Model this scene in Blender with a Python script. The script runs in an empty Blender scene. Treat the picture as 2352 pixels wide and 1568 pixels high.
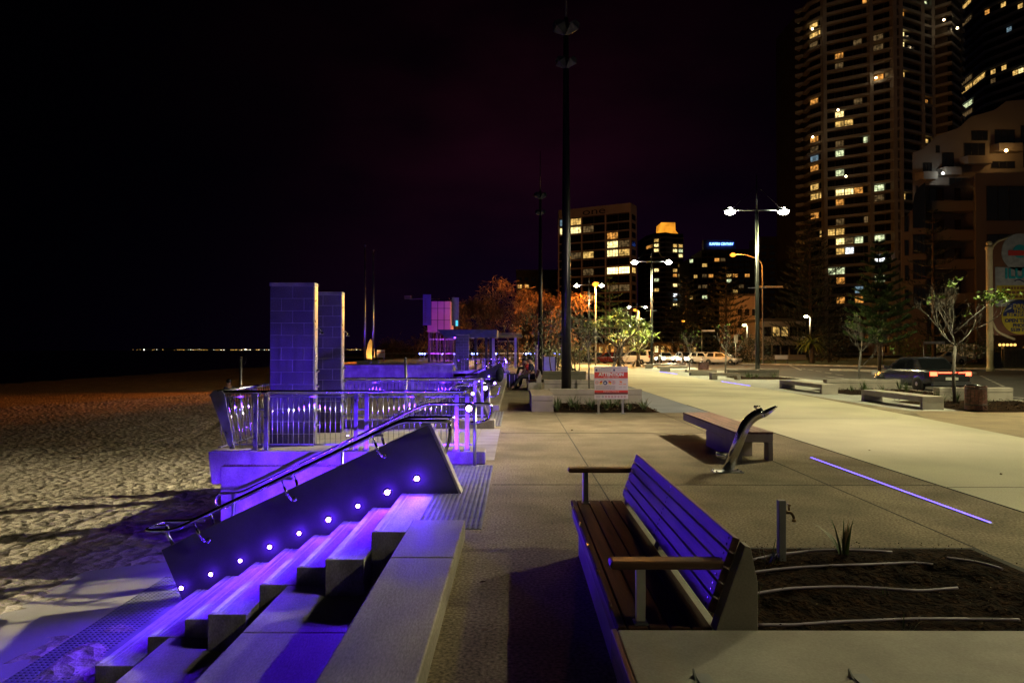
import bpy, bmesh, math, random
from mathutils import Vector, Matrix, noise
random.seed(7)
R = math.radians
scene = bpy.context.scene
COL = scene.collection

# ---------------------------------------------------------------- camera, sky, exposure
FPX = 24 / 36 * 2352.0                      # focal length in pixels of a 2352 px wide picture
CAMP = Vector((0, 0, 1.6))
PITCH, YAW = math.atan(20 / FPX), math.atan(8 / FPX)
cd = bpy.data.cameras.new('camera'); cam = bpy.data.objects.new('camera', cd); COL.objects.link(cam)
cd.lens = 24; cd.sensor_width = 36; cd.clip_start = 0.05; cd.clip_end = 20000
cam.location = CAMP; cam.rotation_euler = (math.pi / 2 + PITCH, 0, YAW)
scene.camera = cam
CROT = cam.rotation_euler.to_matrix()
scene.view_settings.view_transform = 'Standard'; scene.view_settings.look = 'None'
scene.view_settings.exposure = 0; scene.view_settings.gamma = 1
scene.cycles.use_denoising = True
scene.cycles.max_bounces = 6; scene.cycles.diffuse_bounces = 3; scene.cycles.glossy_bounces = 3
scene.cycles.sample_clamp_indirect = 6
scene.cycles.caustics_reflective = False; scene.cycles.caustics_refractive = False

def ray(x, y): return CROT @ Vector(((x - 1176) / FPX, -(y - 784) / FPX, -1))
def gp(x, y, z=0.0):                        # survey helper: picture point on the level z
    d = ray(x, y); return CAMP + d * ((z - 1.6) / d.z)
def dp(x, y, Y):                            # survey helper: picture point at the distance Y
    d = ray(x, y); return CAMP + d * (Y / d.y)

W = bpy.data.worlds.new('World'); scene.world = W; W.use_nodes = True
def build_world():
    nt = W.node_tree; N = nt.nodes; L = nt.links; N.clear()
    out = N.new('ShaderNodeOutputWorld'); bg = N.new('ShaderNodeBackground'); L.new(bg.outputs[0], out.inputs[0])
    tc = N.new('ShaderNodeTexCoord'); sep = N.new('ShaderNodeSeparateXYZ'); L.new(tc.outputs['Generated'], sep.inputs[0])
    def math_(op, a, b=None, clamp=False):
        n = N.new('ShaderNodeMath'); n.operation = op; n.use_clamp = clamp
        for i, v in enumerate((a, b)):
            if v is None: continue
            if isinstance(v, (int, float)): n.inputs[i].default_value = v
            else: L.new(v, n.inputs[i])
        return n.outputs[0]
    def scaled(col, fac):
        n = N.new('ShaderNodeVectorMath'); n.operation = 'SCALE'; n.inputs[0].default_value = col; L.new(fac, n.inputs['Scale']); return n.outputs[0]
    def addv(a, b):
        n = N.new('ShaderNodeVectorMath'); n.operation = 'ADD'; L.new(a, n.inputs[0]); L.new(b, n.inputs[1]); return n.outputs[0]
    def lobe(dirv, power):
        n = N.new('ShaderNodeVectorMath'); n.operation = 'DOT_PRODUCT'; L.new(tc.outputs['Generated'], n.inputs[0])
        n.inputs[1].default_value = Vector(dirv).normalized()
        return math_('POWER', math_('MAXIMUM', n.outputs['Value'], 0.0), power)
    # a trace of the moonless Nishita twilight, sun far below the sea
    sky = N.new('ShaderNodeTexSky'); sky.sky_type = 'NISHITA'; sky.sun_disc = False
    sky.sun_elevation = R(-6); sky.sun_rotation = R(200)
    nz = N.new('ShaderNodeTexNoise'); nz.inputs['Scale'].default_value = 2.6; nz.inputs['Detail'].default_value = 5
    mp = N.new('ShaderNodeMapping'); mp.inputs['Scale'].default_value = (1, 1, 2.4); L.new(tc.outputs['Generated'], mp.inputs[0]); L.new(mp.outputs[0], nz.inputs[0])
    cloud = math_('MULTIPLY', math_('SUBTRACT', nz.outputs[0], 0.38), 3.0, True)
    red = math_('MULTIPLY', lobe((0.02, 1, 0.27), 26), math_('ADD', math_('MULTIPLY', cloud, 0.9), 0.25))
    low = math_('MULTIPLY', lobe((0.12, 1, 0.02), 9), math_('POWER', math_('SUBTRACT', 1.0, math_('ABSOLUTE', sep.outputs[2])), 5))
    town = math_('MULTIPLY', lobe((0.55, -1, 0.12), 3), math_('POWER', math_('SUBTRACT', 1.0, math_('ABSOLUTE', sep.outputs[2])), 2))
    c = addv(scaled((0.0080, 0.0010, 0.0028), red), scaled((0.0030, 0.0008, 0.0080), low))
    c = addv(c, scaled((0.037, 0.034, 0.031), town))
    base = N.new('ShaderNodeCombineXYZ'); base.inputs[0].default_value = 0.00012; base.inputs[1].default_value = 0.0001; base.inputs[2].default_value = 0.0004
    c = addv(c, base.outputs[0])
    sk = N.new('ShaderNodeVectorMath'); sk.operation = 'SCALE'; L.new(sky.outputs[0], sk.inputs[0]); sk.inputs['Scale'].default_value = 0.002
    c = addv(c, sk.outputs[0])
    L.new(c, bg.inputs[0]); bg.inputs[1].default_value = 1.0
build_world()

# colours of the real lamps
LAMP_COL = (1.0, 0.91, 0.48)
LED_COL = (0.085, 0.012, 1.0)
SODIUM = (1.0, 0.34, 0.04)

# ---------------------------------------------------------------- object helpers
def tag(o, label=None, cat=None, group=None, kind=None):
    if label: o['label'] = label
    if cat: o['category'] = cat
    if group: o['group'] = group
    if kind: o['kind'] = kind
    return o
def thing(name, label, cat, loc=(0, 0, 0), group=None, rz=0):
    o = bpy.data.objects.new(name, None); COL.objects.link(o); o.location = loc; o.rotation_euler = (0, 0, rz)
    o.empty_display_size = 0.2
    return tag(o, label, cat, group)
def kids(o): return [c for c in COL.objects if c.parent == o]
def dup(o, loc=None, rz=None, label=None, group=None, parent=None, scale=None):
    c = o.copy(); COL.objects.link(c)
    if parent: c.parent = parent
    if loc is not None: c.location = loc
    if rz is not None: c.rotation_euler = (0, 0, rz)
    if scale is not None: c.scale = (scale,) * 3
    if label: c['label'] = label
    if group: c['group'] = group
    for ch in list(o.children): dup(ch, parent=c)
    return c
class MB:
    def __init__(s): s.v = []; s.f = []; s.mi = []; s.sm = []
    def add(s, vs, fs, mi=0, smooth=False):
        n = len(s.v); s.v += [tuple(v) for v in vs]
        for f in fs: s.f.append([i + n for i in f]); s.mi.append(mi); s.sm.append(smooth)
        return s
    def box(s, x0, x1, y0, y1, z0, z1, mi=0):
        return s.add([(x0, y0, z0), (x1, y0, z0), (x1, y1, z0), (x0, y1, z0), (x0, y0, z1), (x1, y0, z1), (x1, y1, z1), (x0, y1, z1)],
                     [(0, 3, 2, 1), (4, 5, 6, 7), (0, 1, 5, 4), (1, 2, 6, 5), (2, 3, 7, 6), (3, 0, 4, 7)], mi)
    def obox(s, c, size, M, mi=0):
        x, y, z = size[0] / 2, size[1] / 2, size[2] / 2
        vs = [Vector(c) + M @ Vector(p) for p in ((-x, -y, -z), (x, -y, -z), (x, y, -z), (-x, y, -z), (-x, -y, z), (x, -y, z), (x, y, z), (-x, y, z))]
        return s.add(vs, [(0, 3, 2, 1), (4, 5, 6, 7), (0, 1, 5, 4), (1, 2, 6, 5), (2, 3, 7, 6), (3, 0, 4, 7)], mi)
    def prism(s, poly, axis, a, b, mi=0, smooth=False):   # poly: (x,z) for y, (y,z) for x, (x,y) for z
        f = {'y': lambda p, t: (p[0], t, p[1]), 'x': lambda p, t: (t, p[0], p[1]), 'z': lambda p, t: (p[0], p[1], t)}[axis]
        n = len(poly); vs = [f(p, a) for p in poly] + [f(p, b) for p in poly]
        fs = [tuple(range(n))[::-1], tuple(range(n, 2 * n))]
        s.add(vs, fs, mi)
        k = len(s.v) - 2 * n
        for i in range(n):
            j = (i + 1) % n; s.f.append([k + i, k + j, k + n + j, k + n + i]); s.mi.append(mi); s.sm.append(smooth)
        return s
    def tube(s, pts, r, n=8, mi=0, caps=True, smooth=True):
        pts = [Vector(p) for p in pts]; m = len(pts); rs = r if isinstance(r, (list, tuple)) else [r] * m
        vs = []; ref = None
        for i in range(m):
            t = (pts[min(i + 1, m - 1)] - pts[max(i - 1, 0)])
            t = t.normalized() if t.length > 1e-9 else Vector((0, 0, 1))
            if ref is None:
                ref = t.orthogonal().normalized()
            else:
                ref = ref - t * ref.dot(t); ref = ref.normalized() if ref.length > 1e-6 else t.orthogonal().normalized()
            b = t.cross(ref)
            for k in range(n):
                a = 2 * math.pi * k / n; vs.append(pts[i] + (ref * math.cos(a) + b * math.sin(a)) * rs[i])
        fs = []
        for i in range(m - 1):
            for k in range(n):
                k2 = (k + 1) % n; fs.append((i * n + k, i * n + k2, (i + 1) * n + k2, (i + 1) * n + k))
        s.add(vs, fs, mi, smooth)
        if caps:
            q = len(s.v) - m * n
            s.f.append([q + k for k in range(n)][::-1]); s.mi.append(mi); s.sm.append(False)
            s.f.append([q + (m - 1) * n + k for k in range(n)]); s.mi.append(mi); s.sm.append(False)
        return s
    def lathe(s, prof, c=(0, 0, 0), n=16, mi=0, smooth=True, M=None):
        vs = []; m = len(prof)
        for (r, z) in prof:
            for k in range(n):
                a = 2 * math.pi * k / n; p = Vector((r * math.cos(a), r * math.sin(a), z))
                vs.append(Vector(c) + ((M @ p) if M else p))
        fs = []
        for i in range(m - 1):
            for k in range(n):
                k2 = (k + 1) % n; fs.append((i * n + k, i * n + k2, (i + 1) * n + k2, (i + 1) * n + k))
        s.add(vs, fs, mi, smooth)
        q = len(s.v) - m * n
        if prof[0][0] > 1e-4: s.f.append([q + k for k in range(n)][::-1]); s.mi.append(mi); s.sm.append(False)
        if prof[-1][0] > 1e-4: s.f.append([q + (m - 1) * n + k for k in range(n)]); s.mi.append(mi); s.sm.append(False)
        return s
    def ball(s, c, r, n=10, m=6, mi=0, sc=(1, 1, 1), M=None):
        vs = []; 
        prof = [(max(1e-5, math.sin(math.pi * i / m)), -math.cos(math.pi * i / m)) for i in range(m + 1)]
        k0 = len(s.v)
        s.lathe([(p[0] * r, p[1] * r) for p in prof], (0, 0, 0), n, mi)
        for i in range(k0, len(s.v)):
            p = Vector(s.v[i]); p = Vector((p.x * sc[0], p.y * sc[1], p.z * sc[2])); s.v[i] = tuple(Vector(c) + ((M @ p) if M else p))
        return s
    def build(s, name, mats, parent=None, bevel=0, seg=2, base=None):
        me = bpy.data.meshes.new(name)
        if parent is not None: off = Vector(parent.location) if parent.parent is None else Vector(parent.matrix_basis.translation) + Vector(parent.parent.location)
        elif base is not None: off = Vector(base)
        else:
            xs = [v[0] for v in s.v]; ys = [v[1] for v in s.v]; zs = [v[2] for v in s.v]
            off = Vector(((min(xs) + max(xs)) / 2, (min(ys) + max(ys)) / 2, min(zs)))
        me.from_pydata([(v[0] - off.x, v[1] - off.y, v[2] - off.z) for v in s.v], [], s.f)
        mats = mats if isinstance(mats, (list, tuple)) else [mats]
        for m in mats: me.materials.append(m)
        me.polygons.foreach_set('material_index', s.mi); me.polygons.foreach_set('use_smooth', s.sm)
        me.update()
        o = bpy.data.objects.new(name, me); COL.objects.link(o)
        if parent is not None: o.parent = parent
        else: o.location = off
        if bevel:
            b = o.modifiers.new('bevel', 'BEVEL'); b.width = bevel; b.segments = seg; b.limit_method = 'ANGLE'; b.angle_limit = R(40)
        return o
def text_mesh(name, body, size, loc, mat, parent, ax='CENTER', rot=(math.pi / 2, 0, 0), extr=0.002, sx=1.0, bold=0.0):
    cu = bpy.data.curves.new(name, 'FONT'); cu.body = body; cu.size = size; cu.align_x = ax; cu.align_y = 'CENTER'; cu.extrude = extr; cu.offset = bold
    t = bpy.data.objects.new(name + '_tmp', cu); COL.objects.link(t)
    dg = bpy.context.evaluated_depsgraph_get(); me = bpy.data.meshes.new_from_object(t.evaluated_get(dg))
    bpy.data.objects.remove(t); bpy.data.curves.remove(cu)
    me.materials.clear(); me.materials.append(mat)
    o = bpy.data.objects.new(name, me); COL.objects.link(o); o.rotation_euler = rot; o.scale = (sx, 1, 1)
    if parent: o.parent = parent; o.location = Vector(loc) - Vector(parent.location) if parent.parent is None else Vector(loc) - Vector(parent.parent.location) - Vector(parent.location)
    else: o.location = loc
    return o
def light(name, kind, loc, color, energy, parent=None, radius=0.05, spot=None, target=None, blend=0.5):
    ld = bpy.data.lights.new(name, kind); ld.color = color; ld.energy = energy; ld.shadow_soft_size = radius
    o = bpy.data.objects.new(name, ld); COL.objects.link(o)
    if spot: ld.spot_size = spot; ld.spot_blend = blend
    if parent: o.parent = parent; o.location = Vector(loc) - Vector(parent.location)
    else: o.location = loc
    if target is not None:
        o.rotation_euler = (Vector(target) - Vector(loc)).to_track_quat('-Z', 'Y').to_euler()
    return o

# ---------------------------------------------------------------- materials
def M(name, c1, c2=None, rough=0.7, scale=3.0, detail=5, bump=0.0, bscale=60.0, metal=0.0, fine=0.0, fscale=120.0, stretch=(1, 1, 1), lo=0.35, hi=0.65, spec=0.5, bdist=0.01, rvar=0.0, voro=0.0, vscale=8.0, stain=0.0, sscale=0.6, sheen=False):
    m = bpy.data.materials.new(name); m.use_nodes = True; nt = m.node_tree; N = nt.nodes; L = nt.links
    b = N['Principled BSDF']; b.inputs['Roughness'].default_value = rough; b.inputs['Metallic'].default_value = metal
    b.inputs['Specular IOR Level'].default_value = spec
    tc = N.new('ShaderNodeTexCoord'); mp = N.new('ShaderNodeMapping'); mp.inputs['Scale'].default_value = stretch; L.new(tc.outputs['Object'], mp.inputs[0])
    def nz(sc, det=5):
        n = N.new('ShaderNodeTexNoise'); n.inputs['Scale'].default_value = sc; n.inputs['Detail'].default_value = det; L.new(mp.outputs[0], n.inputs['Vector']); return n
    def mixc(fac, a, bb, mode='MIX'):
        x = N.new('ShaderNodeMix'); x.data_type = 'RGBA'; x.blend_type = mode
        if isinstance(fac, (int, float)): x.inputs[0].default_value = fac
        else: L.new(fac, x.inputs[0])
        for i, v in ((6, a), (7, bb)):
            if isinstance(v, tuple): x.inputs[i].default_value = (*v, 1)
            else: L.new(v, x.inputs[i])
        return x.outputs[2]
    def rmp(src, l, h, a=0.0, bb=1.0):
        r = N.new('ShaderNodeMapRange'); L.new(src, r.inputs[0]); r.inputs[1].default_value = l; r.inputs[2].default_value = h; r.inputs[3].default_value = a; r.inputs[4].default_value = bb; return r.outputs[0]
    n1 = nz(scale, detail)
    c2 = c2 or tuple(x * 0.72 for x in c1)
    col = mixc(rmp(n1.outputs[0], lo, hi), c2, c1)
    if stain:
        n2 = nz(sscale, 6); f = rmp(n2.outputs[0], 0.42, 0.66, 0, stain); col = mixc(f, col, tuple(x * 0.5 for x in c1))
    if fine:
        n3 = nz(fscale, 2); f = rmp(n3.outputs[0], 0.3, 0.7, 1 - fine, 1 + fine)
        v = N.new('ShaderNodeVectorMath'); v.operation = 'SCALE'; L.new(col, v.inputs[0]); L.new(f, v.inputs['Scale']); col = v.outputs[0]
    L.new(col, b.inputs['Base Color'])
    if rvar: L.new(rmp(n1.outputs[0], 0.3, 0.7, max(0.02, rough - rvar), min(1, rough + rvar)), b.inputs['Roughness'])
    if bump:
        n4 = nz(bscale, 4); h = n4.outputs[0]
        if voro:
            vo = N.new('ShaderNodeTexVoronoi'); vo.inputs['Scale'].default_value = vscale; L.new(mp.outputs[0], vo.inputs['Vector'])
            a = N.new('ShaderNodeMath'); a.operation = 'MULTIPLY_ADD'; L.new(vo.outputs[0], a.inputs[0]); a.inputs[1].default_value = voro; L.new(h, a.inputs[2]); h = a.outputs[0]
        bp = N.new('ShaderNodeBump'); bp.inputs['Strength'].default_value = bump; bp.inputs['Distance'].default_value = bdist
        L.new(h, bp.inputs['Height']); L.new(bp.outputs[0], b.inputs['Normal'])
    return m
def E(name, col, strength, var=0.0, vs=3.0):
    m = bpy.data.materials.new(name); m.use_nodes = True; nt = m.node_tree; N = nt.nodes; L = nt.links; N.clear()
    o = N.new('ShaderNodeOutputMaterial'); e = N.new('ShaderNodeEmission'); L.new(e.outputs[0], o.inputs[0])
    e.inputs[0].default_value = (*col, 1); e.inputs[1].default_value = strength
    if var:
        tc = N.new('ShaderNodeTexCoord'); oi = N.new('ShaderNodeObjectInfo'); ad = N.new('ShaderNodeVectorMath'); ad.operation = 'ADD'
        sc = N.new('ShaderNodeMath'); sc.operation = 'MULTIPLY'; sc.inputs[1].default_value = 400; L.new(oi.outputs['Random'], sc.inputs[0])
        L.new(tc.outputs['Object'], ad.inputs[0]); L.new(sc.outputs[0], ad.inputs[1])
        n = N.new('ShaderNodeTexNoise'); n.inputs['Scale'].default_value = vs; n.inputs['Detail'].default_value = 3; L.new(ad.outputs[0], n.inputs['Vector'])
        r = N.new('ShaderNodeMapRange'); r.inputs[1].default_value = 0.35; r.inputs[2].default_value = 0.68; r.inputs[3].default_value = strength * (1 - var); r.inputs[4].default_value = strength * (1 + var)
        L.new(n.outputs[0], r.inputs[0]); L.new(r.outputs[0], e.inputs[1])
    return m
# ---------------------------------------------------------------- shared materials
m_agg = M('exposed_aggregate', (0.285, 0.235, 0.16), (0.18, 0.145, 0.098), 0.9, 1.6, 10, 0.6, 60, fine=0.55, fscale=48, stain=0.5, sscale=0.45, bdist=0.009, spec=0.2)
m_aggr = M('brown_aggregate', (0.30, 0.225, 0.135), (0.23, 0.17, 0.10), 0.85, 1.6, 6, 0.4, 90, fine=0.35, fscale=70, stain=0.25)
m_path = M('cream_concrete_path', (0.56, 0.53, 0.38), (0.45, 0.42, 0.30), 0.8, 0.5, 6, 0.15, 80, fine=0.14, fscale=60, stain=0.38, sscale=0.35)
m_grey = M('grey_band', (0.20, 0.235, 0.30), (0.155, 0.185, 0.24), 0.85, 1.0, 6, 0.3, 90, fine=0.25, fscale=70)
m_pale = M('pale_aggregate', (0.40, 0.41, 0.38), (0.31, 0.32, 0.30), 0.85, 1.3, 6, 0.3, 90, fine=0.4, fscale=60)
m_conc = M('cast_concrete', (0.43, 0.395, 0.33), (0.19, 0.172, 0.145), 0.7, 1.7, 10, 0.3, 40, fine=0.2, fscale=60, stain=0.55, sscale=2.3, stretch=(1.5, 0.5, 1), rvar=0.15)
m_concx = M('planter_concrete', (0.40, 0.36, 0.31), (0.31, 0.28, 0.24), 0.8, 2.0, 7, 0.12, 60, fine=0.10, fscale=120, stain=0.3, sscale=1.5)
m_tread = M('stair_tread_concrete', (0.50, 0.48, 0.46), (0.22, 0.205, 0.195), 0.8, 2.6, 10, 0.3, 50, fine=0.22, fscale=50, stain=0.75, sscale=3.4, stretch=(1.6, 0.45, 1))
m_nose = M('tread_nosing_strip', (0.62, 0.60, 0.56), (0.42, 0.40, 0.38), 0.7, 6, 6, 0.1, 60, stain=0.5, sscale=3)
m_dark = M('dark_precast_wall', (0.095, 0.092, 0.088), (0.05, 0.048, 0.045), 0.6, 1.4, 10, 0.15, 120, fine=0.22, fscale=160)
m_steel = M('polished_stainless', (0.62, 0.62, 0.64), (0.55, 0.55, 0.57), 0.16, 8, 3, metal=1.0, rvar=0.05)
m_brush = M('brushed_steel', (0.50, 0.50, 0.52), (0.42, 0.42, 0.44), 0.34, 10, 3, metal=1.0, rvar=0.08)
m_black = M('black_painted_metal', (0.012, 0.012, 0.014), (0.008, 0.008, 0.01), 0.3, 6, 3)
m_dgrey = M('dark_grey_metal', (0.05, 0.05, 0.055), (0.035, 0.035, 0.04), 0.45, 6, 3)
m_timber = M('oiled_hardwood', (0.21, 0.10, 0.095), (0.065, 0.032, 0.028), 0.5, 3.0, 9, 0.25, 30, fine=0.18, fscale=30, stretch=(7, 0.55, 7), stain=0.25, sscale=2, spec=0.4)
m_seat = M('dark_seat_hardwood', (0.085, 0.038, 0.024), (0.035, 0.016, 0.011), 0.75, 3.0, 9, 0.25, 30, fine=0.2, fscale=30, stretch=(7, 0.55, 7), stain=0.3, sscale=2, spec=0.12)  # darker copy of the bench timber, for the seats of the backed benches
m_timbx = M('oiled_hardwood_arm', (0.14, 0.068, 0.038), (0.065, 0.03, 0.018), 0.5, 3.0, 9, 0.25, 30, stretch=(0.55, 7, 7))
m_tact = M('grey_tactile_tiles', (0.22, 0.22, 0.24), (0.15, 0.15, 0.165), 0.7, 5, 5, 0.1, 60, stain=0.3)
m_sand = M('beach_sand', (0.47, 0.42, 0.32), (0.31, 0.275, 0.205), 0.95, 1.2, 8, 1.0, 7, fine=0.15, fscale=30, voro=1.0, vscale=5.5, bdist=0.065, spec=0.1)
m_soil = M('garden_soil', (0.026, 0.013, 0.006), (0.004, 0.0022, 0.0013), 0.95, 7, 9, 1.0, 22, fine=0.9, fscale=30, bdist=0.05, spec=0.04)
m_road = M('asphalt', (0.070, 0.068, 0.066), (0.048, 0.047, 0.046), 0.7, 0.6, 6, 0.35, 70, fine=0.25, fscale=50, stain=0.3, sscale=0.2)
m_white = M('road_paint', (0.70, 0.69, 0.64), (0.55, 0.54, 0.50), 0.7, 3, 6)
m_grass = M('mown_grass', (0.060, 0.085, 0.020), (0.035, 0.050, 0.012), 0.95, 0.8, 8, 0.6, 30, fine=0.4, fscale=20)
m_joint = M('paving_joint', (0.05, 0.045, 0.04), None, 0.9)
m_sea = M('night_sea', (0.008, 0.010, 0.014), (0.005, 0.006, 0.010), 0.22, 0.1, 6, 0.6, 0.5, bdist=0.4)
m_land = M('far_land', (0.02, 0.02, 0.02), None, 0.95)
m_leaf = M('strappy_leaf', (0.085, 0.135, 0.035), (0.040, 0.072, 0.018), 0.5, 3, 4)
m_leafdry = M('dry_leaf', (0.20, 0.13, 0.06), (0.12, 0.08, 0.04), 0.8, 5, 4)
m_bark = M('grey_bark', (0.20, 0.185, 0.165), (0.10, 0.09, 0.08), 0.9, 6, 7, 0.4, 30, stretch=(1, 1, 0.4))
m_barkb = M('brown_bark', (0.13, 0.085, 0.055), (0.07, 0.045, 0.03), 0.9, 6, 7, 0.4, 30, stretch=(1, 1, 0.4))

def struct(o, label=None): o['kind'] = 'structure'; return o

# ---------------------------------------------------------------- the setting
X1 = -1.27
prom = [(-0.62, -6), (-0.62, 5.878), (-0.887, 5.878), (-0.887, 6.03), (X1, 6.03), (X1, 9.58), (-4.1, 9.58), (-4.1, 14.3), (X1, 14.3), (X1, 17.92), (-0.887, 17.92), (-0.887, 18.08), (-0.62, 18.08),
        (-0.62, 43.27), (-0.887, 43.27), (-0.887, 43.43), (X1, 43.43), (X1, 47), (-4.3, 47), (-4.3, 52), (-12.5, 52), (-12.5, 88), (8, 92), (12.4, 78), (16.2, 70), (15.9, 30), (15.6, -6)]
b = MB(); b.prism(prom, 'z', -3.0, 0.0); struct(b.build('promenade', m_agg))
def sheet(name, poly, z, m):
    b = MB(); b.add([(p[0], p[1], z) for p in poly], [tuple(range(len(poly)))]); return struct(b.build(name, m))
sheet('footpath', [(5.02, -6), (5.02, 14), (5.0, 20), (5.05, 30), (5.3, 45), (4.4, 60), (3.0, 75), (9, 77), (10.4, 60), (10.35, 26), (9.6, 16), (9.0, 10), (8.6, -6)], 0.005, m_path)
sheet('grey_paving', [(3.72, 17.45), (5.0, 17.45), (4.98, 20), (5.03, 30), (5.28, 45), (3.72, 47)], 0.004, m_grey)
sheet('grey_paving', [(10.37, 18.0), (10.37, 60.0), (16.0, 66), (15.9, 18.0)], 0.004, m_pale)
sheet('brown_paving', [(8.62, -6), (9.02, 10), (9.62, 16), (10.36, 17.98), (15.85, 17.98), (15.6, -6)], 0.004, m_aggr)
# paving joints, cut as thin dark grooves
b = MB()
for x, y0, y1 in ((1.0, 5.45, 17.4), (3.72, 5.52, 9.9), (3.72, 13.1, 17.4)): b.box(x - 0.006, x + 0.006, y0, y1, -0.01, 0.003)
for y in (8.15, 13.2): b.box(-0.28, 5.0, y - 0.005, y + 0.005, -0.01, 0.0035)
for y in (8.0, 16.0, 24, 32, 40): b.box(5.03, 8.9, y - 0.005, y + 0.005, 0.0, 0.0075)
b.box(5.005, 5.02, -6, 20, -0.01, 0.0065)
struct(b.build('paving_joints', m_joint))
# the one sheet that carries everything east of the beach
sheet('ground', [(-0.6, -60), (-0.6, 20), (-0.6, 90), (-60, 200), (-700, 3800), (6000, 3800), (6000, -60)], -0.26, m_grass)
road = [(16.05, -20), (16.15, 30), (16.4, 70), (13.0, 79), (6, 83), (-2, 92), (-2, 104), (14, 99), (23, 140), (22, 400), (34, 400), (33, 130), (30, 92), (28, 84), (40, 63), (53, 44), (75, 20), (110, -20)]
sheet('road', road, -0.13, m_road)
b = MB()
kl = [(16.05, -20), (16.15, 30), (16.4, 70), (13.0, 79), (6, 83)]
for (a, c) in zip(kl, kl[1:]):
    a, c = Vector((*a, 0)), Vector((*c, 0)); t = (c - a).normalized(); n = Vector((-t.y, t.x, 0)) * 0.16
    b.add([(a + n) + Vector((0, 0, .006)), a + Vector((0, 0, .006)), c + Vector((0, 0, .006)), c + n + Vector((0, 0, .006)), a + n - Vector((0, 0, .2)), a - Vector((0, 0, .2)), c - Vector((0, 0, .2)), c + n - Vector((0, 0, .2))],
          [(0, 1, 2, 3), (1, 5, 6, 2), (0, 3, 7, 4)])
k2 = [(30, 92), (28, 84), (40, 63), (53, 44), (75, 20)]
for (a, c) in zip(k2, k2[1:]):
    a, c = Vector((*a, 0)), Vector((*c, 0)); t = (c - a).normalized(); n = Vector((-t.y, t.x, 0)) * 0.2
    b.add([a + Vector((0, 0, .02)), a + n + Vector((0, 0, .02)), c + n + Vector((0, 0, .02)), c + Vector((0, 0, .02)), a - Vector((0, 0, .3)), a + n - Vector((0, 0, .3)), c + n - Vector((0, 0, .3)), c - Vector((0, 0, .3))],
          [(0, 1, 2, 3), (0, 3, 7, 4), (1, 5, 6, 2)])
struct(b.build('kerb', m_conc))
sheet('grass_verge', [(30.25, 92), (28.3, 84.2), (40.25, 63.2), (53.2, 44.2), (75.2, 20.2), (130, 20), (130, 140), (34, 140)], 0.0, m_grass)
sheet('grass_verge', [(-2, 92.2), (6, 83.3), (12.9, 79.4), (13.5, 98), (-1, 103)], -0.10, m_grass)
b = MB()
def strip(b, a, c, w, z):
    a, c = Vector((*a, z)), Vector((*c, z)); t = (c - a).normalized(); n = Vector((-t.y, t.x, 0)) * w / 2
    b.add([a - n, c - n, c + n, a + n], [(0, 1, 2, 3)])
strip(b, (18.1, 14), (18.4, 29), 0.12, -0.124); strip(b, (18.45, 30), (20.4, 45), 0.12, -0.124)
for i in range(9): strip(b, (22.5 + i * 1.05, 47 + i * 4), (22.9 + i * 1.05, 49 + i * 4), 0.12, -0.124)
for i in range(7): strip(b, (25 + i * 0.9, 60 + i * 2.6), (25.4 + i * 0.9, 61.2 + i * 2.6), 0.25, -0.124)
for i in range(7): strip(b, (23.5 + i * 1.2, 33 + i * 2), (24.0 + i * 1.2, 34 + i * 2), 0.12, -0.124)
struct(b.build('road_markings', m_white))
b = MB(); b.prism([(26.6, 58), (27.6, 57.6), (33.5, 50), (33.0, 49.0), (31.5, 49.2)], 'z', -0.3, 0.03); struct(b.build('traffic_island', m_conc, bevel=0.03))

# beach: one displaced sheet, finest near the stairs
def sand_z(x, y):
    d = -5.5 - x
    z = -1.225 - 0.017 * max(d, 0)
    bx = -24.5 + (y - 42) * 0.553                        # the berm that runs down the beach
    s = (bx - x) * 0.87
    z -= 0.55 / (1 + math.exp(-max(-30, min(30, (s - 1.2) * 1.6))))
    z += 0.20 * math.exp(-((s + 1.4) / 1.7) ** 2)
    if y > 16 or x < -5.6:
        amp = min(1.0, max(0.15, (d + 0.2) / 1.5)) if y < 60 else 1.0
        z += amp * (0.03 * noise.noise((x * 0.9, y * 0.9, 3)) + 0.05 * noise.noise((x * 0.23, y * 0.23, 1)))
        fp = noise.noise((x * 3.6, y * 3.6, 7)); fq = noise.noise((x * 6.5, y * 6.5, 9))
        churn = 0.35 + 0.9 * max(0, min(1, 0.5 + 1.6 * noise.noise((x * 0.16, y * 0.16, 21))))
        z -= amp * churn * (0.10 * max(0, fp - 0.14) + 0.13 * max(0, fq - 0.08))
        z += amp * 0.02 * noise.noise((x * 9, y * 9, 2))
    rut = math.exp(-((x + 12.0 - 0.9 * math.sin(y * 0.35)) / 0.22) ** 2) if 10 < y < 40 else 0
    return z - 0.07 * rut
xs = []; x = -0.62
while x > -75:
    xs.append(x); x -= 0.07 + max(0, -x - 7) * 0.012
ys = []; y = 1.0
while y < 330:
    ys.append(y); y += 0.06 + max(0, y - 10) * 0.011
vs = [(x, y, sand_z(x, y)) for y in ys for x in xs]; nx = len(xs)
fs = [(j * nx + i, j * nx + i + 1, (j + 1) * nx + i + 1, (j + 1) * nx + i) for j in range(len(ys) - 1) for i in range(nx - 1)]
b = MB(); b.add(vs, [f[::-1] for f in fs], 0, True); o = b.build('sand', m_sand, base=(0, 0, -1.2)); struct(o)
sheet('sea', [(-4500, -200), (-30, -200), (-30, 60), (-30, 320), (-700, 3700), (-900, 9500), (-9000, 9500), (-9000, -200)], -2.85, m_sea)
b = MB(); random.seed(5)
hp = [(-3900 + i * 90, 14 + 16 * abs(noise.noise((i * 0.21, 0, 0)))) for i in range(44)]
b.prism([(-3900, -3)] + hp + [(0, -3)], 'y', 7000, 7400); o = b.build('far_headland', m_land); struct(o)
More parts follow.
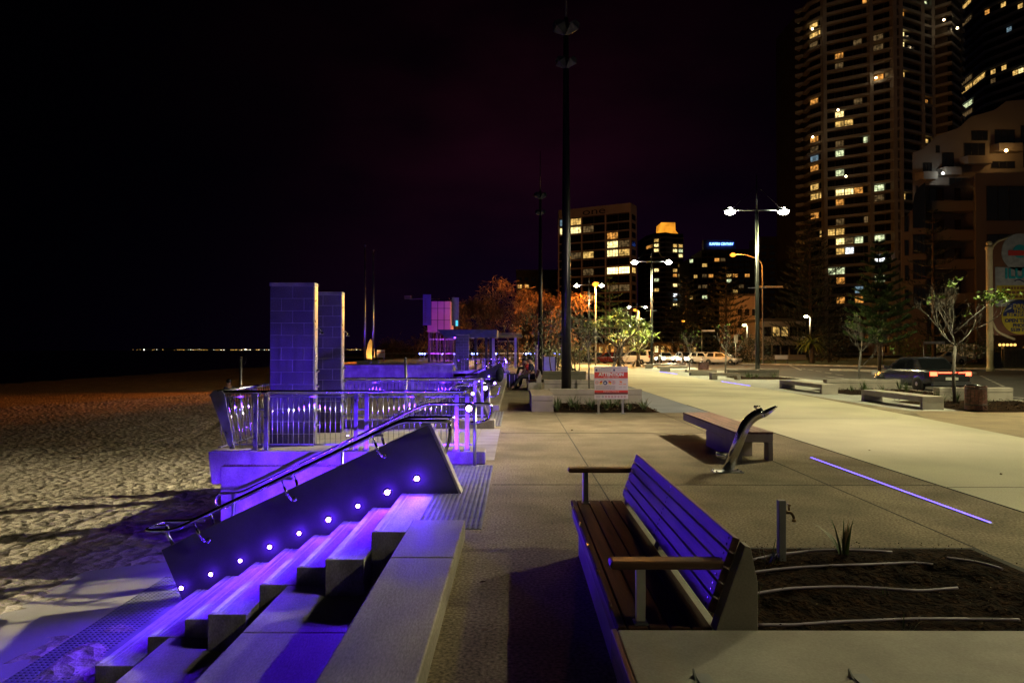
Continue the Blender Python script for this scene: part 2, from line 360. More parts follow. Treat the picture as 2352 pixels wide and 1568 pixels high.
m_fl1 = E('shore_light_warm', (1, 0.5, 0.13), 2.0); m_fl2 = E('shore_light_white', (1, 0.95, 0.85), 5)
b = MB(); random.seed(11)
for k in range(150):
    px = 298 + 540 * random.random()
    if 375 < px < 398 or 330 < px < 345: continue
    if px < 372 and random.random() < 0.5: continue
    p = dp(px, 803.6 - abs(random.gauss(0, 1.0)) * (1.4 if random.random() < 0.3 else 0.4), 6960); s = random.uniform(1.4, 3.2)
    b.box(p.x - s, p.x + s, p.y - 2, p.y, p.z - s * .8, p.z + s * .8, 1 if random.random() < 0.2 else 0)
p = dp(564, 802.5, 6960); b.box(p.x - 6, p.x + 6, p.y - 2, p.y, p.z - 6, p.z + 6, 1)
p = dp(331, 803, 6960); b.box(p.x - 5, p.x + 5, p.y - 2, p.y, p.z - 5, p.z + 5, 1)
o = b.build('far_shore_lights', [m_fl1, m_fl2]); tag(o, 'row of tiny warm town lights on the far shore across the dark bay', 'lights', kind='stuff')

# soil beds
def soil(x0, x1, y0, y1, h=0.05, seed=0, step=0.06):
    b = MB(); nx = max(3, int((x1 - x0) / step)); ny = max(3, int((y1 - y0) / step)); vs = []
    for j in range(ny + 1):
        for i in range(nx + 1):
            x = x0 + (x1 - x0) * i / nx; y = y0 + (y1 - y0) * j / ny
            e = min(x - x0, x1 - x, y - y0, y1 - y); w = min(1, e / 0.35)
            z = 0.012 + w * (h * 0.7 + h * 1.3 * noise.noise((x * 1.3, y * 1.3, seed)) + 0.035 * noise.noise((x * 7, y * 7, seed)) + 0.022 * noise.noise((x * 21, y * 21, seed)))
            vs.append((x, y, max(z, 0.011)))
    fs = [(j * (nx + 1) + i, j * (nx + 1) + i + 1, (j + 1) * (nx + 1) + i + 1, (j + 1) * (nx + 1) + i) for j in range(ny) for i in range(nx)]
    b.add(vs, fs, 0, True); return struct(b.build('garden_soil', m_soil))
soil(0.96, 3.64, 2.9, 5.5, 0.05, 1, 0.03)
soil(1.0, 3.7, 17.5, 20.0, 0.05, 2)
soil(1.1, 3.7, 23.6, 26.2, 0.05, 3); soil(1.1, 3.7, 33.8, 36.4, 0.05, 4)
soil(11.75, 15.7, 17.6, 21.5, 0.04, 5, 0.1); soil(11.9, 15.7, 24.3, 27.6, 0.04, 6, 0.1); soil(12.3, 15.7, 37.2, 40.4, 0.04, 7, 0.1)
# ---------------------------------------------------------------- stairs, terraces, LED wall
def led(parent, p, out, e=4.5, r=0.024, name='led_light'):
    """a recessed LED: glowing lens in a steel bezel, its own lamp just off the face; out = outward normal"""
    p = Vector(p); out = Vector(out); q = out.to_track_quat('Z', 'Y').to_matrix()
    b = MB(); b.lathe([(r * 1.7, -0.004), (r * 1.7, 0.004), (r * 1.05, 0.005)], p, 14, 0, M=q); b.lathe([(r * 1.05, 0.0045), (r * 0.8, 0.012), (1e-5, 0.015)], p, 14, 1, M=q)
    o = b.build(name, [m_steel, m_led], parent)
    if abs(out.z) < .5: light('led_spill', 'POINT', p + out * 0.085, LED_COL, min(e * 0.045, 3.4), parent, 0.02)
    light('led_lamp', 'SPOT', p + out * 0.02, LED_COL, e, parent, 0.015, R(128), p + out * 2 + Vector((0, 0, -0.45 if abs(out.z) < .5 else 0)), 1.0)
    return o
m_led = E('led_glow', (0.40, 0.22, 1.0), 40)
def flight(f, which, y_sign):
    """f maps local depth to world Y; local depth 0 = edge next to the terraces"""
    def Y(a, c): return (f(a), f(c)) if f(a) < f(c) else (f(c), f(a))
    st = thing('stairs', f'pale concrete stairs down to the sand, {which}', 'stairs', (-2.4, f(1.7), -1.2))
    near = (-0.08, -0.36, -0.09, -0.092, -0.37, -0.09, -0.088, -0.31)     # where each tread ends above the terraces
    for k in range(8):
        x1 = X1 - 0.327 * k; x0 = -0.9 if k == 0 else X1 - 0.327 * (k - 1) - 0.001; z = 0.004 if k == 0 else -0.152 * k
        a, c = Y(near[k], 3.47); b = MB(); b.box(x1, x0, a, c, -1.6 if k else -0.5, z); b.build('tread', m_tread, st, bevel=0.008)
        b = MB(); b.box(x1 + 0.012, x1 + 0.055, a + 0.03, c - 0.05, z - 0.003, z + 0.003)
        b.box(x1 + 0.085, x1 + 0.098, a + 0.03, c - 0.05, z - 0.003, z + 0.002); b.build('nosing_strip', m_nose, st)
    w = thing('lit_stair_wall', f'dark sloping precast wall with a row of violet step lights, {which}', 'wall', (-2.4, f(1.6), -1.2))
    a, c = Y(1.52, 1.70)
    b = MB(); b.prism([(-0.977, 0.77), (-3.95, -0.626), (-3.71, -1.18), (-3.70, -1.3), (-0.80, -0.35), (-0.63, 0.0)], 'y', a, c); b.build('wall_slab', m_dark, w, bevel=0.006)
    b = MB(); n = Vector((0.35, 0.77)).normalized()
    b.prism([(-0.975, 0.775), (-0.945, 0.788), (-0.60, 0.004), (-0.628, 0.004)], 'y', a - 0.004, c + 0.004); b.build('end_trim', m_conc, w)
    return st, w
stairs_near, wall_near = flight(lambda d: 6.1 + d, 'in the foreground', 1)
for i in range(9): led(wall_near, (-1.10 - 0.3275 * i, 7.618, 0.171 - 0.152 * i), (0, -1, 0), (95, 105, 55, 95, 62, 70, 36, 34, 32)[i], (.027, .028, .021, .026, .021, .022, .020, .021, .021)[i])
for i in range(9): led(wall_near, (-1.10 - 0.3275 * i, 7.802, 0.171 - 0.152 * i), (0, 1, 0), 230.0)
stairs_mid, wall_mid = flight(lambda d: 17.85 - d, 'beyond the shower pillars', -1)
for i in range(0, 9): led(wall_mid, (-1.10 - 0.3275 * i, 16.33 + 0.002, 0.171 - 0.152 * i), (0, 1, 0), 60.0)
for i in range(0, 9): led(wall_mid, (-1.10 - 0.3275 * i, 16.148, 0.171 - 0.152 * i), (0, -1, 0), 45.0)
stairs_far, wall_far = flight(lambda d: 43.5 + d, 'farthest along the promenade', 1)
for i in range(0, 9, 2): led(wall_far, (-1.10 - 0.3275 * i, 45.202, 0.171 - 0.152 * i), (0, 1, 0), 260.0, 0.03)
for i in range(0, 9, 2): led(wall_far, (-1.10 - 0.3275 * i, 45.018, 0.171 - 0.152 * i), (0, -1, 0), 120.0, 0.03)

def terrace(x0, x1, z, y0, y1, joints, label, over=0.012):
    t = thing('seating_terrace', label, 'terrace', ((x0 + x1) / 2, (y0 + y1) / 2, z - 0.6), 'terraced seats stepping down to the beach')
    ys = [y0] + joints + [y1]
    for a, c in zip(ys, ys[1:]):
        b = MB(); b.box(x0, x1, a + 0.004, c - 0.004, -1.55, z); b.build('seat_block', m_conc, t, bevel=over, seg=3)
    return t
terrace(-0.88, -0.43, 0.15, -1.5, 5.87, [1.9, 4.8], 'top concrete seating step beside the brown promenade paving')
terrace(-2.0, -0.882, -0.457, -1.5, 6.004, [2.0, 5.0], 'middle wide concrete seating terrace below the top step, half in shadow')
terrace(-3.04, -2.002, -0.913, -1.5, 6.004, [1.5, 4.3], 'lowest violet-lit concrete seating terrace above the sandy landing')
terrace(-0.88, -0.43, 0.15, 18.09, 43.25, [22, 26, 30, 34, 38], 'far top seating step past the shower pillars beside the seated people')
terrace(-2.0, -0.882, -0.457, 17.95, 43.4, [22, 26, 30, 34, 38], 'far middle seating terrace past the shower pillars')
terrace(-3.04, -2.002, -0.913, 17.95, 43.4, [22, 26, 30, 34, 38], 'far lowest seating terrace past the shower pillars')
m_land2 = M('landing_concrete', (0.47, 0.45, 0.42), (0.40, 0.38, 0.35), 0.85, 1.5, 6, 0.2, 60, fine=0.08, stain=0.25)
b = MB(); b.prism([(-3.05, -2), (-3.05, 6.1), (-3.565, 6.1), (-3.565, 9.575), (-4.0, 9.575), (-4.45, 9.2), (-5.15, 8.9), (-5.5, 8.72), (-5.5, -2)], 'z', -1.6, -1.216); struct(b.build('beach_landing', m_land2, bevel=0.01))
b = MB(); b.prism([(-3.05, 43.4), (-3.05, 17.86), (-3.565, 17.84), (-3.565, 14.35), (-5.3, 14.35), (-5.3, 43.4)], 'z', -1.6, -1.216); struct(b.build('beach_landing', m_land2))
# drift of sand over the landing
def drift():
    b = MB(); n = 46; vs = []; fs = []
    x0, x1, y0, y1 = -5.7, -3.5, 2.0, 8.6
    for j in range(n + 1):
        for i in range(n + 1):
            x = x0 + (x1 - x0) * i / n; y = y0 + (y1 - y0) * j / n
            e = noise.noise((x * 1.1, y * 1.1, 5)) + 0.5 * noise.noise((x * 3.1, y * 3.1, 8)) + 0.25 * noise.noise((x * 9, y * 9, 8))
            z = -1.238 + 0.055 * (e + 0.9 - 0.75 * (abs(x + 4.25) < 0.1) + max(0, (4.3 - y)) * 0.35 - max(0, (y - 5.4)) * 0.5 + max(0, -5.0 - x) * 1.0)
            vs.append((x, y, min(z, -1.17)))
    for j in range(n):
        for i in range(n): a = j * (n + 1) + i; fs.append((a, a + 1, a + n + 2, a + n + 1))
    b.add(vs, fs, 0, True); return struct(b.build('sand', m_sand))
drift()

def tactile(x0, x1, y0, y1, z, label, s=0.05):
    b = MB(); b.box(x0, x1, y0, y1, z - 0.02, z + 0.006)
    nx = int((x1 - x0) / s); ny = int((y1 - y0) / s); k = 7
    for j in range(ny):
        for i in range(nx):
            cx = x0 + s * (i + 0.5); cy = y0 + s * (j + 0.5); v = []
            for r, h in ((0.019, 0.006), (0.013, 0.0125)):
                v += [(cx + r * math.cos(6.283 * q / k), cy + r * math.sin(6.283 * q / k), z + h) for q in range(k)]
            b.add(v, [(q, (q + 1) % k, k + (q + 1) % k, k + q) for q in range(k)] + [tuple(range(k, 2 * k))])
    return tag(b.build('tactile_paving', m_tact), label, 'tactile paving', 'studded warning strips at the stairs')
tactile(-0.905, -0.305, 6.12, 9.52, 0.0, 'grey studded tactile strip at the top of the foreground stairs')
tactile(-4.35, -3.75, 5.0, 8.5, -1.216, 'sandy studded tactile strip at the foot of the foreground stairs')
tactile(-0.905, -0.305, 14.4, 17.8, 0.0, 'grey studded tactile strip at the top of the second stairs, past the platform', 0.075)
tactile(-0.905, -0.305, 43.6, 46.9, 0.0, 'grey studded tactile strip at the farthest stairs', 0.15)

# ---------------------------------------------------------------- handrails
def arc_pts(pts, r=0.12, n=5):
    """round the corners of a polyline"""
    P = [Vector(p) for p in pts]; out = [P[0]]
    for i in range(1, len(P) - 1):
        a, c, d = P[i - 1], P[i], P[i + 1]; u = (a - c); v = (d - c); k = min(r, u.length * 0.45, v.length * 0.45)
        s, e = c + u.normalized() * k, c + v.normalized() * k
        for q in range(n + 1):
            t = q / n; out.append(s * (1 - t) ** 2 + c * 2 * t * (1 - t) + e * t ** 2)
    out.append(P[-1]); return out
def rail_on_wall(yn, yf, yw0, yw1, label):
    t = thing('handrail', label, 'handrail', (-2.4, (yn + yf) / 2, -0.2), 'polished handrails beside the stairs')
    loop = [(-0.93, yn * .5 + yf * .5, 0.52), (-0.76, yn * .5 + yf * .5, 0.60), (-0.74, yn * .5 + yf * .5, 0.80)]
    b = MB(); b.tube(arc_pts([(-0.74, yf - .2, .82), (-0.72, yf, 0.82), (-1.25, yf, 0.82), (-3.75, yf, -0.375), (-4.08, yf, -0.38), (-4.08, yn, -0.38), (-3.75, yn, -0.375), (-1.25, yn, 0.82), (-0.72, yn, 0.82), (-0.74, yf - .2, .82)], 0.1), 0.021, 12); b.build('rail', m_steel, t)
    b = MB(); b.tube(arc_pts([(-0.74, (yn + yf) / 2, 0.82), (-0.74, (yn + yf) / 2, 0.60), (-0.80, (yn + yf) / 2, 0.43)], 0.08), 0.021, 10); b.build('end_return', m_steel, t)
    b = MB(); b.tube(arc_pts([(-3.93, (yn + yf) / 2, -0.38), (-3.93, (yn + yf) / 2, -0.47), (-3.86, (yn + yf) / 2, -0.585)], 0.06), 0.021, 10); b.tube([(-4.08, (yn + yf) / 2, -0.38), (-3.93, (yn + yf) / 2, -0.38)], 0.015, 8); b.build('end_support', m_steel, t)
    for x in (-1.57, -2.57, -3.53):
        z = 0.82 - (-1.25 - x) * 0.478 if x < -1.25 else 0.82
        for (yr, yw, s) in ((yn, yw0, 1), (yf, yw1, -1)):
            b = MB(); b.tube([(x, yr, z - 0.015), (x + 0.03, yr + s * 0.005, z - 0.09)], 0.008, 8)
            b.tube([(x + 0.03, yr + s * 0.005, z - 0.085), (x + 0.055, yr + s * 0.02, z - 0.17), (x + 0.09, yr + s * 0.05, z - 0.235), (x + 0.115, yw, z - 0.245)], [0.016, 0.016, 0.018, 0.022], 10)
            b.ball((x + 0.115, yw - s * 0.016, z - 0.245), 0.032, 12, 8); b.build('bracket', m_steel, t)
    return t
ra = rail_on_wall(7.50, 7.91, 7.62, 7.80, 'looped double handrail clamped to the dark LED wall in the foreground')
for x in (-0.98, -1.50, -2.50, -3.46):                  # added violet lamps under the near rail, to tint the terraces
    z = 0.82 - max(0, -1.25 - x) * 0.478 - 0.032
    b = MB(); b.box(x - 0.05, x + 0.05, 7.485, 7.515, z - 0.012, z + 0.012); b.build('rail_light_or_fill', m_brush, ra)
    light('rail_lamp_or_fill', 'SPOT', (x, 7.47, z - 0.03), LED_COL, 260 if x > -3 else 70, ra, 0.02, R(92), (x - 1.2, 5.2, z - 1.5), 0.7)
def rail_on_posts(y, label, e=8, sgn=1, aim=None):
    t = thing('handrail', label, 'handrail', (-2.4, y, -0.2), 'polished handrails beside the stairs')
    b = MB(); b.tube(arc_pts([(-0.62, y, 0.60), (-0.36, y, 0.62), (-0.32, y, 0.86), (-0.5, y, 0.86), (-1.24, y, 0.86), (-3.8, y, -0.37), (-4.12, y, -0.37), (-4.14, y, -0.56), (-3.95, y, -0.57)], 0.11, 6), 0.021, 12); b.build('rail', m_steel, t)
    for x, zb in ((-0.56, 0.0), (-2.39, -0.62), (-3.89, -1.2)):
        z = 0.84 - max(0, -1.24 - x) * 0.48; z = max(z, -0.39)
        b = MB(); b.tube([(x, y, zb), (x, y, z)], 0.024, 10); b.lathe([(0.055, zb), (0.055, zb + 0.012)], (x, y, 0), 14); b.build('post', m_brush, t)
    led(t, (-0.64, y - 0.03, 0.80), (0, -1, 0), e, 0.04)
    if aim: light('rail_lamp_or_fill', 'SPOT', (-0.66, y - 0.08, 0.79), LED_COL, aim[1], t, 0.03, R(82), aim[0], 0.5)
    return t
rail_on_posts(9.42, 'single looped handrail on posts along the far side of the foreground stairs', 22, aim=None)
rail_on_posts(14.48, 'single looped handrail on posts just behind the middle balustrade', 30)
rail_on_wall(16.01, 16.42, 16.15, 16.33, 'looped double handrail on the LED wall beyond the shower pillars')
rail_on_wall(44.9, 45.3, 45.02, 45.2, 'small looped double handrail on the farthest LED wall')
rail_on_posts(46.9, 'tiny single handrail on posts at the farthest stairs', 200)

# ---------------------------------------------------------------- shower platforms: edge beams, balustrades, pillars
def edge_beam(y0, y1, zlow, label):
    t = thing('edge_beam', label, 'kerb', (-2.4, (y0 + y1) / 2, zlow), 'concrete edge beams of the shower platforms')
    b = MB(); b.prism([(-4.32, 0.17), (-4.28, 0.18), (-0.44, 0.18), (-0.42, 0.17), (-0.42, 0.001), (-1.2, -0.03), (-4.22, zlow), (-4.27, zlow)], 'y', y0, y1); b.build('beam', m_conc, t, bevel=0.015)
    return t
edge_beam(9.585, 9.9, -0.28, 'violet-lit concrete edge beam under the nearest balustrade')
edge_beam(13.9, 14.25, 0.02, 'low concrete upstand at the far edge of the shower platform')
edge_beam(47.0, 47.3, -0.28, 'small violet-lit edge beam under the farthest balustrade')
b = MB(); b.box(-4.12, -1.3, 9.555, 9.582, -1.3, -0.03); tag(b.build('underwall', m_conc), 'violet-lit concrete wall under the near edge beam, behind the stairs', 'wall')
b = MB(); b.box(-4.12, -3.55, 9.62, 10.1, -1.5, -0.285); o = b.build('support_pier', m_conc, bevel=0.01); tag(o, 'square concrete pier holding up the near platform corner', 'pier')
# tiled platform floor
m_tilej = M('platform_tiles', (0.36, 0.33, 0.29), (0.27, 0.25, 0.22), 0.7, 2, 6, 0.1, 60, stain=0.4, sscale=1.5)
b = MB()
for i in range(10):
    for j in range(10):
        x = -4.15 + i * 0.385; y = 9.93 + j * 0.395; b.box(x, x + 0.375, y, y + 0.385, -0.01, 0.006)
struct(b.build('platform_paving', m_tilej))

def balustrade(y, zb, label, lights=(), picks=0.075, near=True, side=True):
    t = thing('balustrade', label, 'balustrade', (-2.4, y, zb), 'stainless balustrades round the shower platforms')
    b = MB(); b.tube([(-4.30, y, 1.0), (-0.66, y, 1.0)], 0.028, 12); b.build('top_rail', m_steel, t)
    b = MB(); b.tube(arc_pts([(-3.52, y - 0.09, 0.95), (-3.50, y - 0.13, 1.02), (-2.3, y - 0.13, 1.02), (-0.70, y - 0.13, 1.02), (-0.66, y - 0.06, 1.0)], 0.05), 0.021, 10); b.build('hand_rail', m_steel, t)
    b = MB(); b.box(-4.1, -0.62, y - 0.02, y + 0.02, zb + 0.07, zb + 0.085); b.box(-4.25, -0.64, y - 0.015, y + 0.015, 0.93, 0.942); b.build('bottom_rail', m_brush, t)
    px = [-3.62, -2.19, -0.76]
    edges = [-4.16] + px
    for a, c in zip(edges, edges[1:]):
        b = MB(); n = max(2, int((c - a) / picks))
        for i in range(1, n):
            x = a + (c - a) * i / n; dx = 0.17 * max(0, (-3.62 - x) / 0.55) if side else 0
            b.tube([(x + (0.02 if dx else 0), y, zb + 0.085), (x - dx, y, 0.935)], 0.0065, 6)
        b.build('picket_panel', m_steel, t)
    for x in px:
        b = MB()
        for dx in (-0.075, 0.075):
            b.box(x + dx - 0.028, x + dx + 0.028, y - 0.055, y - 0.043, zb, 0.985); b.box(x + dx - 0.006, x + dx + 0.006, y - 0.043, y + 0.04, zb, 0.97)
            b.box(x + dx - 0.05, x + dx + 0.05, y - 0.10, y + 0.07, zb, zb + 0.012)
            for q in (-0.03, 0.03): b.lathe([(0.012, zb + 0.012), (0.012, zb + 0.024), (0.006, zb + 0.028)], (x + dx + q, y - 0.08, 0), 8)
        for z in (0.45, 0.75): b.box(x - 0.075, x + 0.075, y - 0.04, y - 0.03, z, z + 0.02)
        b.tube([(x - 0.02, y - 0.05, 0.96), (x + 0.02, y - 0.12, 1.0)], 0.014, 8); b.build('post', m_brush, t, bevel=0.002)
    if near:
        for x in (-3.95, -2.9, -1.5): light('rail_lamp_or_fill', 'SPOT', (x, y - 0.10, 0.93), LED_COL, 38, t, 0.03, R(150), (x, y + 0.25, 0.0), 0.8)  # added violet spots along the rail, without fittings
    if side:
        b = MB(); b.prism([(-4.05, zb + 0.02), (-3.98, zb + 0.02), (-4.13, 0.98), (-4.16, 1.02), (-4.28, 1.03), (-4.34, 0.97)], 'y', y - 0.07, y - 0.05); b.build('end_plate', m_brush, t, bevel=0.004)
    for (x, z, e) in lights: led(t, (x, y - 0.16, z), (0, -1, 0), e, 0.02)
    return t
balustrade(9.74, 0.18, 'nearest steel balustrade with fine pickets in front of the block pillars', [(-0.60, 0.99, 16)])
balustrade(14.08, 0.18, 'steel balustrade behind the two block pillars', [(-0.42, 0.93, 24)])
balustrade(47.15, 0.18, 'farthest small balustrade with a leaning end plate', [(-0.7, 0.95, 200)], 0.12)
# the side panel of the platform runs back along its seaward edge
t = thing('balustrade', 'side balustrade running back along the seaward edge of the shower platform', 'balustrade', (-4.22, 11.9, 0), 'stainless balustrades round the shower platforms')
b = MB(); b.tube([(-4.32, 9.8, 1.0), (-4.32, 14.05, 1.0)], 0.028, 10); b.build('top_rail', m_steel, t)
b = MB(); b.box(-4.27, -4.23, 9.8, 14.05, 0.20, 0.215); b.build('bottom_rail', m_brush, t)
b = MB()
for i in range(40): y = 9.9 + i * 0.105; b.tube([(-4.25, y, 0.21), (-4.32, y, 0.98)], 0.0065, 6)
b.build('picket_panel', m_steel, t)
for y in (11.2, 12.65):
    b = MB(); b.prism([(-4.22, 0), (-4.15, 0), (-4.24, 0.97), (-4.36, 0.97)], 'y', y - 0.01, y + 0.01); b.build('post', m_brush, t)

m_block = M('grey_masonry_block', (0.15, 0.14, 0.15), (0.075, 0.07, 0.078), 0.9, 1.3, 9, 0.5, 90, fine=0.3, fscale=60, stain=0.3, sscale=1.4)
m_mort = M('pale_mortar', (0.40, 0.39, 0.40), None, 0.9, 8)
def pillar(y, label, H=2.73, x0=-4.11, x1=-3.37, shower=True):
    t = thing('shower_pillar', label, 'pillar', ((x0 + x1) / 2, y, 0), 'masonry shower pillars')
    b = MB(); n = 13
    h = (H - 0.06) / n
    for k in range(n):
        cuts = [x0, x0 + 0.19 * (1 if k % 2 else 2), x0 + 0.19 * (3 if k % 2 else 2), x1]; cuts = sorted(set(round(c, 3) for c in cuts if c <= x1))
        for a, c in zip(cuts, cuts[1:]): b.box(a + 0.004, c - 0.004, y, y + 0.19, k * h + 0.004, (k + 1) * h - 0.004)
    b.build('blockwork', m_block, t, bevel=0.004, seg=1)
    b = MB(); b.box(x0 + 0.006, x1 - 0.002, y + 0.006, y + 0.184, 0, H - 0.06); b.build('mortar', m_mort, t)
    b = MB(); b.box(x0 - 0.008, x1 + 0.012, y - 0.008, y + 0.198, H - 0.058, H); b.build('capping', m_conc, t, bevel=0.004)
    b = MB(); b.box(x1 + 0.0, x1 + 0.012, y + 0.015, y + 0.175, 0.0, H - 0.06); b.build('service_plate', m_brush, t)
    if shower:
        for z in (0.35, 0.6, 1.0, 1.25):
            b = MB(); b.lathe([(0.03, 0), (0.03, 0.02), (0.018, 0.03), (0.018, 0.05)], (x1 + 0.012, y + 0.095, z), 10, M=Matrix.Rotation(R(90), 3, 'Y')); b.build('tap_button', m_steel, t)
        b = MB(); b.tube(arc_pts([(x1 + 0.01, y + 0.095, 1.95), (x1 + 0.08, y + 0.095, 1.97), (x1 + 0.10, y + 0.095, 1.9)], 0.03), 0.012, 8); b.lathe([(0.012, 0), (0.035, -0.03), (0.035, -0.04)], (x1 + 0.10, y + 0.095, 1.91), 12); b.build('shower_head', m_steel, t)
    return t
pillar(11.4, 'nearer and taller-looking grey block pillar on the shower platform')
pillar(13.2, 'second grey block pillar behind the nearer one, taps on its side')
pillar(49.0, 'distant block pillar below the shelter roof', x0=-4.3, x1=-3.35)
for (yy, zz) in ((11.2, 0.03),):
    pass
# added uplights at the foot of the pillars, to turn them violet
t = thing('pillar_fill', 'added violet fill light in the platform floor before the nearer block pillar', 'light', (-3.9, 10.75, 0))
led(t, (-3.9, 10.75, 0.012), (0, 0.22, 1), 105, 0.03)
t = thing('pillar_fill', 'added violet fill light in the platform floor between the two block pillars', 'light', (-3.1, 12.6, 0))
led(t, (-3.1, 12.6, 0.012), (0, 0.22, 1), 45, 0.03)
for (x, px, py, lab) in ((0, 553, 820, 'thin white post standing in the sand left of the block pillars'), (1, 931, 822, 'thin white leaning post behind the middle balustrade')):
    p = dp(px, py, 18.5 if x == 0 else 17.95)
    t = thing('marker_post', lab, 'post', (p.x, p.y, -1.35 if x == 0 else -0.9))
    b = MB(); zb = -1.35 if x == 0 else -0.9; lean = 0.0 if x == 0 else 0.06
    b.tube([(p.x + lean, p.y, zb), (p.x, p.y, p.z)], 0.035, 10); b.build('shaft', m_brush, t)
    b = MB(); b.lathe([(0.042, p.z - 0.03), (0.042, p.z), (0.02, p.z + 0.015)], (p.x, p.y, 0), 10); b.build('cap', m_dgrey, t)
# ---------------------------------------------------------------- promenade benches with backs
m_swh0 = M('galvanised_plate', (0.30, 0.30, 0.30), (0.22, 0.22, 0.22), 0.45, 8, 4)
m_pier = M('bench_concrete', (0.44, 0.41, 0.36), (0.34, 0.31, 0.27), 0.8, 3, 7, 0.12, 70, fine=0.1, fscale=120, stain=0.35, sscale=2.5)
def long_bench(y0, label, L=2.45, x=0.42):
    """backed bench facing the sea (-X); the concrete base, slatted seat and back, two arms"""
    t = thing('promenade_bench', label, 'bench', (x + 0.25, y0 + L / 2, 0), 'backed timber benches facing the sea')
    b = MB(); b.box(x + 0.07, x + 0.50, y0, y0 + L, 0, 0.33); b.box(x + 0.40, x + 0.455, y0 + 0.02, y0 + L - 0.02, 0.33, 0.42); b.build('base', m_pier, t, bevel=0.008)
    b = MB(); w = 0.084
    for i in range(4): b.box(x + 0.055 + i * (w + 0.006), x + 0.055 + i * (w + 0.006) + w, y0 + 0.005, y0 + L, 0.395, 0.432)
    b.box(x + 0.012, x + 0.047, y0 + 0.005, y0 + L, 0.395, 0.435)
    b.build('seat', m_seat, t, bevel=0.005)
    b = MB(); b.box(x + 0.022, x + 0.058, y0 + 0.005, y0 + L, 0.30, 0.391); b.build('front_fascia', m_timber, t, bevel=0.005)
    # back: five boards on a rake
    b = MB(); P0 = Vector((x + 0.405, 0.475)); P1 = Vector((x + 0.520, 0.80)); d = (P1 - P0); u = d.normalized(); nrm = Vector((u.y, -u.x))
    n = 5; h = d.length / n
    for i in range(n):
        a = P0 + u * (h * i + 0.004); c = P0 + u * (h * (i + 1) - 0.004)
        b.prism([tuple(a), tuple(c), tuple(c + nrm * 0.032), tuple(a + nrm * 0.032)], 'y', y0 + 0.07, y0 + L - 0.02)
    b.build('backrest', m_timber, t, bevel=0.004)
    b = MB(); q = Vector((-nrm.x, 0, -nrm.y)).to_track_quat('Z', 'Y').to_matrix()
    for i in range(n):
        for yy in (y0 + 0.11, y0 + L * 0.5, y0 + L - 0.09):
            for f in (0.3, 0.7):
                a = P0 + u * (h * (i + f)) - nrm * 0.0005; b.lathe([(0.0065, 0.0), (0.0065, 0.0015), (0.003, 0.003)], (a.x, yy, a.y), 8, M=q)
    b.build('screw_heads', m_steel, t)
    for yy in (y0, y0 + L * 0.5 - 0.05, y0 + L - 0.14):
        a = P0 + nrm * 0.034 - u * 0.07; c = P1 + nrm * 0.034 - u * 0.012
        w0 = 0.075 if yy == y0 else 0.10
        b = MB(); b.prism([(x + 0.40, 0.335), (x + 0.405, 0.42), tuple(a), tuple(c), (c.x + 0.022, c.y - 0.006), (x + 0.60, 0.62), (x + 0.60, 0.0), (x + 0.505, 0.0), (x + 0.505, 0.335)], 'y', yy, yy + w0); b.build('back_support', m_pier, t, bevel=0.006)
    for yy in (y0 + 0.06, y0 + L - 0.10):
        b = MB(); b.prism([(x - 0.012, 0.668), (x - 0.02, 0.685), (x - 0.01, 0.704), (x + 0.47, 0.704), (x + 0.455, 0.668)], 'y', yy - 0.04, yy + 0.04); b.build('armrest', m_timbx, t, bevel=0.008)
        b = MB(); b.box(x + 0.095, x + 0.135, yy - 0.025, yy + 0.005, 0.436, 0.668); b.box(x + 0.085, x + 0.145, yy - 0.04, yy + 0.02, 0.434, 0.442); b.build('arm_post', m_brush, t, bevel=0.003)
    b = MB()
    for i in range(5):
        y = y0 + 0.25 + i * (L - 0.5) / 4; b.box(x + 0.008, x + 0.02, y - 0.03, y + 0.03, 0.418, 0.44)
    b.build('seat_clip', m_steel, t)
    return t
long_bench(2.89, 'violet-lit backed timber bench in the foreground, arms at both ends')
long_bench(26.9, 'backed timber bench with people sitting on it beside the black suitcase')
long_bench(40.5, 'small distant backed bench with a lone red-shirted sitter')

# concrete block beside the bench, with skate stops
t = thing('planter_block', 'wide smooth concrete block in the foreground, closing the garden bed', 'block', (2.6, 2.0, 0))
b = MB(); b.box(0.424, 5.6, 0.4, 2.884, 0, 0.43); b.build('block', m_pier, t, bevel=0.012, seg=3)
for px in (1612, 1972):
    p = gp(px, 1556, 0.43)
    b = MB(); b.box(p.x - 0.02, p.x + 0.03, p.y - 0.14, p.y + 0.02, 0.4305, 0.4365); b.prism([(p.y + 0.02, 0.4305), (p.y - 0.02, 0.4305), (p.y + 0.02, 0.455)], 'x', p.x - 0.028, p.x - 0.022); b.build('skate_stop', m_swh0, t)
b = MB(); b.box(0.40, 0.4235, 0.4, 2.88, 0.30, 0.434); b.build('timber_edge', m_timber, t, bevel=0.005)

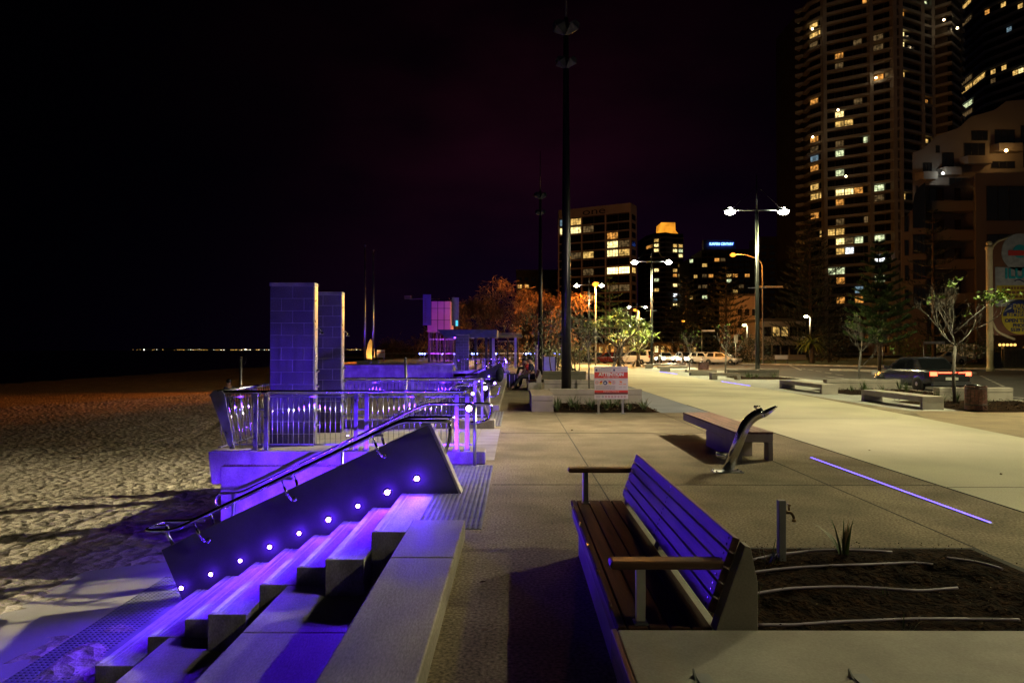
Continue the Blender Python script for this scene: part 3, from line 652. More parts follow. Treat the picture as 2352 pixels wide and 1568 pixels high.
def slab_bench(x0, x1, y0, y1, h, label, legs, timber=True, along='y', group='backless concrete benches'):
    t = thing('block_bench', label, 'bench', ((x0 + x1) / 2, (y0 + y1) / 2, 0), group)
    b = MB(); b.box(x0, x1, y0, y1, h - 0.15, h - (0.032 if timber else 0)); b.build('slab', m_concx, t, bevel=0.008)
    for (a, c, d, e) in legs:
        b = MB(); b.box(a, c, d, e, 0, h - 0.151); b.build('leg', m_concx, t, bevel=0.008)
    if timber:
        b = MB(); n = 5
        if along == 'y':
            w = (x1 - x0 + 0.01) / n
            for i in range(n): b.box(x0 - 0.005 + i * w + 0.003, x0 - 0.005 + (i + 1) * w - 0.003, y0 - 0.005, y1 + 0.005, h - 0.031, h)
        else:
            w = (y1 - y0 + 0.01) / n
            for i in range(n): b.box(x0 - 0.005, x1 + 0.005, y0 - 0.005 + i * w + 0.003, y0 - 0.005 + (i + 1) * w - 0.003, h - 0.031, h)
        b.build('seat', m_timber if along == 'y' else m_timbx, t, bevel=0.004)
    else:
        b = MB()
        for i in range(6):
            y = y0 + (y1 - y0) * (i + 0.5) / 6
            b.box(x0 - 0.006, x0 + 0.05, y - 0.02, y + 0.02, h - 0.03, h + 0.008)
        b.build('skate_stop', m_brush, t)
    return t
slab_bench(3.2, 3.735, 9.93, 13.07, 0.416, 'low timber-topped concrete bench behind the drinking fountain', [(3.2, 3.29, 9.93, 11.5), (3.66, 3.735, 9.93, 10.1), (3.291, 3.6, 10.4, 11.5)])
slab_bench(10.9, 11.47, 18.35, 21.6, 0.36, 'concrete bench beside the slatted bin, right of the path', [(10.9, 11.47, 18.35, 18.48), (10.9, 11.47, 21.4, 21.6)], False)
slab_bench(11.1, 11.68, 24.8, 28.8, 0.36, 'concrete bench beside the leafless tree across the path', [(11.1, 11.68, 24.8, 24.95), (11.1, 11.68, 28.6, 28.8)], False)
slab_bench(10.6, 12.15, 36.9, 37.45, 0.36, 'concrete bench at the foot of the double lamp post, opening towards us', [(10.6, 10.9, 36.9, 37.45), (11.95, 12.15, 36.9, 37.45)], True, 'x')
slab_bench(10.75, 12.6, 42.8, 43.4, 0.36, 'concrete bench in front of the dark slatted bin across the path', [(11.0, 12.2, 42.85, 43.35)], True, 'x')
slab_bench(10.8, 13.0, 51.6, 52.2, 0.38, 'small pale concrete bench beyond the farther LED strip', [(11.0, 11.7, 51.65, 52.15)], False, 'x')
slab_bench(11.2, 13.4, 59.6, 60.2, 0.38, 'smallest concrete bench near the parked cars', [(11.4, 12.0, 59.65, 60.15)], False, 'x')

def planter_wall(x0, x1, y, h, label, th=0.32):
    t = thing('planter_wall', label, 'wall', ((x0 + x1) / 2, y, 0), 'low concrete planter walls')
    b = MB(); b.box(x0, x1, y, y + th, 0, h * 0.64); b.build('base_course', m_concx, t, bevel=0.004)
    b = MB(); b.box(x0 - 0.004, x1 + 0.004, y - 0.004, y + th + 0.004, h * 0.64 + 0.012, h); b.build('capping', m_concx, t, bevel=0.008)
    b = MB(); b.box(x0 + 0.01, x1 - 0.01, y + 0.01, y + th - 0.01, h * 0.6, h * 0.66); b.build('joint', m_joint, t)
    return t
planter_wall(1.0, 3.7, 20.0, 0.46, 'low concrete planter wall right behind the ATTENTION sign')
planter_wall(1.1, 3.7, 26.2, 0.46, 'low concrete planter wall between the tall pole and the path, second from the sign')
planter_wall(1.45, 3.75, 36.4, 0.48, 'dark low planter wall farthest behind the ATTENTION sign', 0.5)
planter_wall(13.3, 15.6, 21.5, 0.42, 'low planter wall behind the slatted bin by the road')
planter_wall(12.55, 15.5, 27.6, 0.42, 'low planter wall beside the road behind the second bench')
planter_wall(12.6, 15.6, 40.5, 0.46, 'low planter wall behind the double lamp post by the road')
t = thing('seat_block', 'square concrete seat block between the promenade and the sign bed', 'bench', (0.7, 19, 0))
b = MB(); b.box(0.42, 0.99, 17.8, 20.7, 0, 0.28); b.build('base_course', m_concx, t, bevel=0.006)
b = MB(); b.box(0.415, 0.995, 17.79, 20.7, 0.292, 0.42); b.build('capping', m_concx, t, bevel=0.01)
b = MB(); b.box(0.45, 0.97, 17.83, 20.6, 0.27, 0.3); b.build('joint', m_joint, t)

# ---------------------------------------------------------------- drinking fountain, tap post
t = thing('drinking_fountain', 'leaning stainless tube drinking fountain with a low dog bowl', 'fountain', (2.77, 9.03, 0))
m_fount = M('satin_stainless', (0.62, 0.61, 0.60), (0.58, 0.58, 0.58), 0.2, 2, 2, metal=1.0)
def bent(pts, r, n=24): return arc_pts(pts, 0.28, 8)
pts = bent([(2.79, 9.03, 0.012), (3.06, 9.03, 0.70), (3.40, 9.0, 0.85)], 0.24, 10)
rs = [0.068] * len(pts)
b = MB(); k = len(pts)
for i in range(k):
    t_ = i / (k - 1); rs[i] = 0.068
b.tube(pts[:-1] + [Vector((3.26, 9.01, 0.787))], rs, 18); b.build('tube_body', m_fount, t)
# the open scoop at the tip: lower half shell tapering to a lip
b = MB(); vs = []; ns = 7; nr = 9; ax = Vector((0.34, -0.02, 0.15)).normalized(); up = Vector((-0.4, 0, 0.92)); up = (up - ax * up.dot(ax)).normalized(); sd = ax.cross(up)
for i in range(ns):
    f = i / (ns - 1); c = Vector((3.25, 9.01, 0.783)) + ax * (0.20 * f); r = 0.0685 * (1 - 0.55 * f * f)
    for j in range(nr):
        a = math.pi * (1 + j / (nr - 1)); vs.append(c + sd * (math.cos(a) * r) + up * (math.sin(a) * r * (1 - 0.35 * f) + 0.01 * f))
b.add(vs, [(i * nr + j, i * nr + j + 1, (i + 1) * nr + j + 1, (i + 1) * nr + j) for i in range(ns - 1) for j in range(nr - 1)], 0, True)
o = b.build('spout_tray', m_fount, t); sm = o.modifiers.new('thickness', 'SOLIDIFY'); sm.thickness = 0.004
b = MB(); b.tube(arc_pts([(3.17, 9.01, 0.80), (3.165, 9.01, 0.865), (3.22, 9.01, 0.862)], 0.02), 0.011, 8); b.ball((3.15, 9.01, 0.855), 0.02, 8, 6); b.build('spout', m_steel, t)
b = MB(); b.lathe([(0.045, 0.18), (0.075, 0.20), (0.08, 0.255), (0.074, 0.255), (0.06, 0.21), (1e-4, 0.20)], (2.71, 8.99, 0), 16); b.build('dog_bowl', m_steel, t)
b = MB(); b.box(2.60, 2.98, 8.93, 9.13, 0.0, 0.012)
for x in (2.63, 2.95):
    for y in (8.96, 9.10): b.lathe([(0.012, 0.012), (0.012, 0.024), (0.005, 0.028)], (x, y, 0), 8)
b.build('base_plate', m_brush, t)

t = thing('tap_post', 'slim grey post with a brass garden tap in the soil bed', 'tap', (1.97, 5.09, 0))
b = MB(); b.box(1.945, 1.998, 5.065, 5.115, 0, 0.49); b.build('post', m_dgrey if False else M('galvanised_grey', (0.22, 0.22, 0.23), (0.17, 0.17, 0.18), 0.5, 5, 4), t, bevel=0.004)
m_brass = M('aged_brass', (0.30, 0.20, 0.09), (0.16, 0.11, 0.06), 0.35, 20, 4, metal=1.0)
b = MB(); b.tube(arc_pts([(1.998, 5.09, 0.40), (2.045, 5.09, 0.40), (2.065, 5.09, 0.36), (2.065, 5.09, 0.335)], 0.02), 0.011, 10); b.lathe([(0.015, 0), (0.015, 0.03)], (2.005, 5.09, 0.40), 8, M=Matrix.Rotation(R(90), 3, 'Y')); b.lathe([(0.016, 0.33), (0.016, 0.352)], (2.065, 5.09, 0), 10); b.build('tap', m_brass, t)
b = MB(); b.tube([(2.03, 5.09, 0.40), (2.026, 5.09, 0.455)], 0.007, 8); b.tube([(2.026, 5.065, 0.455), (2.026, 5.115, 0.455)], 0.007, 8); b.build('tap_handle', m_brass, t)

# drip pipes half buried in the soil
m_pipe = M('lilac_drip_pipe', (0.30, 0.25, 0.33), (0.22, 0.18, 0.24), 0.45, 8, 4)
def pipe(pts, label):
    P = [gp(x, y, 0.075) for x, y in pts]; out = []
    for i in range(len(P) - 1):
        for k in range(6):
            q = k / 6; a = P[max(i - 1, 0)]; b_ = P[i]; c = P[i + 1]; d = P[min(i + 2, len(P) - 1)]
            p = 0.5 * ((2 * b_) + (c - a) * q + (2 * a - 5 * b_ + 4 * c - d) * q * q + (-a + 3 * b_ - 3 * c + d) * q ** 3)
            out.append(Vector((p.x, p.y, 0.066 + 0.010 * noise.noise((p.x * 2.2, p.y * 2, 4)) + 0.03 * max(0, noise.noise((p.x * 1.3, p.y * 1.3, 1))))))
    b = MB(); b.tube(out, 0.0095, 8); return tag(b.build('drip_pipe', m_pipe), label, 'pipe', 'lilac drip pipes on the soil')
pipe([(1722, 1283), (1850, 1262), (1960, 1266), (2060, 1270)], 'lilac drip pipe nearest the far edge of the soil bed, partly buried')
pipe([(1712, 1312), (1800, 1303), (1960, 1298), (2085, 1291), (2150, 1296)], 'lilac drip pipe passing the foot of the tap post')
pipe([(1708, 1366), (1800, 1350), (1900, 1343), (2010, 1346), (2110, 1352), (2210, 1345)], 'lilac drip pipe across the middle of the soil bed')
pipe([(1742, 1437), (1850, 1430), (1960, 1422), (2090, 1417), (2250, 1418), (2352, 1421)], 'lilac drip pipe along the near edge of the soil bed')
pipe([(2175, 1280), (2240, 1287), (2310, 1305)], 'short lilac drip pipe at the right corner of the soil bed')
b = MB(); b.prism([(3.635, 2.9), (3.70, 2.9), (3.70, 5.55), (3.635, 5.49)], 'z', -0.02, 0.012); b.prism([(0.95, 5.49), (3.635, 5.49), (3.70, 5.55), (0.95, 5.55)], 'z', -0.02, 0.009)
tag(b.build('bed_edging', m_joint), 'dark steel edging round the far side of the garden bed', 'edging')

# ---------------------------------------------------------------- violet light strips in the paving
m_strip = E('led_strip_glow', (0.13, 0.085, 1.0), 5)
def ledstrip(x, y0, y1, label, w=0.022, e=10):
    t = thing('light_strip', label, 'light strip', (x, (y0 + y1) / 2, 0), 'violet light strips set in the paving')
    b = MB(); b.box(x - w, x + w, y0, y1, -0.01, 0.009); b.build('channel', m_brush, t)
    b = MB(); b.box(x - w * .7, x + w * .7, y0 + 0.02, y1 - 0.02, 0.0, 0.0115); b.build('lens', m_strip, t)
ledstrip(4.39, 6.34, 10.2, 'long violet light strip in the paving between the bench and the cream path', 0.016)
ledstrip(10.5, 30.6, 34.9, 'violet light strip on the far side of the path near the lamp post', 0.05)
ledstrip(10.75, 45.5, 51.0, 'smallest violet light strip farthest along the path', 0.07)

# ---------------------------------------------------------------- bins, sign, pole
def slat_bin(x, y, label, h=0.66, r=0.24):
    t = thing('litter_bin', label, 'bin', (x, y, 0), 'slatted litter bins')
    b = MB(); n = 18
    for k in range(n):
        a = 2 * math.pi * k / n; b.obox((x + r * math.cos(a), y + r * math.sin(a), h / 2 + 0.02), (0.02, 2 * math.pi * r / n - 0.008, h - 0.04), Matrix.Rotation(a, 3, 'Z'))
    b.build('slats', m_timber, t)
    b = MB(); b.lathe([(r - 0.02, 0), (r - 0.02, h - 0.03)], (x, y, 0), 20); b.build('liner', m_black, t)
    for z in (0.16, h - 0.08): b = MB(); b.lathe([(r + 0.012, z), (r + 0.016, z + 0.02), (r + 0.012, z + 0.04)], (x, y, 0), 24); b.build('band', m_dgrey, t)
    b = MB(); b.lathe([(r * 0.95, h), (r * 0.9, h + 0.025), (r * .45, h + 0.05), (1e-4, h + 0.055)], (x, y, 0), 20); b.build('lid', m_steel, t)
slat_bin(12.08, 18.0, 'round timber-slatted bin with a shiny lid beside the right-hand bench')
slat_bin(13.6, 49.5, 'dark distant slatted bin behind the far benches', 0.7, 0.36)

m_sred = M('sign_red', (0.55, 0.045, 0.035), (0.50, 0.04, 0.03), 0.45, 2); m_swh = M('sign_white', (0.60, 0.55, 0.58), (0.56, 0.51, 0.54), 0.45, 2)
m_smar = M('sign_maroon', (0.13, 0.03, 0.035), None, 0.45); m_sgrey = M('sign_print_grey', (0.20, 0.18, 0.22), None, 0.5); m_sor = M('sign_orange', (0.75, 0.20, 0.04), None, 0.5)
m_sblue = M('sign_blue', (0.03, 0.05, 0.16), None, 0.5); m_syel = M('sign_yellow', (0.72, 0.52, 0.04), None, 0.5); m_prn = M('sign_print_white', (0.75, 0.73, 0.72), None, 0.5)
t = thing('warning_sign', 'red and white ATTENTION beach safety sign on two legs in the plant bed', 'sign', (2.4, 17.25, 0))
x0, x1, z0, z1, ys = 1.985, 2.835, 0.37, 1.19, 17.22
b = MB(); b.box(x0, x1, ys, ys + 0.02, z0, z1); b.build('board', m_swh, t, bevel=0.006)
for x in (2.095, 2.705):
    b = MB(); b.box(x - 0.025, x + 0.025, ys + 0.021, ys + 0.06, 0, 1.12); b.box(x - 0.06, x + 0.06, ys - 0.02, ys + 0.09, 0, 0.015); b.build('leg', m_brush, t)
H = z1 - z0
def zz(f): return z1 - H * f
def bar(f0, f1, a, c, m, nm, d=0.003):
    b = MB(); b.box(x0 + (x1 - x0) * a, x0 + (x1 - x0) * c, ys - d, ys - 0.0005, zz(f1), zz(f0)); return b.build(nm, m, t)
bar(0.175, 0.36, 0.005, 0.995, m_sred, 'red_panel'); bar(0.73, 0.80, 0.005, 0.995, m_sred, 'red_panel'); bar(0.80, 0.855, 0.005, 0.995, m_smar, 'maroon_panel')
text_mesh('lettering', 'ATTENTION', 0.112, (2.41, ys - 0.005, zz(0.245)), m_prn, t, bold=0.006)
text_mesh('lettering', 'No Flags = No Swim', 0.045, (2.41, ys - 0.005, zz(0.325)), m_prn, t)
text_mesh('lettering', 'Beach Safety Information', 0.034, (2.27, ys - 0.003, zz(0.402)), m_sgrey, t)
text_mesh('lettering', 'EMERGENCY PHONE 000', 0.036, (2.41, ys - 0.005, zz(0.768)), m_prn, t)
def rows(z_list, a, c, m):
    b = MB()
    for f in z_list:
        xx = a
        while xx < c:
            w = random.uniform(0.015, 0.05); b.box(x0 + (x1 - x0) * xx, x0 + (x1 - x0) * min(c, xx + w), ys - 0.0025, ys - 0.0005, zz(f + 0.006), zz(f - 0.006)); xx += w + 0.008
    b.build('small_print', m, t)
rows((0.035, 0.055), 0.2, 0.8, m_sgrey); rows((0.095, 0.125), 0.13, 0.5, m_sgrey); rows((0.11,), 0.66, 0.97, m_sgrey); rows((0.60, 0.635, 0.665, 0.695), 0.05, 0.62, m_sgrey)
rows((0.40,), 0.72, 0.95, m_sgrey); rows((0.54, 0.55), 0.73, 0.82, m_sor); rows((0.54, 0.55), 0.86, 0.94, m_sor); rows((0.64,), 0.73, 0.82, m_sgrey); rows((0.64,), 0.86, 0.94, m_sgrey); rows((0.90, 0.925, 0.95), 0.05, 0.18, m_sgrey); rows((0.828,), 0.34, 0.66, m_prn)
def disc(fx, fz, r, m, nm='symbol', ring=None, d=0.003):
    b = MB(); cx = x0 + (x1 - x0) * fx; cz = zz(fz)
    b.prism([(cx + r * math.cos(6.2832 * k / 18), cz + r * math.sin(6.2832 * k / 18)) for k in range(18)], 'y', ys - d, ys - 0.0005)
    b.build(nm, m, t)
disc(0.065, 0.11, 0.028, m_sblue); disc(0.59, 0.11, 0.028, m_sblue)
disc(0.08, 0.49, 0.044, m_sred); disc(0.08, 0.49, 0.034, m_swh, d=0.0045); disc(0.57, 0.49, 0.044, m_sred); disc(0.57, 0.49, 0.034, m_swh, d=0.0045); disc(0.325, 0.50, 0.055, m_sblue)
for fx in (0.08, 0.57): bar(0.475, 0.505, fx - 0.02, fx + 0.02, m_sgrey, 'symbol', 0.006)
bar(0.49, 0.525, 0.295, 0.345, m_prn, 'symbol', 0.005)
for fx, s in ((0.20, 1), (0.46, -1)):
    for f0, m in ((0.445, m_sred), (0.495, m_syel)):
        cx = x0 + (x1 - x0) * fx; b = MB(); w = 0.036; sl = 0.012 * s
        b.prism([(cx - w, zz(f0 + 0.05) - sl), (cx + w, zz(f0 + 0.05) + sl), (cx + w, zz(f0) + sl), (cx - w, zz(f0) - sl)], 'y', ys - 0.003, ys - 0.0005); b.build('flag_symbol', m, t)
cx = x0 + (x1 - x0) * 0.78; b = MB(); b.prism([(cx - 0.025, zz(0.49)), (cx + 0.035, zz(0.505)), (cx + 0.035, zz(0.455)), (cx - 0.025, zz(0.44))], 'y', ys - 0.003, ys - 0.0005); b.build('flag_symbol', m_sor, t)
for i in range(8):
    disc(0.25 + 0.093 * i, 0.925, 0.026, m_sblue if i == 0 else m_sred); disc(0.25 + 0.093 * i, 0.925, 0.019, m_prn if i == 0 else m_swh, d=0.0045); bar(0.915, 0.936, 0.235 + 0.093 * i, 0.265 + 0.093 * i, m_sgrey, 'symbol', 0.006)
bar(0.872, 0.878, 0, 1, m_concx, 'board_seam'); bar(0.155, 0.161, 0, 1, m_concx, 'board_seam')
# ---------------------------------------------------------------- street lamps and poles
m_lens = E('lamp_lens_white', (1.0, 0.97, 0.80), 45); m_lensn = E('lamp_lens_warm', (1.0, 0.93, 0.70), 45); m_lensd = E('lamp_lens_sodium', (1.0, 0.33, 0.03), 3.0)
m_lensy = E('lamp_lens_yellow', (1.0, 0.88, 0.45), 25)
m_pole = M('dark_pole_paint', (0.018, 0.02, 0.019), (0.012, 0.014, 0.013), 0.3, 5, 3, spec=0.6)
m_orpole = M('galvanised_pole', (0.30, 0.29, 0.28), (0.22, 0.21, 0.20), 0.5, 5, 3)
def double_lamp(x, y, label, H=10.0, arm=1.6, e=2500, col=LAMP_COL, e2=None, r=0.35, lens=None, cone=165, aim=None):
    t = thing('street_lamp', label, 'street lamp', (x, y, 0), 'double-armed white street lamps')
    b = MB(); b.tube([(x, y, 0), (x, y, 1.2), (x, y, H - 0.05)], [0.16, 0.13, 0.10], 12); b.lathe([(0.24, 0), (0.24, 0.02)], (x, y, 0), 14); b.build('pole', m_pole, t)
    b = MB(); b.tube([(x, y, H - 0.05), (x, y, H + 2.1)], [0.05, 0.025], 8)
    for s in (-1, 1): b.tube([(x, y, H + 1.5), (x + s * arm * 0.9, y, H + 0.08)], 0.012, 5)
    b.build('mast_tip', m_pole, t)
    b = MB(); b.tube([(x - arm + 0.3, y, H), (x + arm - 0.3, y, H)], 0.045, 8); b.build('cross_arm', m_brush, t)
    b = MB(); b.box(x - 0.55, x + 0.55, y - 0.02, y + 0.02, 5.3, 5.36); b.build('banner_bracket', m_brush, t)
    for s in (-1, 1):
        hx = x + s * arm
        b = MB(); b.ball((hx, y, H + 0.02), 0.36, 12, 8, sc=(1.3, 0.8, 0.32)); b.build('lamp_head', m_dgrey, t)
        b = MB(); b.ball((hx, y, H - 0.06), 0.30, 12, 8, sc=(1.1, 0.95, 0.72)); b.build('lamp_lens', lens or m_lens, t)
        ee = e if s < 0 or e2 is None else e2
        if ee: light('lamp_light', 'SPOT', (hx, y, H - 0.26), col, ee, t, r, R(cone), aim or (hx, y, 0), 0.5)
    return t
double_lamp(14.5, 41, 'double-armed street lamp nearest us on the right, both heads glaring white', e=5200)
double_lamp(12.9, 64.7, 'second double-armed street lamp, in line with the white parked car', e=14000)
double_lamp(9.5, 88, 'small double-armed street lamp seen through the orange-lit pine', e=3500)
double_lamp(23.5, 132, 'tiny farthest double-armed street lamp above the pandanus', e=3500)
double_lamp(16.9, 17.2, 'double-armed street lamp just outside the right edge of the picture', arm=2.2, r=0.2, e=9500, e2=4200)
double_lamp(12.6, 2.0, 'double-armed street lamp beside the camera, outside the picture', arm=2.0, e=3500, e2=0, r=0.1, cone=66, aim=(0.0, 2.6, 0))
t = [o for o in COL.objects if o.get('label', '').endswith('beside the camera, outside the picture') and o.name.startswith('street_lamp')][0]
light('lamp_light', 'SPOT', (14.6, 2.2, 9.7), (1.0, 0.80, 0.62), 9500, t, 0.2, R(36), (2.6, 17.6, 0.4), 0.6)

t = [o for o in COL.objects if o.get('label', '').endswith('just outside the right edge of the picture')][0]
light('lamp_light', 'SPOT', (14.9, 17.2, 9.6), (1.0, 0.86, 0.56), 38000, t, 0.15, R(44), (-12, 10, -1.2), 1.0)
def floodlight_pole(x, y, H, label, rb=0.16, rt=0.075):
    t = thing('floodlight_pole', label, 'light pole', (x, y, 0), 'tall dark beach floodlight poles')
    b = MB(); b.tube([(x, y, 0.0), (x, y, 4), (x, y, H)], [rb, rb * 0.9, rt], 16); b.lathe([(rb * 2, 0), (rb * 2, 0.03)], (x, y, 0), 16)
    for a in range(4): b.lathe([(0.03, 0.03), (0.03, 0.1)], (x + rb * 1.6 * math.cos(a * 1.571 + .78), y + rb * 1.6 * math.sin(a * 1.571 + .78), 0), 8)
    b.build('pole', m_black, t)
    b = MB(); b.tube([(x, y, H), (x, y, H + 2.6)], [0.04, 0.015], 8); b.build('spike', m_black, t)
    for k, (dz, sz) in enumerate(((-0.35, 1.0), (-1.45, 0.8))):
        for s in (-1, 1):
            # angular floodlight: a faceted wedge hood on a bracket
            q = Matrix.Rotation(R(38 * s), 3, 'Y') @ Matrix.Rotation(R(20), 3, 'Z'); c = Vector((x + s * 0.17 * sz, y - 0.05, H + dz))
            b = MB(); a = 0.17 * sz; h = 0.34 * sz
            b.add([c + q @ Vector(p) for p in ((-a, -a, h * .25), (a, -a, h * .25), (a, a, h * .25), (-a, a, h * .25), (-a * .5, -a * .5, h * .8), (a * .5, -a * .5, h * .8), (a * .5, a * .5, h * .8), (-a * .5, a * .5, h * .8), (0, 0, -h))],
                  [(4, 5, 6, 7), (0, 1, 5, 4), (1, 2, 6, 5), (2, 3, 7, 6), (3, 0, 4, 7), (0, 8, 1), (1, 8, 2), (2, 8, 3), (3, 8, 0)])
            b.build('floodlight', m_dgrey, t)
        b = MB(); b.box(x - 0.2, x + 0.2, y - 0.02, y + 0.02, H + dz - 0.04, H + dz + 0.04); b.build('bracket', m_dgrey, t)
    return t
floodlight_pole(1.60, 21.5, 12.1, 'tall dark floodlight pole rising from the plant bed left of the ATTENTION sign')
floodlight_pole(1.62, 44.5, 12.0, 'tall dark floodlight pole farther away, between the people and the nearer pole')

def sodium_lamp(x, y, z, arm, label, e=900, r=0.2, lens=None, col=SODIUM, name='street_lamp', bracket=True):
    t = thing(name, label, 'street lamp', (x, y, 0), 'orange sodium street lamps' if lens is None else 'small yellow garden lamps')
    b = MB(); s = -1 if arm >= 0 else 1; L = abs(arm)
    if L > 0.05: b.tube(arc_pts([(x, y, 0), (x, y, z - 0.22 * L), (x + s * L * 0.5, y, z + 0.02), (x + s * L, y, z + 0.06)], L * 0.25), [0.10] + [0.085] * 6 + [0.05] * 7, 8)
    else: b.tube([(x, y, 0), (x, y, z - 0.1)], [0.09, 0.06], 8)
    b.build('pole', m_orpole, t)
    b = MB(); b.ball((x + s * L, y, z + 0.1), 0.32 * r / 0.2, 10, 6, sc=(1.2, .7, .35)); b.build('lamp_head', m_dgrey, t)
    b = MB(); b.ball((x + s * L, y, z), 0.36 * r / 0.2, 10, 6, sc=(1, .8, .7)); b.build('lamp_lens', lens or m_lensd, t)
    if bracket:
        b = MB(); b.box(x - 0.6, x + 2.4, y - 0.03, y - 0.02, 9.0, 9.22); 
        if arm > 3: b.build('name_blade', m_prn, t)
    light('lamp_light', 'POINT', (x + s * L, y - 0.5, z - 0.55), col, e, t, 0.3)
    return t
sodium_lamp(29.3, 81, 12.9, 3.5, 'orange sodium lamp on a long bent arm behind the double lamp post', 3000)
sodium_lamp(8.45, 72, 8.55, 0.0, 'orange sodium lamp on a straight mast beside the dark office block', 9500, bracket=False)
sodium_lamp(25.3, 140, 9.8, 0.8, 'small orange sodium lamp over the pandanus', 14000, bracket=False)
sodium_lamp(37.6, 150, 8.0, 0.8, 'small orange sodium lamp above the leafless tree by the cars', 14000, bracket=False)
sodium_lamp(40.9, 95, 6.3, 0.55, 'yellow-white lamp on a short arm above the drooping palm', 500, 0.16, m_lensy, (1, .85, .45), 'garden_or_fill_lamp', False)
sodium_lamp(32.2, 95, 5.1, 0.4, 'smaller yellow-white lamp left of the tall orange-lit post', 300, 0.14, m_lensy, (1, .85, .45), 'garden_or_fill_lamp', False)
sodium_lamp(70, 118, 7, 0, 'added lamp on a mast unseen behind the big dark pine', 2500, 0.14, m_lensy, (1, .6, .25), 'garden_or_fill_lamp', False)  # added warm lamp behind the trees, to light the tower fronts
# ---------------------------------------------------------------- people
m_skin = M('skin', (0.42, 0.25, 0.17), (0.36, 0.21, 0.14), 0.55, 8, 3); m_hair = M('black_hair', (0.012, 0.010, 0.009), (0.006, 0.005, 0.005), 0.5, 20, 4)
m_navy = M('navy_cloth', (0.025, 0.03, 0.06), (0.018, 0.02, 0.045), 0.9, 10, 5, 0.3, 60); m_redc = M('red_cloth', (0.42, 0.03, 0.03), (0.32, 0.022, 0.022), 0.85, 10, 5, 0.3, 60)
m_trou = M('dark_trousers', (0.035, 0.033, 0.04), (0.022, 0.02, 0.026), 0.9, 10, 5, 0.3, 60); m_shoe = M('dark_shoes', (0.03, 0.028, 0.026), None, 0.6)
m_white_c = M('pale_cloth', (0.5, 0.45, 0.38), (0.4, 0.36, 0.3), 0.9, 10, 5)
m_eye = M('eye_dark', (0.02, 0.015, 0.012), None, 0.2)
def skin_mesh(name, verts, edges, radii, mat, parent, root=0, sub=1):
    me = bpy.data.meshes.new(name + '_graph'); me.from_pydata([tuple(v) for v in verts], edges, [])
    o = bpy.data.objects.new(name + '_tmp', me); COL.objects.link(o)
    sk = o.modifiers.new('skin', 'SKIN'); sk.use_smooth_shade = True
    sb = o.modifiers.new('sub', 'SUBSURF'); sb.levels = sub; sb.render_levels = sub
    for i, r in enumerate(radii):
        d = me.skin_vertices[0].data[i]; d.radius = (r, r) if not isinstance(r, tuple) else r; d.use_root = (i == root)
    dg = bpy.context.evaluated_depsgraph_get(); m2 = bpy.data.meshes.new_from_object(o.evaluated_get(dg)); bpy.data.objects.remove(o); m2.name = name
    m2.materials.clear(); m2.materials.append(mat)
    for p in m2.polygons: p.use_smooth = True
    r = bpy.data.objects.new(name, m2); COL.objects.link(r); r.parent = parent; return r
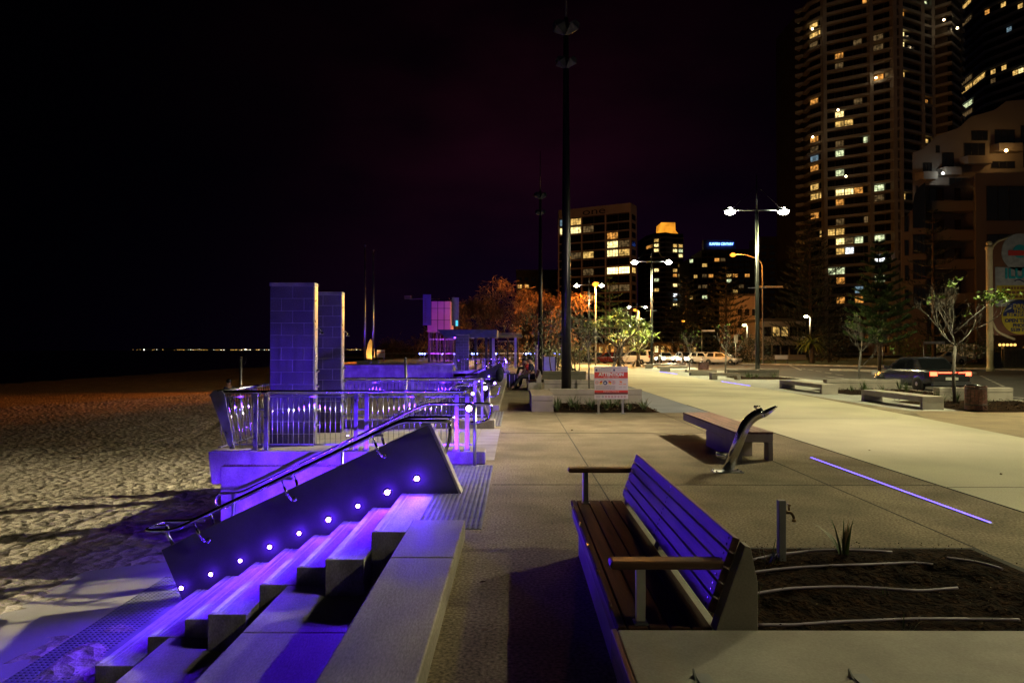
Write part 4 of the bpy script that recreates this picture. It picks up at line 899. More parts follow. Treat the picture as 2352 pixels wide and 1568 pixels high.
def person(loc, rz, label, J, top, bottom, shoes=m_shoe, sleeve=0.6):
    """J: joints in the person's own frame (facing +Y); builds one body mesh plus clothing and hair"""
    t = thing('person', label, 'person', loc, None, rz)
    V = {k: Vector(v) for k, v in J.items()}
    names = ['pelvis', 'spine', 'chest', 'neck', 'head', 'crown']; rad = [0.13, 0.125, 0.135, 0.055, 0.085, 0.07]
    vs = [V[n] for n in names]; ed = [(i, i + 1) for i in range(5)]; rd = list(rad)
    def addv(p, r, to): vs.append(Vector(p)); rd.append(r); ed.append((to, len(vs) - 1)); return len(vs) - 1
    fwd = V.get('face', Vector((0, 1, 0))).normalized()
    addv(V['head'] + fwd * 0.105 + Vector((0, 0, -0.01)), 0.014, 4)                         # nose
    addv(V['head'] + fwd * 0.075 + Vector((0, 0, -0.075)), 0.030, 4)                        # jaw
    side = fwd.cross(Vector((0, 0, 1))).normalized()
    for s in (-1, 1): addv(V['head'] + side * s * 0.092 + Vector((0, 0, -0.005)), 0.016, 4)  # ears
    hands = {}
    for s, n in ((-1, 'l'), (1, 'r')):
        sh = addv(V['sh_' + n], 0.062, 2); el = addv(V['el_' + n], 0.043, sh); wr = addv(V['wr_' + n], 0.028, el)
        d = (V['wr_' + n] - V['el_' + n]).normalized(); hd = (d + Vector(J.get('hand_' + n, (0, 0, -0.2)))).normalized(); pl = addv(V['wr_' + n] + hd * 0.06, 0.034, wr)
        sd = hd.cross(Vector((0, 1, 0.2))).normalized(); cu = hd.cross(sd).normalized()
        for q in range(4):
            b0 = V['wr_' + n] + hd * 0.095 + sd * (q - 1.5) * 0.021; L = (0.062, 0.074, 0.07, 0.052)[q]
            a = addv(b0, 0.0095, pl); c = addv(b0 + (hd * 0.85 + cu * 0.4) * L * 0.55, 0.009, a); addv(b0 + (hd * 0.5 + cu * 0.8) * L, 0.008, c)
        th = addv(V['wr_' + n] + hd * 0.04 - sd * 0.042, 0.012, pl); addv(V['wr_' + n] + hd * 0.085 - sd * 0.058 + cu * 0.02, 0.0095, th)
    for n in ('l', 'r'):
        hp = addv(V['hip_' + n], 0.092, 0); kn = addv(V['kn_' + n], 0.062, hp); an = addv(V['an_' + n], 0.042, kn); addv(V['toe_' + n], 0.034, an)
    skin_mesh('body', vs, ed, rd, m_skin, t)
    # clothing
    cv = [V['pelvis'] + Vector((0, 0, -0.02)), V['spine'], V['chest'], V['neck'] * 0.45 + V['chest'] * 0.55]; ce = [(0, 1), (1, 2), (2, 3)]; cr = [0.15, 0.145, 0.155, 0.085]
    for n in ('l', 'r'):
        cv.append(V['sh_' + n]); cr.append(0.08); ce.append((2, len(cv) - 1)); cv.append(V['sh_' + n].lerp(V['el_' + n], sleeve)); cr.append(0.066); ce.append((len(cv) - 2, len(cv) - 1))
    skin_mesh('shirt', cv, ce, cr, top, t)
    cv = [V['pelvis']]; ce = []; cr = [0.148]
    for n in ('l', 'r'):
        i0 = len(cv); cv += [V['hip_' + n], V['kn_' + n], V['kn_' + n].lerp(V['an_' + n], 0.9)]; cr += [0.105, 0.078, 0.062]; ce += [(0, i0), (i0, i0 + 1), (i0 + 1, i0 + 2)]
    skin_mesh('trousers', cv, ce, cr, bottom, t)
    for n in ('l', 'r'):
        skin_mesh('shoe', [V['an_' + n] + Vector((0, 0, -0.01)), V['an_' + n].lerp(V['toe_' + n], 0.5) + Vector((0, 0, -0.01)), V['toe_' + n]], [(0, 1), (1, 2)], [0.052, 0.046, 0.038], shoes, t)
    b = MB(); q = fwd.to_track_quat('Y', 'Z').to_matrix()
    b.ball(V['head'] * 0.55 + V['crown'] * 0.45 - fwd * 0.018 + Vector((0, 0, 0.012)), 0.112, 14, 9, sc=(0.92, 0.98, 0.92), M=q); 
    k0 = 0; o = b.build('hair', m_hair, t, base=None); o.data.transform(Matrix.Translation(Vector(t.location)))
    for s in (-1, 1):
        b = MB(); b.ball(V['head'] + fwd * 0.082 + side * s * 0.034 + Vector((0, 0, 0.016)), 0.011, 8, 6); o = b.build('eye', m_eye, t); o.data.transform(Matrix.Translation(Vector(t.location)))
    return t
def seat_pose(lean=0.0, head=0.0, arms='lap', legs=0.0, sit=0.46):
    z = sit + 0.10
    J = dict(pelvis=(0, 0, z), spine=(0, -0.02 + lean * 0.4, z + 0.2), chest=(0, lean, z + 0.40 - abs(lean) * 0.25), neck=(0, lean * 1.35, z + 0.55 - abs(lean) * 0.45))
    n = Vector(J['neck']); f = Vector((0, math.cos(head), -math.sin(head)))
    J['head'] = tuple(n + Vector((0, 0.02 + 0.06 * math.sin(head), 0.13))); J['crown'] = tuple(n + Vector((0, 0.0 + 0.09 * math.sin(head), 0.215))); J['face'] = tuple(f)
    c = Vector(J['chest'])
    for s, m in ((-1, 'l'), (1, 'r')):
        J['sh_' + m] = tuple(c + Vector((s * 0.19, 0, 0.06))); J['hip_' + m] = (s * 0.10, 0.03, z - 0.03)
        J['kn_' + m] = (s * 0.14, 0.45, z - 0.02 - legs * 0.05); J['an_' + m] = (s * (0.15), 0.47 + legs, 0.09); J['toe_' + m] = (s * 0.17, 0.62 + legs, 0.04 + legs * 0.04)
        if arms == 'lap': J['el_' + m] = tuple(c + Vector((s * 0.27, 0.06, -0.19))); J['wr_' + m] = (s * 0.08, 0.30, z + 0.10)
        else: J['el_' + m] = tuple(c + Vector((s * 0.30, 0.12, -0.16))); J['wr_' + m] = (s * 0.15, 0.40, z + 0.12)
    return J
person((0.68, 27.75, 0), R(92), 'person in a navy jacket with outstretched legs, sitting next to the black suitcase', seat_pose(0.05, 0.15, 'lap', 0.34), m_navy, m_trou, sleeve=1.9 if False else 0.98)
person((0.70, 28.55, 0), R(84), 'person in a red shirt slumped forward on the bench behind the suitcase', seat_pose(0.20, 0.7, 'knee', 0.05), m_redc, m_trou)
person((0.66, 41.6, 0), R(95), 'person in a red top sitting alone on the distant bench', seat_pose(0.08, 0.1, 'knee', 0.1), m_redc, m_trou)
J = dict(pelvis=(0, 0, 0.95), spine=(0, 0, 1.12), chest=(0, 0.0, 1.33), neck=(0, 0.01, 1.49), head=(0, 0.03, 1.62), crown=(0, 0.02, 1.71), face=(0.3, 1, -0.1))
for s, m in ((-1, 'l'), (1, 'r')):
    J['sh_' + m] = (s * 0.19, 0, 1.39); J['el_' + m] = (s * 0.25, 0.02, 1.11); J['wr_' + m] = (s * 0.22, 0.14, 0.9); J['hip_' + m] = (s * 0.1, 0, 0.9); J['kn_' + m] = (s * 0.12, 0.05 * s, 0.5); J['an_' + m] = (s * 0.12, 0.06 * s - 0.03, 0.09); J['toe_' + m] = (s * 0.14, 0.06 * s + 0.12, 0.04)
person((-12.7, 30.2, sand_z(-12.7, 30.2)), R(60), 'dark-clothed person standing alone on the night beach', J, m_navy, m_trou, sleeve=0.98)

# luggage
m_case = M('black_suitcase_shell', (0.014, 0.014, 0.018), (0.01, 0.01, 0.013), 0.35, 6, 3)
p = Vector((-0.14, 28.0, 0)); t = thing('suitcase', 'upright black wheeled suitcase with pale stripes in front of the seated people', 'suitcase', p)
b = MB(); b.box(p.x - 0.215, p.x + 0.215, p.y - 0.13, p.y + 0.13, 0.06, 0.64); b.build('shell', m_case, t, bevel=0.035, seg=3)
b = MB()
for x in (-0.1, 0.1): b.box(p.x + x - 0.012, p.x + x + 0.012, p.y - 0.136, p.y - 0.1, 0.1, 0.6)
b.build('stripe', m_brush, t)
b = MB(); b.tube(arc_pts([(p.x - 0.09, p.y, 0.64), (p.x - 0.09, p.y, 0.70), (p.x + 0.09, p.y, 0.70), (p.x + 0.09, p.y, 0.64)], 0.03), 0.012, 8); b.build('handle', m_dgrey, t)
for x in (-0.15, 0.15):
    b = MB(); b.lathe([(0.03, -0.015), (0.03, 0.015)], (p.x + x, p.y - 0.08, 0.03), 10, M=Matrix.Rotation(R(90), 3, 'Y')); b.box(p.x + x - 0.02, p.x + x + 0.02, p.y - 0.1, p.y - 0.06, 0.03, 0.075); b.build('wheel', m_black, t)
# rucksack leaning on the stair rail
p = Vector((-0.72, 31.0, 0.15)); t = thing('rucksack', 'dark tall rucksack standing on the far seating step left of the suitcase', 'bag', p)
b = MB(); b.ball((p.x, p.y, p.z + 0.33), 0.33, 14, 10, sc=(0.55, 0.45, 1.0)); b.ball((p.x, p.y - 0.12, p.z + 0.2), 0.15, 10, 8, sc=(0.9, 0.6, 1)); b.build('pack', m_navy, t)
b = MB(); b.tube(arc_pts([(p.x - 0.08, p.y + .05, p.z + 0.62), (p.x - 0.05, p.y + .05, p.z + 0.70), (p.x + 0.05, p.y + .05, p.z + 0.70), (p.x + 0.08, p.y + .05, p.z + 0.62)], 0.03), 0.014, 6); b.build('carry_loop', m_trou, t)
# ---------------------------------------------------------------- plants
def rnd_dir(): 
    while True:
        v = Vector((random.uniform(-1, 1), random.uniform(-1, 1), random.uniform(-1, 1)))
        if 0.05 < v.length < 1: return v.normalized()
def blade(b, p, d, L, w, droop=0.4, n=3, mi=0, twist=0.0):
    p = Vector(p); d = Vector(d).normalized(); s = d.cross(Vector((0, 0, 1))); s = s.normalized() if s.length > 0.05 else Vector((1, 0, 0))
    if twist: s = (Matrix.Rotation(twist, 3, d) @ s)
    vs = []; q = p.copy(); dd = d.copy()
    for i in range(n + 1):
        f = i / n; ww = w * (0.55 + 0.9 * f if f < 0.4 else (1 - f) * 1.5 + 0.02) * 0.5
        vs += [q - s * ww, q + s * ww]; q = q + dd * (L / n); dd = (dd + Vector((0, 0, -droop / n))).normalized()
    b.add(vs, [(2 * i, 2 * i + 1, 2 * i + 3, 2 * i + 2) for i in range(n)], mi, True)
def leafq(b, p, d, L, w, mi=0):
    d = Vector(d).normalized(); s = d.cross(rnd_dir()); s = s.normalized() * w / 2 if s.length > 0.01 else Vector((w / 2, 0, 0)); p = Vector(p)
    b.add([p, p + d * L * 0.45 + s, p + d * L, p + d * L * 0.45 - s], [(0, 1, 2, 3)], mi, False)
def strappy(seed, n=26, L=0.42, w=0.022, dry=0.12, spread=0.75):
    random.seed(seed); b = MB()
    for i in range(n):
        a = random.uniform(0, 6.283); t = random.uniform(0.1, spread); d = Vector((math.cos(a) * t, math.sin(a) * t, 1))
        r = random.uniform(0, 0.05); blade(b, (math.cos(a) * r, math.sin(a) * r, -0.01), d, L * random.uniform(0.6, 1.15), w * random.uniform(0.7, 1.2), random.uniform(0.4, 1.5), 4, 1 if random.random() < dry else 0)
    return b
protos = []
for i in range(3):
    o = strappy(20 + i).build('strappy_plant', [m_leaf, m_leafdry], base=(0, 0, 0)); protos.append(o)
used_p = []
def plant(x, y, label, group, sc=1.0, z=0.03):
    k = random.randrange(3)
    if k not in used_p: o = protos[k]; used_p.append(k)
    else: o = dup(protos[k])
    o.location = (x, y, z); o.rotation_euler = (0, 0, random.uniform(0, 6.28)); o.scale = (sc, sc, sc * random.uniform(0.85, 1.1)); tag(o, label, 'plant', group)
random.seed(3)
for i in range(17):
    x = 1.15 + (i % 6) * 0.44 + random.uniform(-.12, .12); y = 17.75 + (i // 6) * 0.62 + random.uniform(-.15, .2)
    plant(x, y, 'green strappy plant in the mulch around the ATTENTION sign', 'strappy plants round the sign', random.uniform(0.75, 1.1))
for i in range(6): plant(1.5 + i * 0.36, 25.6 + random.uniform(-.3, .2), 'sparse strappy plant in the bed under the thin leafless sapling', 'strappy plants in the second bed', random.uniform(0.5, 0.8))
for i in range(9): plant(random.uniform(11.9, 15.2), random.uniform(18.2, 21.2), 'strappy plant in the bed around the slatted bin', 'strappy plants by the bin', random.uniform(0.8, 1.15))
for i in range(9): plant(random.uniform(12.0, 15.4), random.uniform(25.2, 27.4), 'strappy plant beside the second bench across the path', 'strappy plants by the second bench', random.uniform(0.8, 1.1))
for i in range(12): plant(random.uniform(12.3, 15.3), random.uniform(38.0, 40.2), 'strappy plant at the foot of the double lamp post', 'strappy plants by the lamp post', random.uniform(0.8, 1.1))
def tuft(px, py, label, seed, n, L, w, zz=0.075):
    p = gp(px, py, zz); b = strappy(seed, n, L, w, 0.15, 0.6); o = b.build('strappy_plant', [m_leaf, m_leafdry], base=(0, 0, 0)); o.location = (p.x, p.y, zz); tag(o, label, 'plant')
tuft(1938, 1272, 'largest strappy tuft in the foreground soil bed, near its far edge', 41, 12, 0.30, 0.022)
tuft(1765, 1290, 'thin seedling tuft left of the tap post', 43, 9, 0.17, 0.012)
tuft(1716, 1432, 'upright seedling tuft beside the bench support at the near edge of the bed', 44, 8, 0.20, 0.018)
tuft(2030, 1360, 'tiny seedling in the middle of the soil bed', 45, 4, 0.05, 0.012)
tuft(2075, 1440, 'two-bladed seedling against the concrete block', 46, 5, 0.09, 0.010)
# mulch chips and dropped leaves: countless
b = MB(); random.seed(9)
for (x0, x1, y0, y1, n, s) in ((1.0, 3.6, 2.95, 5.45, 2600, 0.012), (1.05, 3.65, 17.55, 19.95, 600, 0.045), (11.8, 15.5, 17.7, 21.4, 500, 0.05), (11.95, 15.5, 24.4, 27.5, 400, 0.05)):
    for i in range(n):
        p = Vector((random.uniform(x0, x1), random.uniform(y0, y1), random.uniform(0.05, 0.095))); d = rnd_dir(); d.z *= 0.35; leafq(b, p, d, s * random.uniform(0.6, 2.0), s * random.uniform(0.3, 0.8), random.choice((0, 0, 0, 1, 1, 2)))
m_chip1 = M('mulch_chip_dark', (0.03, 0.017, 0.010), None, 0.9, spec=.05); m_chip2 = M('mulch_chip_mid', (0.075, 0.045, 0.026), None, 0.9, spec=.05); m_chip3 = M('mulch_chip_pale', (0.22, 0.165, 0.11), None, 0.9, spec=.05)
tag(b.build('mulch', [m_chip1, m_chip2, m_chip3]), 'scattered bark chips and dead leaves on the garden beds', 'mulch', kind='stuff')
b = MB()
for (x, y) in ((1.1, 13.6), (1.95, 12.1), (4.6, 12.2), (5.6, 10.9), (-0.1, 5.3), (-0.25, 4.7), (-0.2, 3.9), (0.0, 3.5), (2.3, 8.0), (6.2, 8.8)):
    leafq(b, (x, y, 0.012), (random.uniform(-1, 1), random.uniform(-1, 1), 0.1), 0.05, 0.03)
tag(b.build('fallen_leaves', m_leafdry), 'a few dry leaves lying on the paving', 'leaves', kind='stuff')

def limb(b, p, d, L, r, depth, tips, kink=0.25, up=0.1, split=(2, 3), shrink=0.72, spread=0.6, n=6, seg=4):
    pts = [Vector(p)]; rs = [r]; q = Vector(p); dd = Vector(d).normalized()
    for i in range(seg):
        dd = (dd + rnd_dir() * kink + Vector((0, 0, up))).normalized(); q = q + dd * L / seg; pts.append(q.copy()); rs.append(r * (1 - 0.45 * (i + 1) / seg))
    b.tube(pts, rs, n, 0, True)
    if depth <= 0: tips.append((q, dd)); return
    for k in range(random.randint(*split)):
        s = (dd + rnd_dir() * spread).normalized(); limb(b, q, s, L * shrink * random.uniform(0.75, 1.15), rs[-1] * 0.85, depth - 1, tips, kink, up, split, shrink, spread, max(4, n - 1), max(2, seg - 1))
    if depth >= 2 and random.random() < 0.8:
        m = pts[seg // 2]; s = (dd + rnd_dir() * spread * 1.5).normalized(); limb(b, m, s, L * shrink * 0.8, rs[seg // 2] * 0.6, depth - 2, tips, kink, up, split, shrink, spread, max(4, n - 1), 2)
def bare_tree(x, y, H, label, seed, leaves=0.12, r=0.06, z0=0.0, fork=0.42, wide=0.85):
    random.seed(seed); t = thing('bare_tree', label, 'tree', (x, y, z0), 'young leafless street trees')
    b = MB(); tips = []; th = H * fork; pts = [(x, y, z0 - 0.1), (x + 0.02 * H * random.uniform(-1, 1), y, z0 + th * 0.5), (x + 0.03 * H * random.uniform(-1, 1), y, z0 + th)]
    b.tube(pts, [r, r * 0.85, r * 0.75], 8)
    for k in range(5):
        a = k * 1.2566 + random.uniform(-.4, .4); limb(b, pts[-1 if k < 4 else 1], Vector((math.cos(a) * wide, math.sin(a) * wide, 0.75 if k < 4 else 0.5)), H * 0.17, r * 0.42, 4, tips, 0.22, 0.16, (2, 3), 0.74, 0.55, 5, 3)
    b.build('trunk', m_bark, t)
    b = MB(); got = 0
    for (p, d) in tips:
        if random.random() < leaves:
            for q in range(7): leafq(b, p + rnd_dir() * 0.06, d + rnd_dir() * 0.9, 0.13, 0.06); got += 1
    if got: b.build('leaves', m_leafy, t)
    return t
m_leafy = M('fresh_green_leaves', (0.12, 0.20, 0.025), (0.07, 0.13, 0.016), 0.5, 4, 4)
bare_tree(12.95, 20.2, 4.1, 'leafless young tree with one leafy branch, right beside the slatted bin', 3, 0.015, 0.055)
bare_tree(15.35, 30.5, 3.65, 'leafless young tree with a few green sprigs behind the second bench', 14, 0.04, 0.055)
bare_tree(13.8, 45, 3.7, 'leafless young tree in front of the parked silver car', 5, 0.03, 0.06)
bare_tree(12.7, 50, 3.4, 'small leafless tree before the line of headlights', 6, 0.05, 0.055)
bare_tree(2.75, 25.4, 2.75, 'thin leafless sapling between the tall pole and the sign', 7, 0.0, 0.035, fork=0.6, wide=0.6)
bare_tree(3.55, 25.2, 3.9, 'twisting leafless tree rising behind the ATTENTION sign', 8, 0.0, 0.06, fork=0.30, wide=0.8)
# the leafy branch of the tree by the bin
t = [o for o in COL.objects if o.get('label', '').startswith('leafless young tree with one leafy')][0]
b = MB(); random.seed(2); c = dp(2290, 682, 20.0)
for i in range(150): leafq(b, c + Vector((random.gauss(0, .20), random.gauss(0, .18), random.gauss(0, .10))), rnd_dir() + Vector((0.5, 0, 0.1)), 0.13, 0.065)
o = b.build('leaves', m_leafy, t)
b = MB(); b.tube([(12.95, 20.2, 2.1), (13.4, 20.1, 2.55), tuple(c)], [0.025, 0.018, 0.008], 5); b.build('branch', m_bark, t)

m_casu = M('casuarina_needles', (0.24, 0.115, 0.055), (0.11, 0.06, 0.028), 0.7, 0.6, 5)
m_greyleaf = M('grey_green_leaves', (0.13, 0.15, 0.10), (0.07, 0.085, 0.05), 0.6, 1.0, 5)
m_pandl = M('pandanus_leaves', (0.32, 0.42, 0.09), (0.15, 0.22, 0.045), 0.4, 1.2, 5)
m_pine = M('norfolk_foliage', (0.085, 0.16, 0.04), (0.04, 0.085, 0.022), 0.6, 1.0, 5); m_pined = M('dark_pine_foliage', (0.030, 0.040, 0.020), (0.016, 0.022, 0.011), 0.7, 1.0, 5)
def wispy_tree(x, y, H, label, seed, W=3.2, mat=None, tips_per=44, z0=0.0, L=0.9, group='feathery trees behind the shelter', trunk=0.16):
    random.seed(seed); t = thing('feathery_tree', label, 'tree', (x, y, z0), group)
    b = MB(); tips = []
    for k in range(3):
        a = k * 2.1 + random.uniform(0, 1); limb(b, (x + 0.2 * math.cos(a), y + 0.2 * math.sin(a), z0 - 0.2), Vector((math.cos(a) * W / H * 0.8, math.sin(a) * W / H * 0.8, 1)), H * 0.42, trunk, 3, tips, 0.16, 0.05, (2, 3), 0.66, 0.75, 7, 4)
    b.build('trunk', m_barkb, t)
    b = MB()
    for (p, d) in tips:
        nn = tips_per if random.random() < 0.85 else 4
        for q in range(nn):
            o = Vector((random.gauss(0, 0.42), random.gauss(0, 0.42), random.gauss(0.1, 0.35))); dd = Vector((random.uniform(-.7, .7), random.uniform(-.7, .7), random.uniform(-1.2, 0.35)))
            leafq(b, p + o, dd, L * random.uniform(0.5, 1.1), 0.07 + 0.05 * random.random())
    b.build('crown', mat or m_casu, t); return t
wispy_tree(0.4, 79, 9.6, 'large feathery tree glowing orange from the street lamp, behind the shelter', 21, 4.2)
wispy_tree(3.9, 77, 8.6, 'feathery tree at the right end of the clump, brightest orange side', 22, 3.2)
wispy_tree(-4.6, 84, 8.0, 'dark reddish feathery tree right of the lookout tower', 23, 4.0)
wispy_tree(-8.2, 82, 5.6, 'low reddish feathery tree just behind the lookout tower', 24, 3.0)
wispy_tree(-13.0, 86, 3.6, 'low feathery dune shrub left of the lookout tower', 25, 3.0, tips_per=16, L=0.6, trunk=0.08)
wispy_tree(-16.2, 88, 2.7, 'smallest feathery dune shrub beside the pale signboard', 26, 2.8, tips_per=14, L=0.5, trunk=0.06)
wispy_tree(2.5, 41.5, 4.2, 'grey-green multi-stemmed small tree left of the nearer floodlight pole', 27, 1.6, m_greyleaf, 9, 0, 0.35, 'grey small trees by the promenade', 0.05)
wispy_tree(4.6, 52, 4.6, 'grey-green loose small tree right behind the nearer floodlight pole', 28, 1.8, m_greyleaf, 9, 0, 0.4, 'grey small trees by the promenade', 0.06)
def pandanus(x, y, H, label, seed, W=3.0, n=30, mat=None, L=1.0, group=None):
    random.seed(seed); t = thing('pandanus', label, 'tree', (x, y, 0), group)
    b = MB(); tips = []
    b.tube([(x, y, -0.2), (x + .1, y, H * 0.35)], [0.2, 0.16], 9)
    for k in range(6): a = k * 1.05 + random.uniform(-.2, .2); limb(b, (x + .1, y, H * 0.33), Vector((math.cos(a), math.sin(a), 0.75)), W * 0.5, 0.11, 2, tips, 0.15, 0.06, (2, 2), 0.72, 0.7, 7, 3)
    for k in range(5): a = k * 1.25; b.tube([(x, y, 0.9), (x + 0.7 * math.cos(a), y + 0.7 * math.sin(a), -0.1)], [0.05, 0.04], 6)
    b.build('trunk', m_barkb, t); b = MB()
    for (p, d) in tips:
        for q in range(n):
            a = random.uniform(0, 6.283); e = random.uniform(-0.25, 1.0); blade(b, p, Vector((math.cos(a), math.sin(a), e)), L * random.uniform(0.7, 1.1), 0.075, random.uniform(0.5, 1.6), 3)
    b.build('crown', mat or m_pandl, t); return t
pandanus(9.3, 61.5, 5.2, 'broad spiky-leaved pandanus lit green-white beside the parked cars', 31, 3.2, 46)
pandanus(11.8, 66, 4.2, 'smaller spiky-leaved pandanus right behind the white parked car', 32, 2.2, 22)
def palm(x, y, H, label, seed):
    random.seed(seed); t = thing('palm', label, 'palm', (x, y, 0)); b = MB(); b.tube([(x, y, -.2), (x, y, H)], [0.3, 0.26], 10); b.build('trunk', m_barkb, t); b = MB()
    for k in range(70):
        a = random.uniform(0, 6.283); e = random.uniform(-0.3, 1.4); blade(b, (x, y, H), Vector((math.cos(a), math.sin(a), e)), 2.6 * random.uniform(.7, 1.1), 0.22, random.uniform(1.2, 2.6), 5)
    b.build('crown', m_pandl, t)
palm(36.4, 84, 2.4, 'squat drooping palm under the yellow lamp on the far verge', 33)
def norfolk(x, y, H, label, seed, W=2.6, mat=None, whorls=13, base=0.22, dens=34, z0=0.0, per=6, group='tiered pines along the road'):
    random.seed(seed); t = thing('norfolk_pine', label, 'tree', (x, y, z0), group)
    b = MB(); b.tube([(x, y, z0 - 0.2), (x, y, z0 + H * 0.6), (x, y, z0 + H)], [0.028 * H ** 0.9 * 0.6, 0.010 * H, 0.01], 8); f = MB()
    for k in range(whorls):
        fz = base + (0.97 - base) * (k / (whorls - 1)) ** 0.95; z = z0 + H * fz; L = W * (1 - fz) ** 0.75 * random.uniform(0.85, 1.1) + 0.12
        a0 = random.uniform(0, 6.28)
        for m in range(per):
            a = a0 + m * 6.283 / per + random.uniform(-.15, .15); h = Vector((math.cos(a), math.sin(a), 0)); pts = []
            for i in range(5): s = i / 4; pts.append(Vector((x, y, z)) + h * L * s + Vector((0, 0, L * (0.10 * s + 0.22 * s * s))))
            b.tube(pts, [0.03 * L ** 0.5, .022, .016, .01, .006], 4)
            sd = h.cross(Vector((0, 0, 1)))
            for q in range(dens):
                s = random.uniform(0.12, 1.0); p = pts[0].lerp(pts[4], s); i = min(3, int(s * 4)); p = pts[i].lerp(pts[i + 1], s * 4 - i)
                w = 0.30 * L * math.sin(math.pi * min(1, s * 0.8 + 0.12)) ; o = sd * random.uniform(-1, 1) * w * 0.7
                d = h * random.uniform(0.3, 1.0) + sd * random.uniform(-.7, .7) + Vector((0, 0, random.uniform(0.35, 1.1)))
                leafq(f, p + o, d, 0.10 * L + 0.20 * H / 12 * random.uniform(.7, 1.2), 0.045 + 0.012 * L)
    b.build('trunk', m_barkb, t); f.build('crown', mat or m_pine, t); return t
norfolk(28.7, 54, 10.3, 'bright green tiered pine on the traffic island', 51, 3.2, None, 14, 0.2, 200)
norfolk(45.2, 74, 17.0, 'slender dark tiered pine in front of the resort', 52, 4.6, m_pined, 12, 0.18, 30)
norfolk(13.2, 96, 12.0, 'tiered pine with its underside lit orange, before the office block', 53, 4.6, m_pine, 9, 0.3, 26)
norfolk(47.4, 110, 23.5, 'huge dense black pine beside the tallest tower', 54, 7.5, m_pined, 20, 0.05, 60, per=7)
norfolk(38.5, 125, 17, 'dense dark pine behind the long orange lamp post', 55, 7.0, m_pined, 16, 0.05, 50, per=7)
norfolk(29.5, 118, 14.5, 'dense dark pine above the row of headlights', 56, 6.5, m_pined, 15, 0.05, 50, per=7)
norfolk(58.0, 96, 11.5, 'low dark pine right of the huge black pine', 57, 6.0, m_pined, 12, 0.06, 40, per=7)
def bush(x, y, H, W, label, seed, mat, n=900, group='dark bushes on the far verge'):
    random.seed(seed); t = thing('bush', label, 'bush', (x, y, 0), group); b = MB()
    for k in range(7): b.tube([(x + random.uniform(-.2, .2) * W, y, -0.1), (x + random.uniform(-.35, .35) * W, y + random.uniform(-.2, .2) * W, H * random.uniform(.5, .8))], [0.05, 0.02], 5)
    b.build('stems', m_barkb, t); b = MB()
    cl = [Vector((x + random.uniform(-.5, .5) * W, y + random.uniform(-.3, .3) * W, H * random.uniform(0.2, 0.85))) for k in range(14)]
    for i in range(n):
        c = random.choice(cl); leafq(b, c + Vector((random.gauss(0, .12 * W), random.gauss(0, .12 * W), random.gauss(0, .14 * H))), rnd_dir(), 0.3, 0.14)
    b.build('crown', mat, t)
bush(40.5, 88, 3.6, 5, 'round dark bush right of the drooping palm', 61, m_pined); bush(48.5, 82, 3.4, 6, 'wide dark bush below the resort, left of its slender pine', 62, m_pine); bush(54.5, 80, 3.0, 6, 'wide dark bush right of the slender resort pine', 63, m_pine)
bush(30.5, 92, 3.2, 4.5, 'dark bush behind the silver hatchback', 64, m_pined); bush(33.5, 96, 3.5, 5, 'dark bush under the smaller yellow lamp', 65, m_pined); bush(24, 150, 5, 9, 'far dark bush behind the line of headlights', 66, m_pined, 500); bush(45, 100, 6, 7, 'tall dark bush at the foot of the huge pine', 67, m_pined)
bush(6.8, 80, 2.6, 4, 'dim bush left of the dark red cars', 68, m_greyleaf); bush(3.2, 66, 2.2, 3.5, 'dim bush below the orange feathery trees', 69, m_greyleaf); bush(-1.0, 79, 2.6, 5, 'dim bush behind the bar fence of the shelter', 70, m_casu)
# ---------------------------------------------------------------- vehicles
m_glassd = M('car_glass', (0.01, 0.012, 0.014), None, 0.08, spec=0.7); m_tyre = M('tyre_rubber', (0.015, 0.015, 0.015), None, 0.8); m_rim = M('alloy_rim', (0.5, 0.5, 0.5), None, 0.3, metal=1.0)
m_hl = E('headlight_on', (1.0, 0.80, 0.50), 300); m_hloff = M('headlight_off', (0.5, 0.5, 0.5), None, 0.1, spec=0.8); m_tl = E('taillight_on', (1.0, 0.05, 0.02), 14); m_tloff = M('taillight_off', (0.22, 0.01, 0.01), None, 0.2)
m_plate = M('number_plate', (0.6, 0.6, 0.55), None, 0.5)
def paint(name, c): return M(name, c, tuple(v * 0.92 for v in c), 0.25, 0.8, 3, spec=0.6)
PW, PR, PS, PD, PG = paint('white_paint', (0.62, 0.60, 0.56)), paint('dark_red_paint', (0.10, 0.012, 0.012)), paint('silver_paint', (0.38, 0.37, 0.36)), paint('black_paint', (0.02, 0.02, 0.024)), paint('dark_grey_paint', (0.025, 0.025, 0.028))
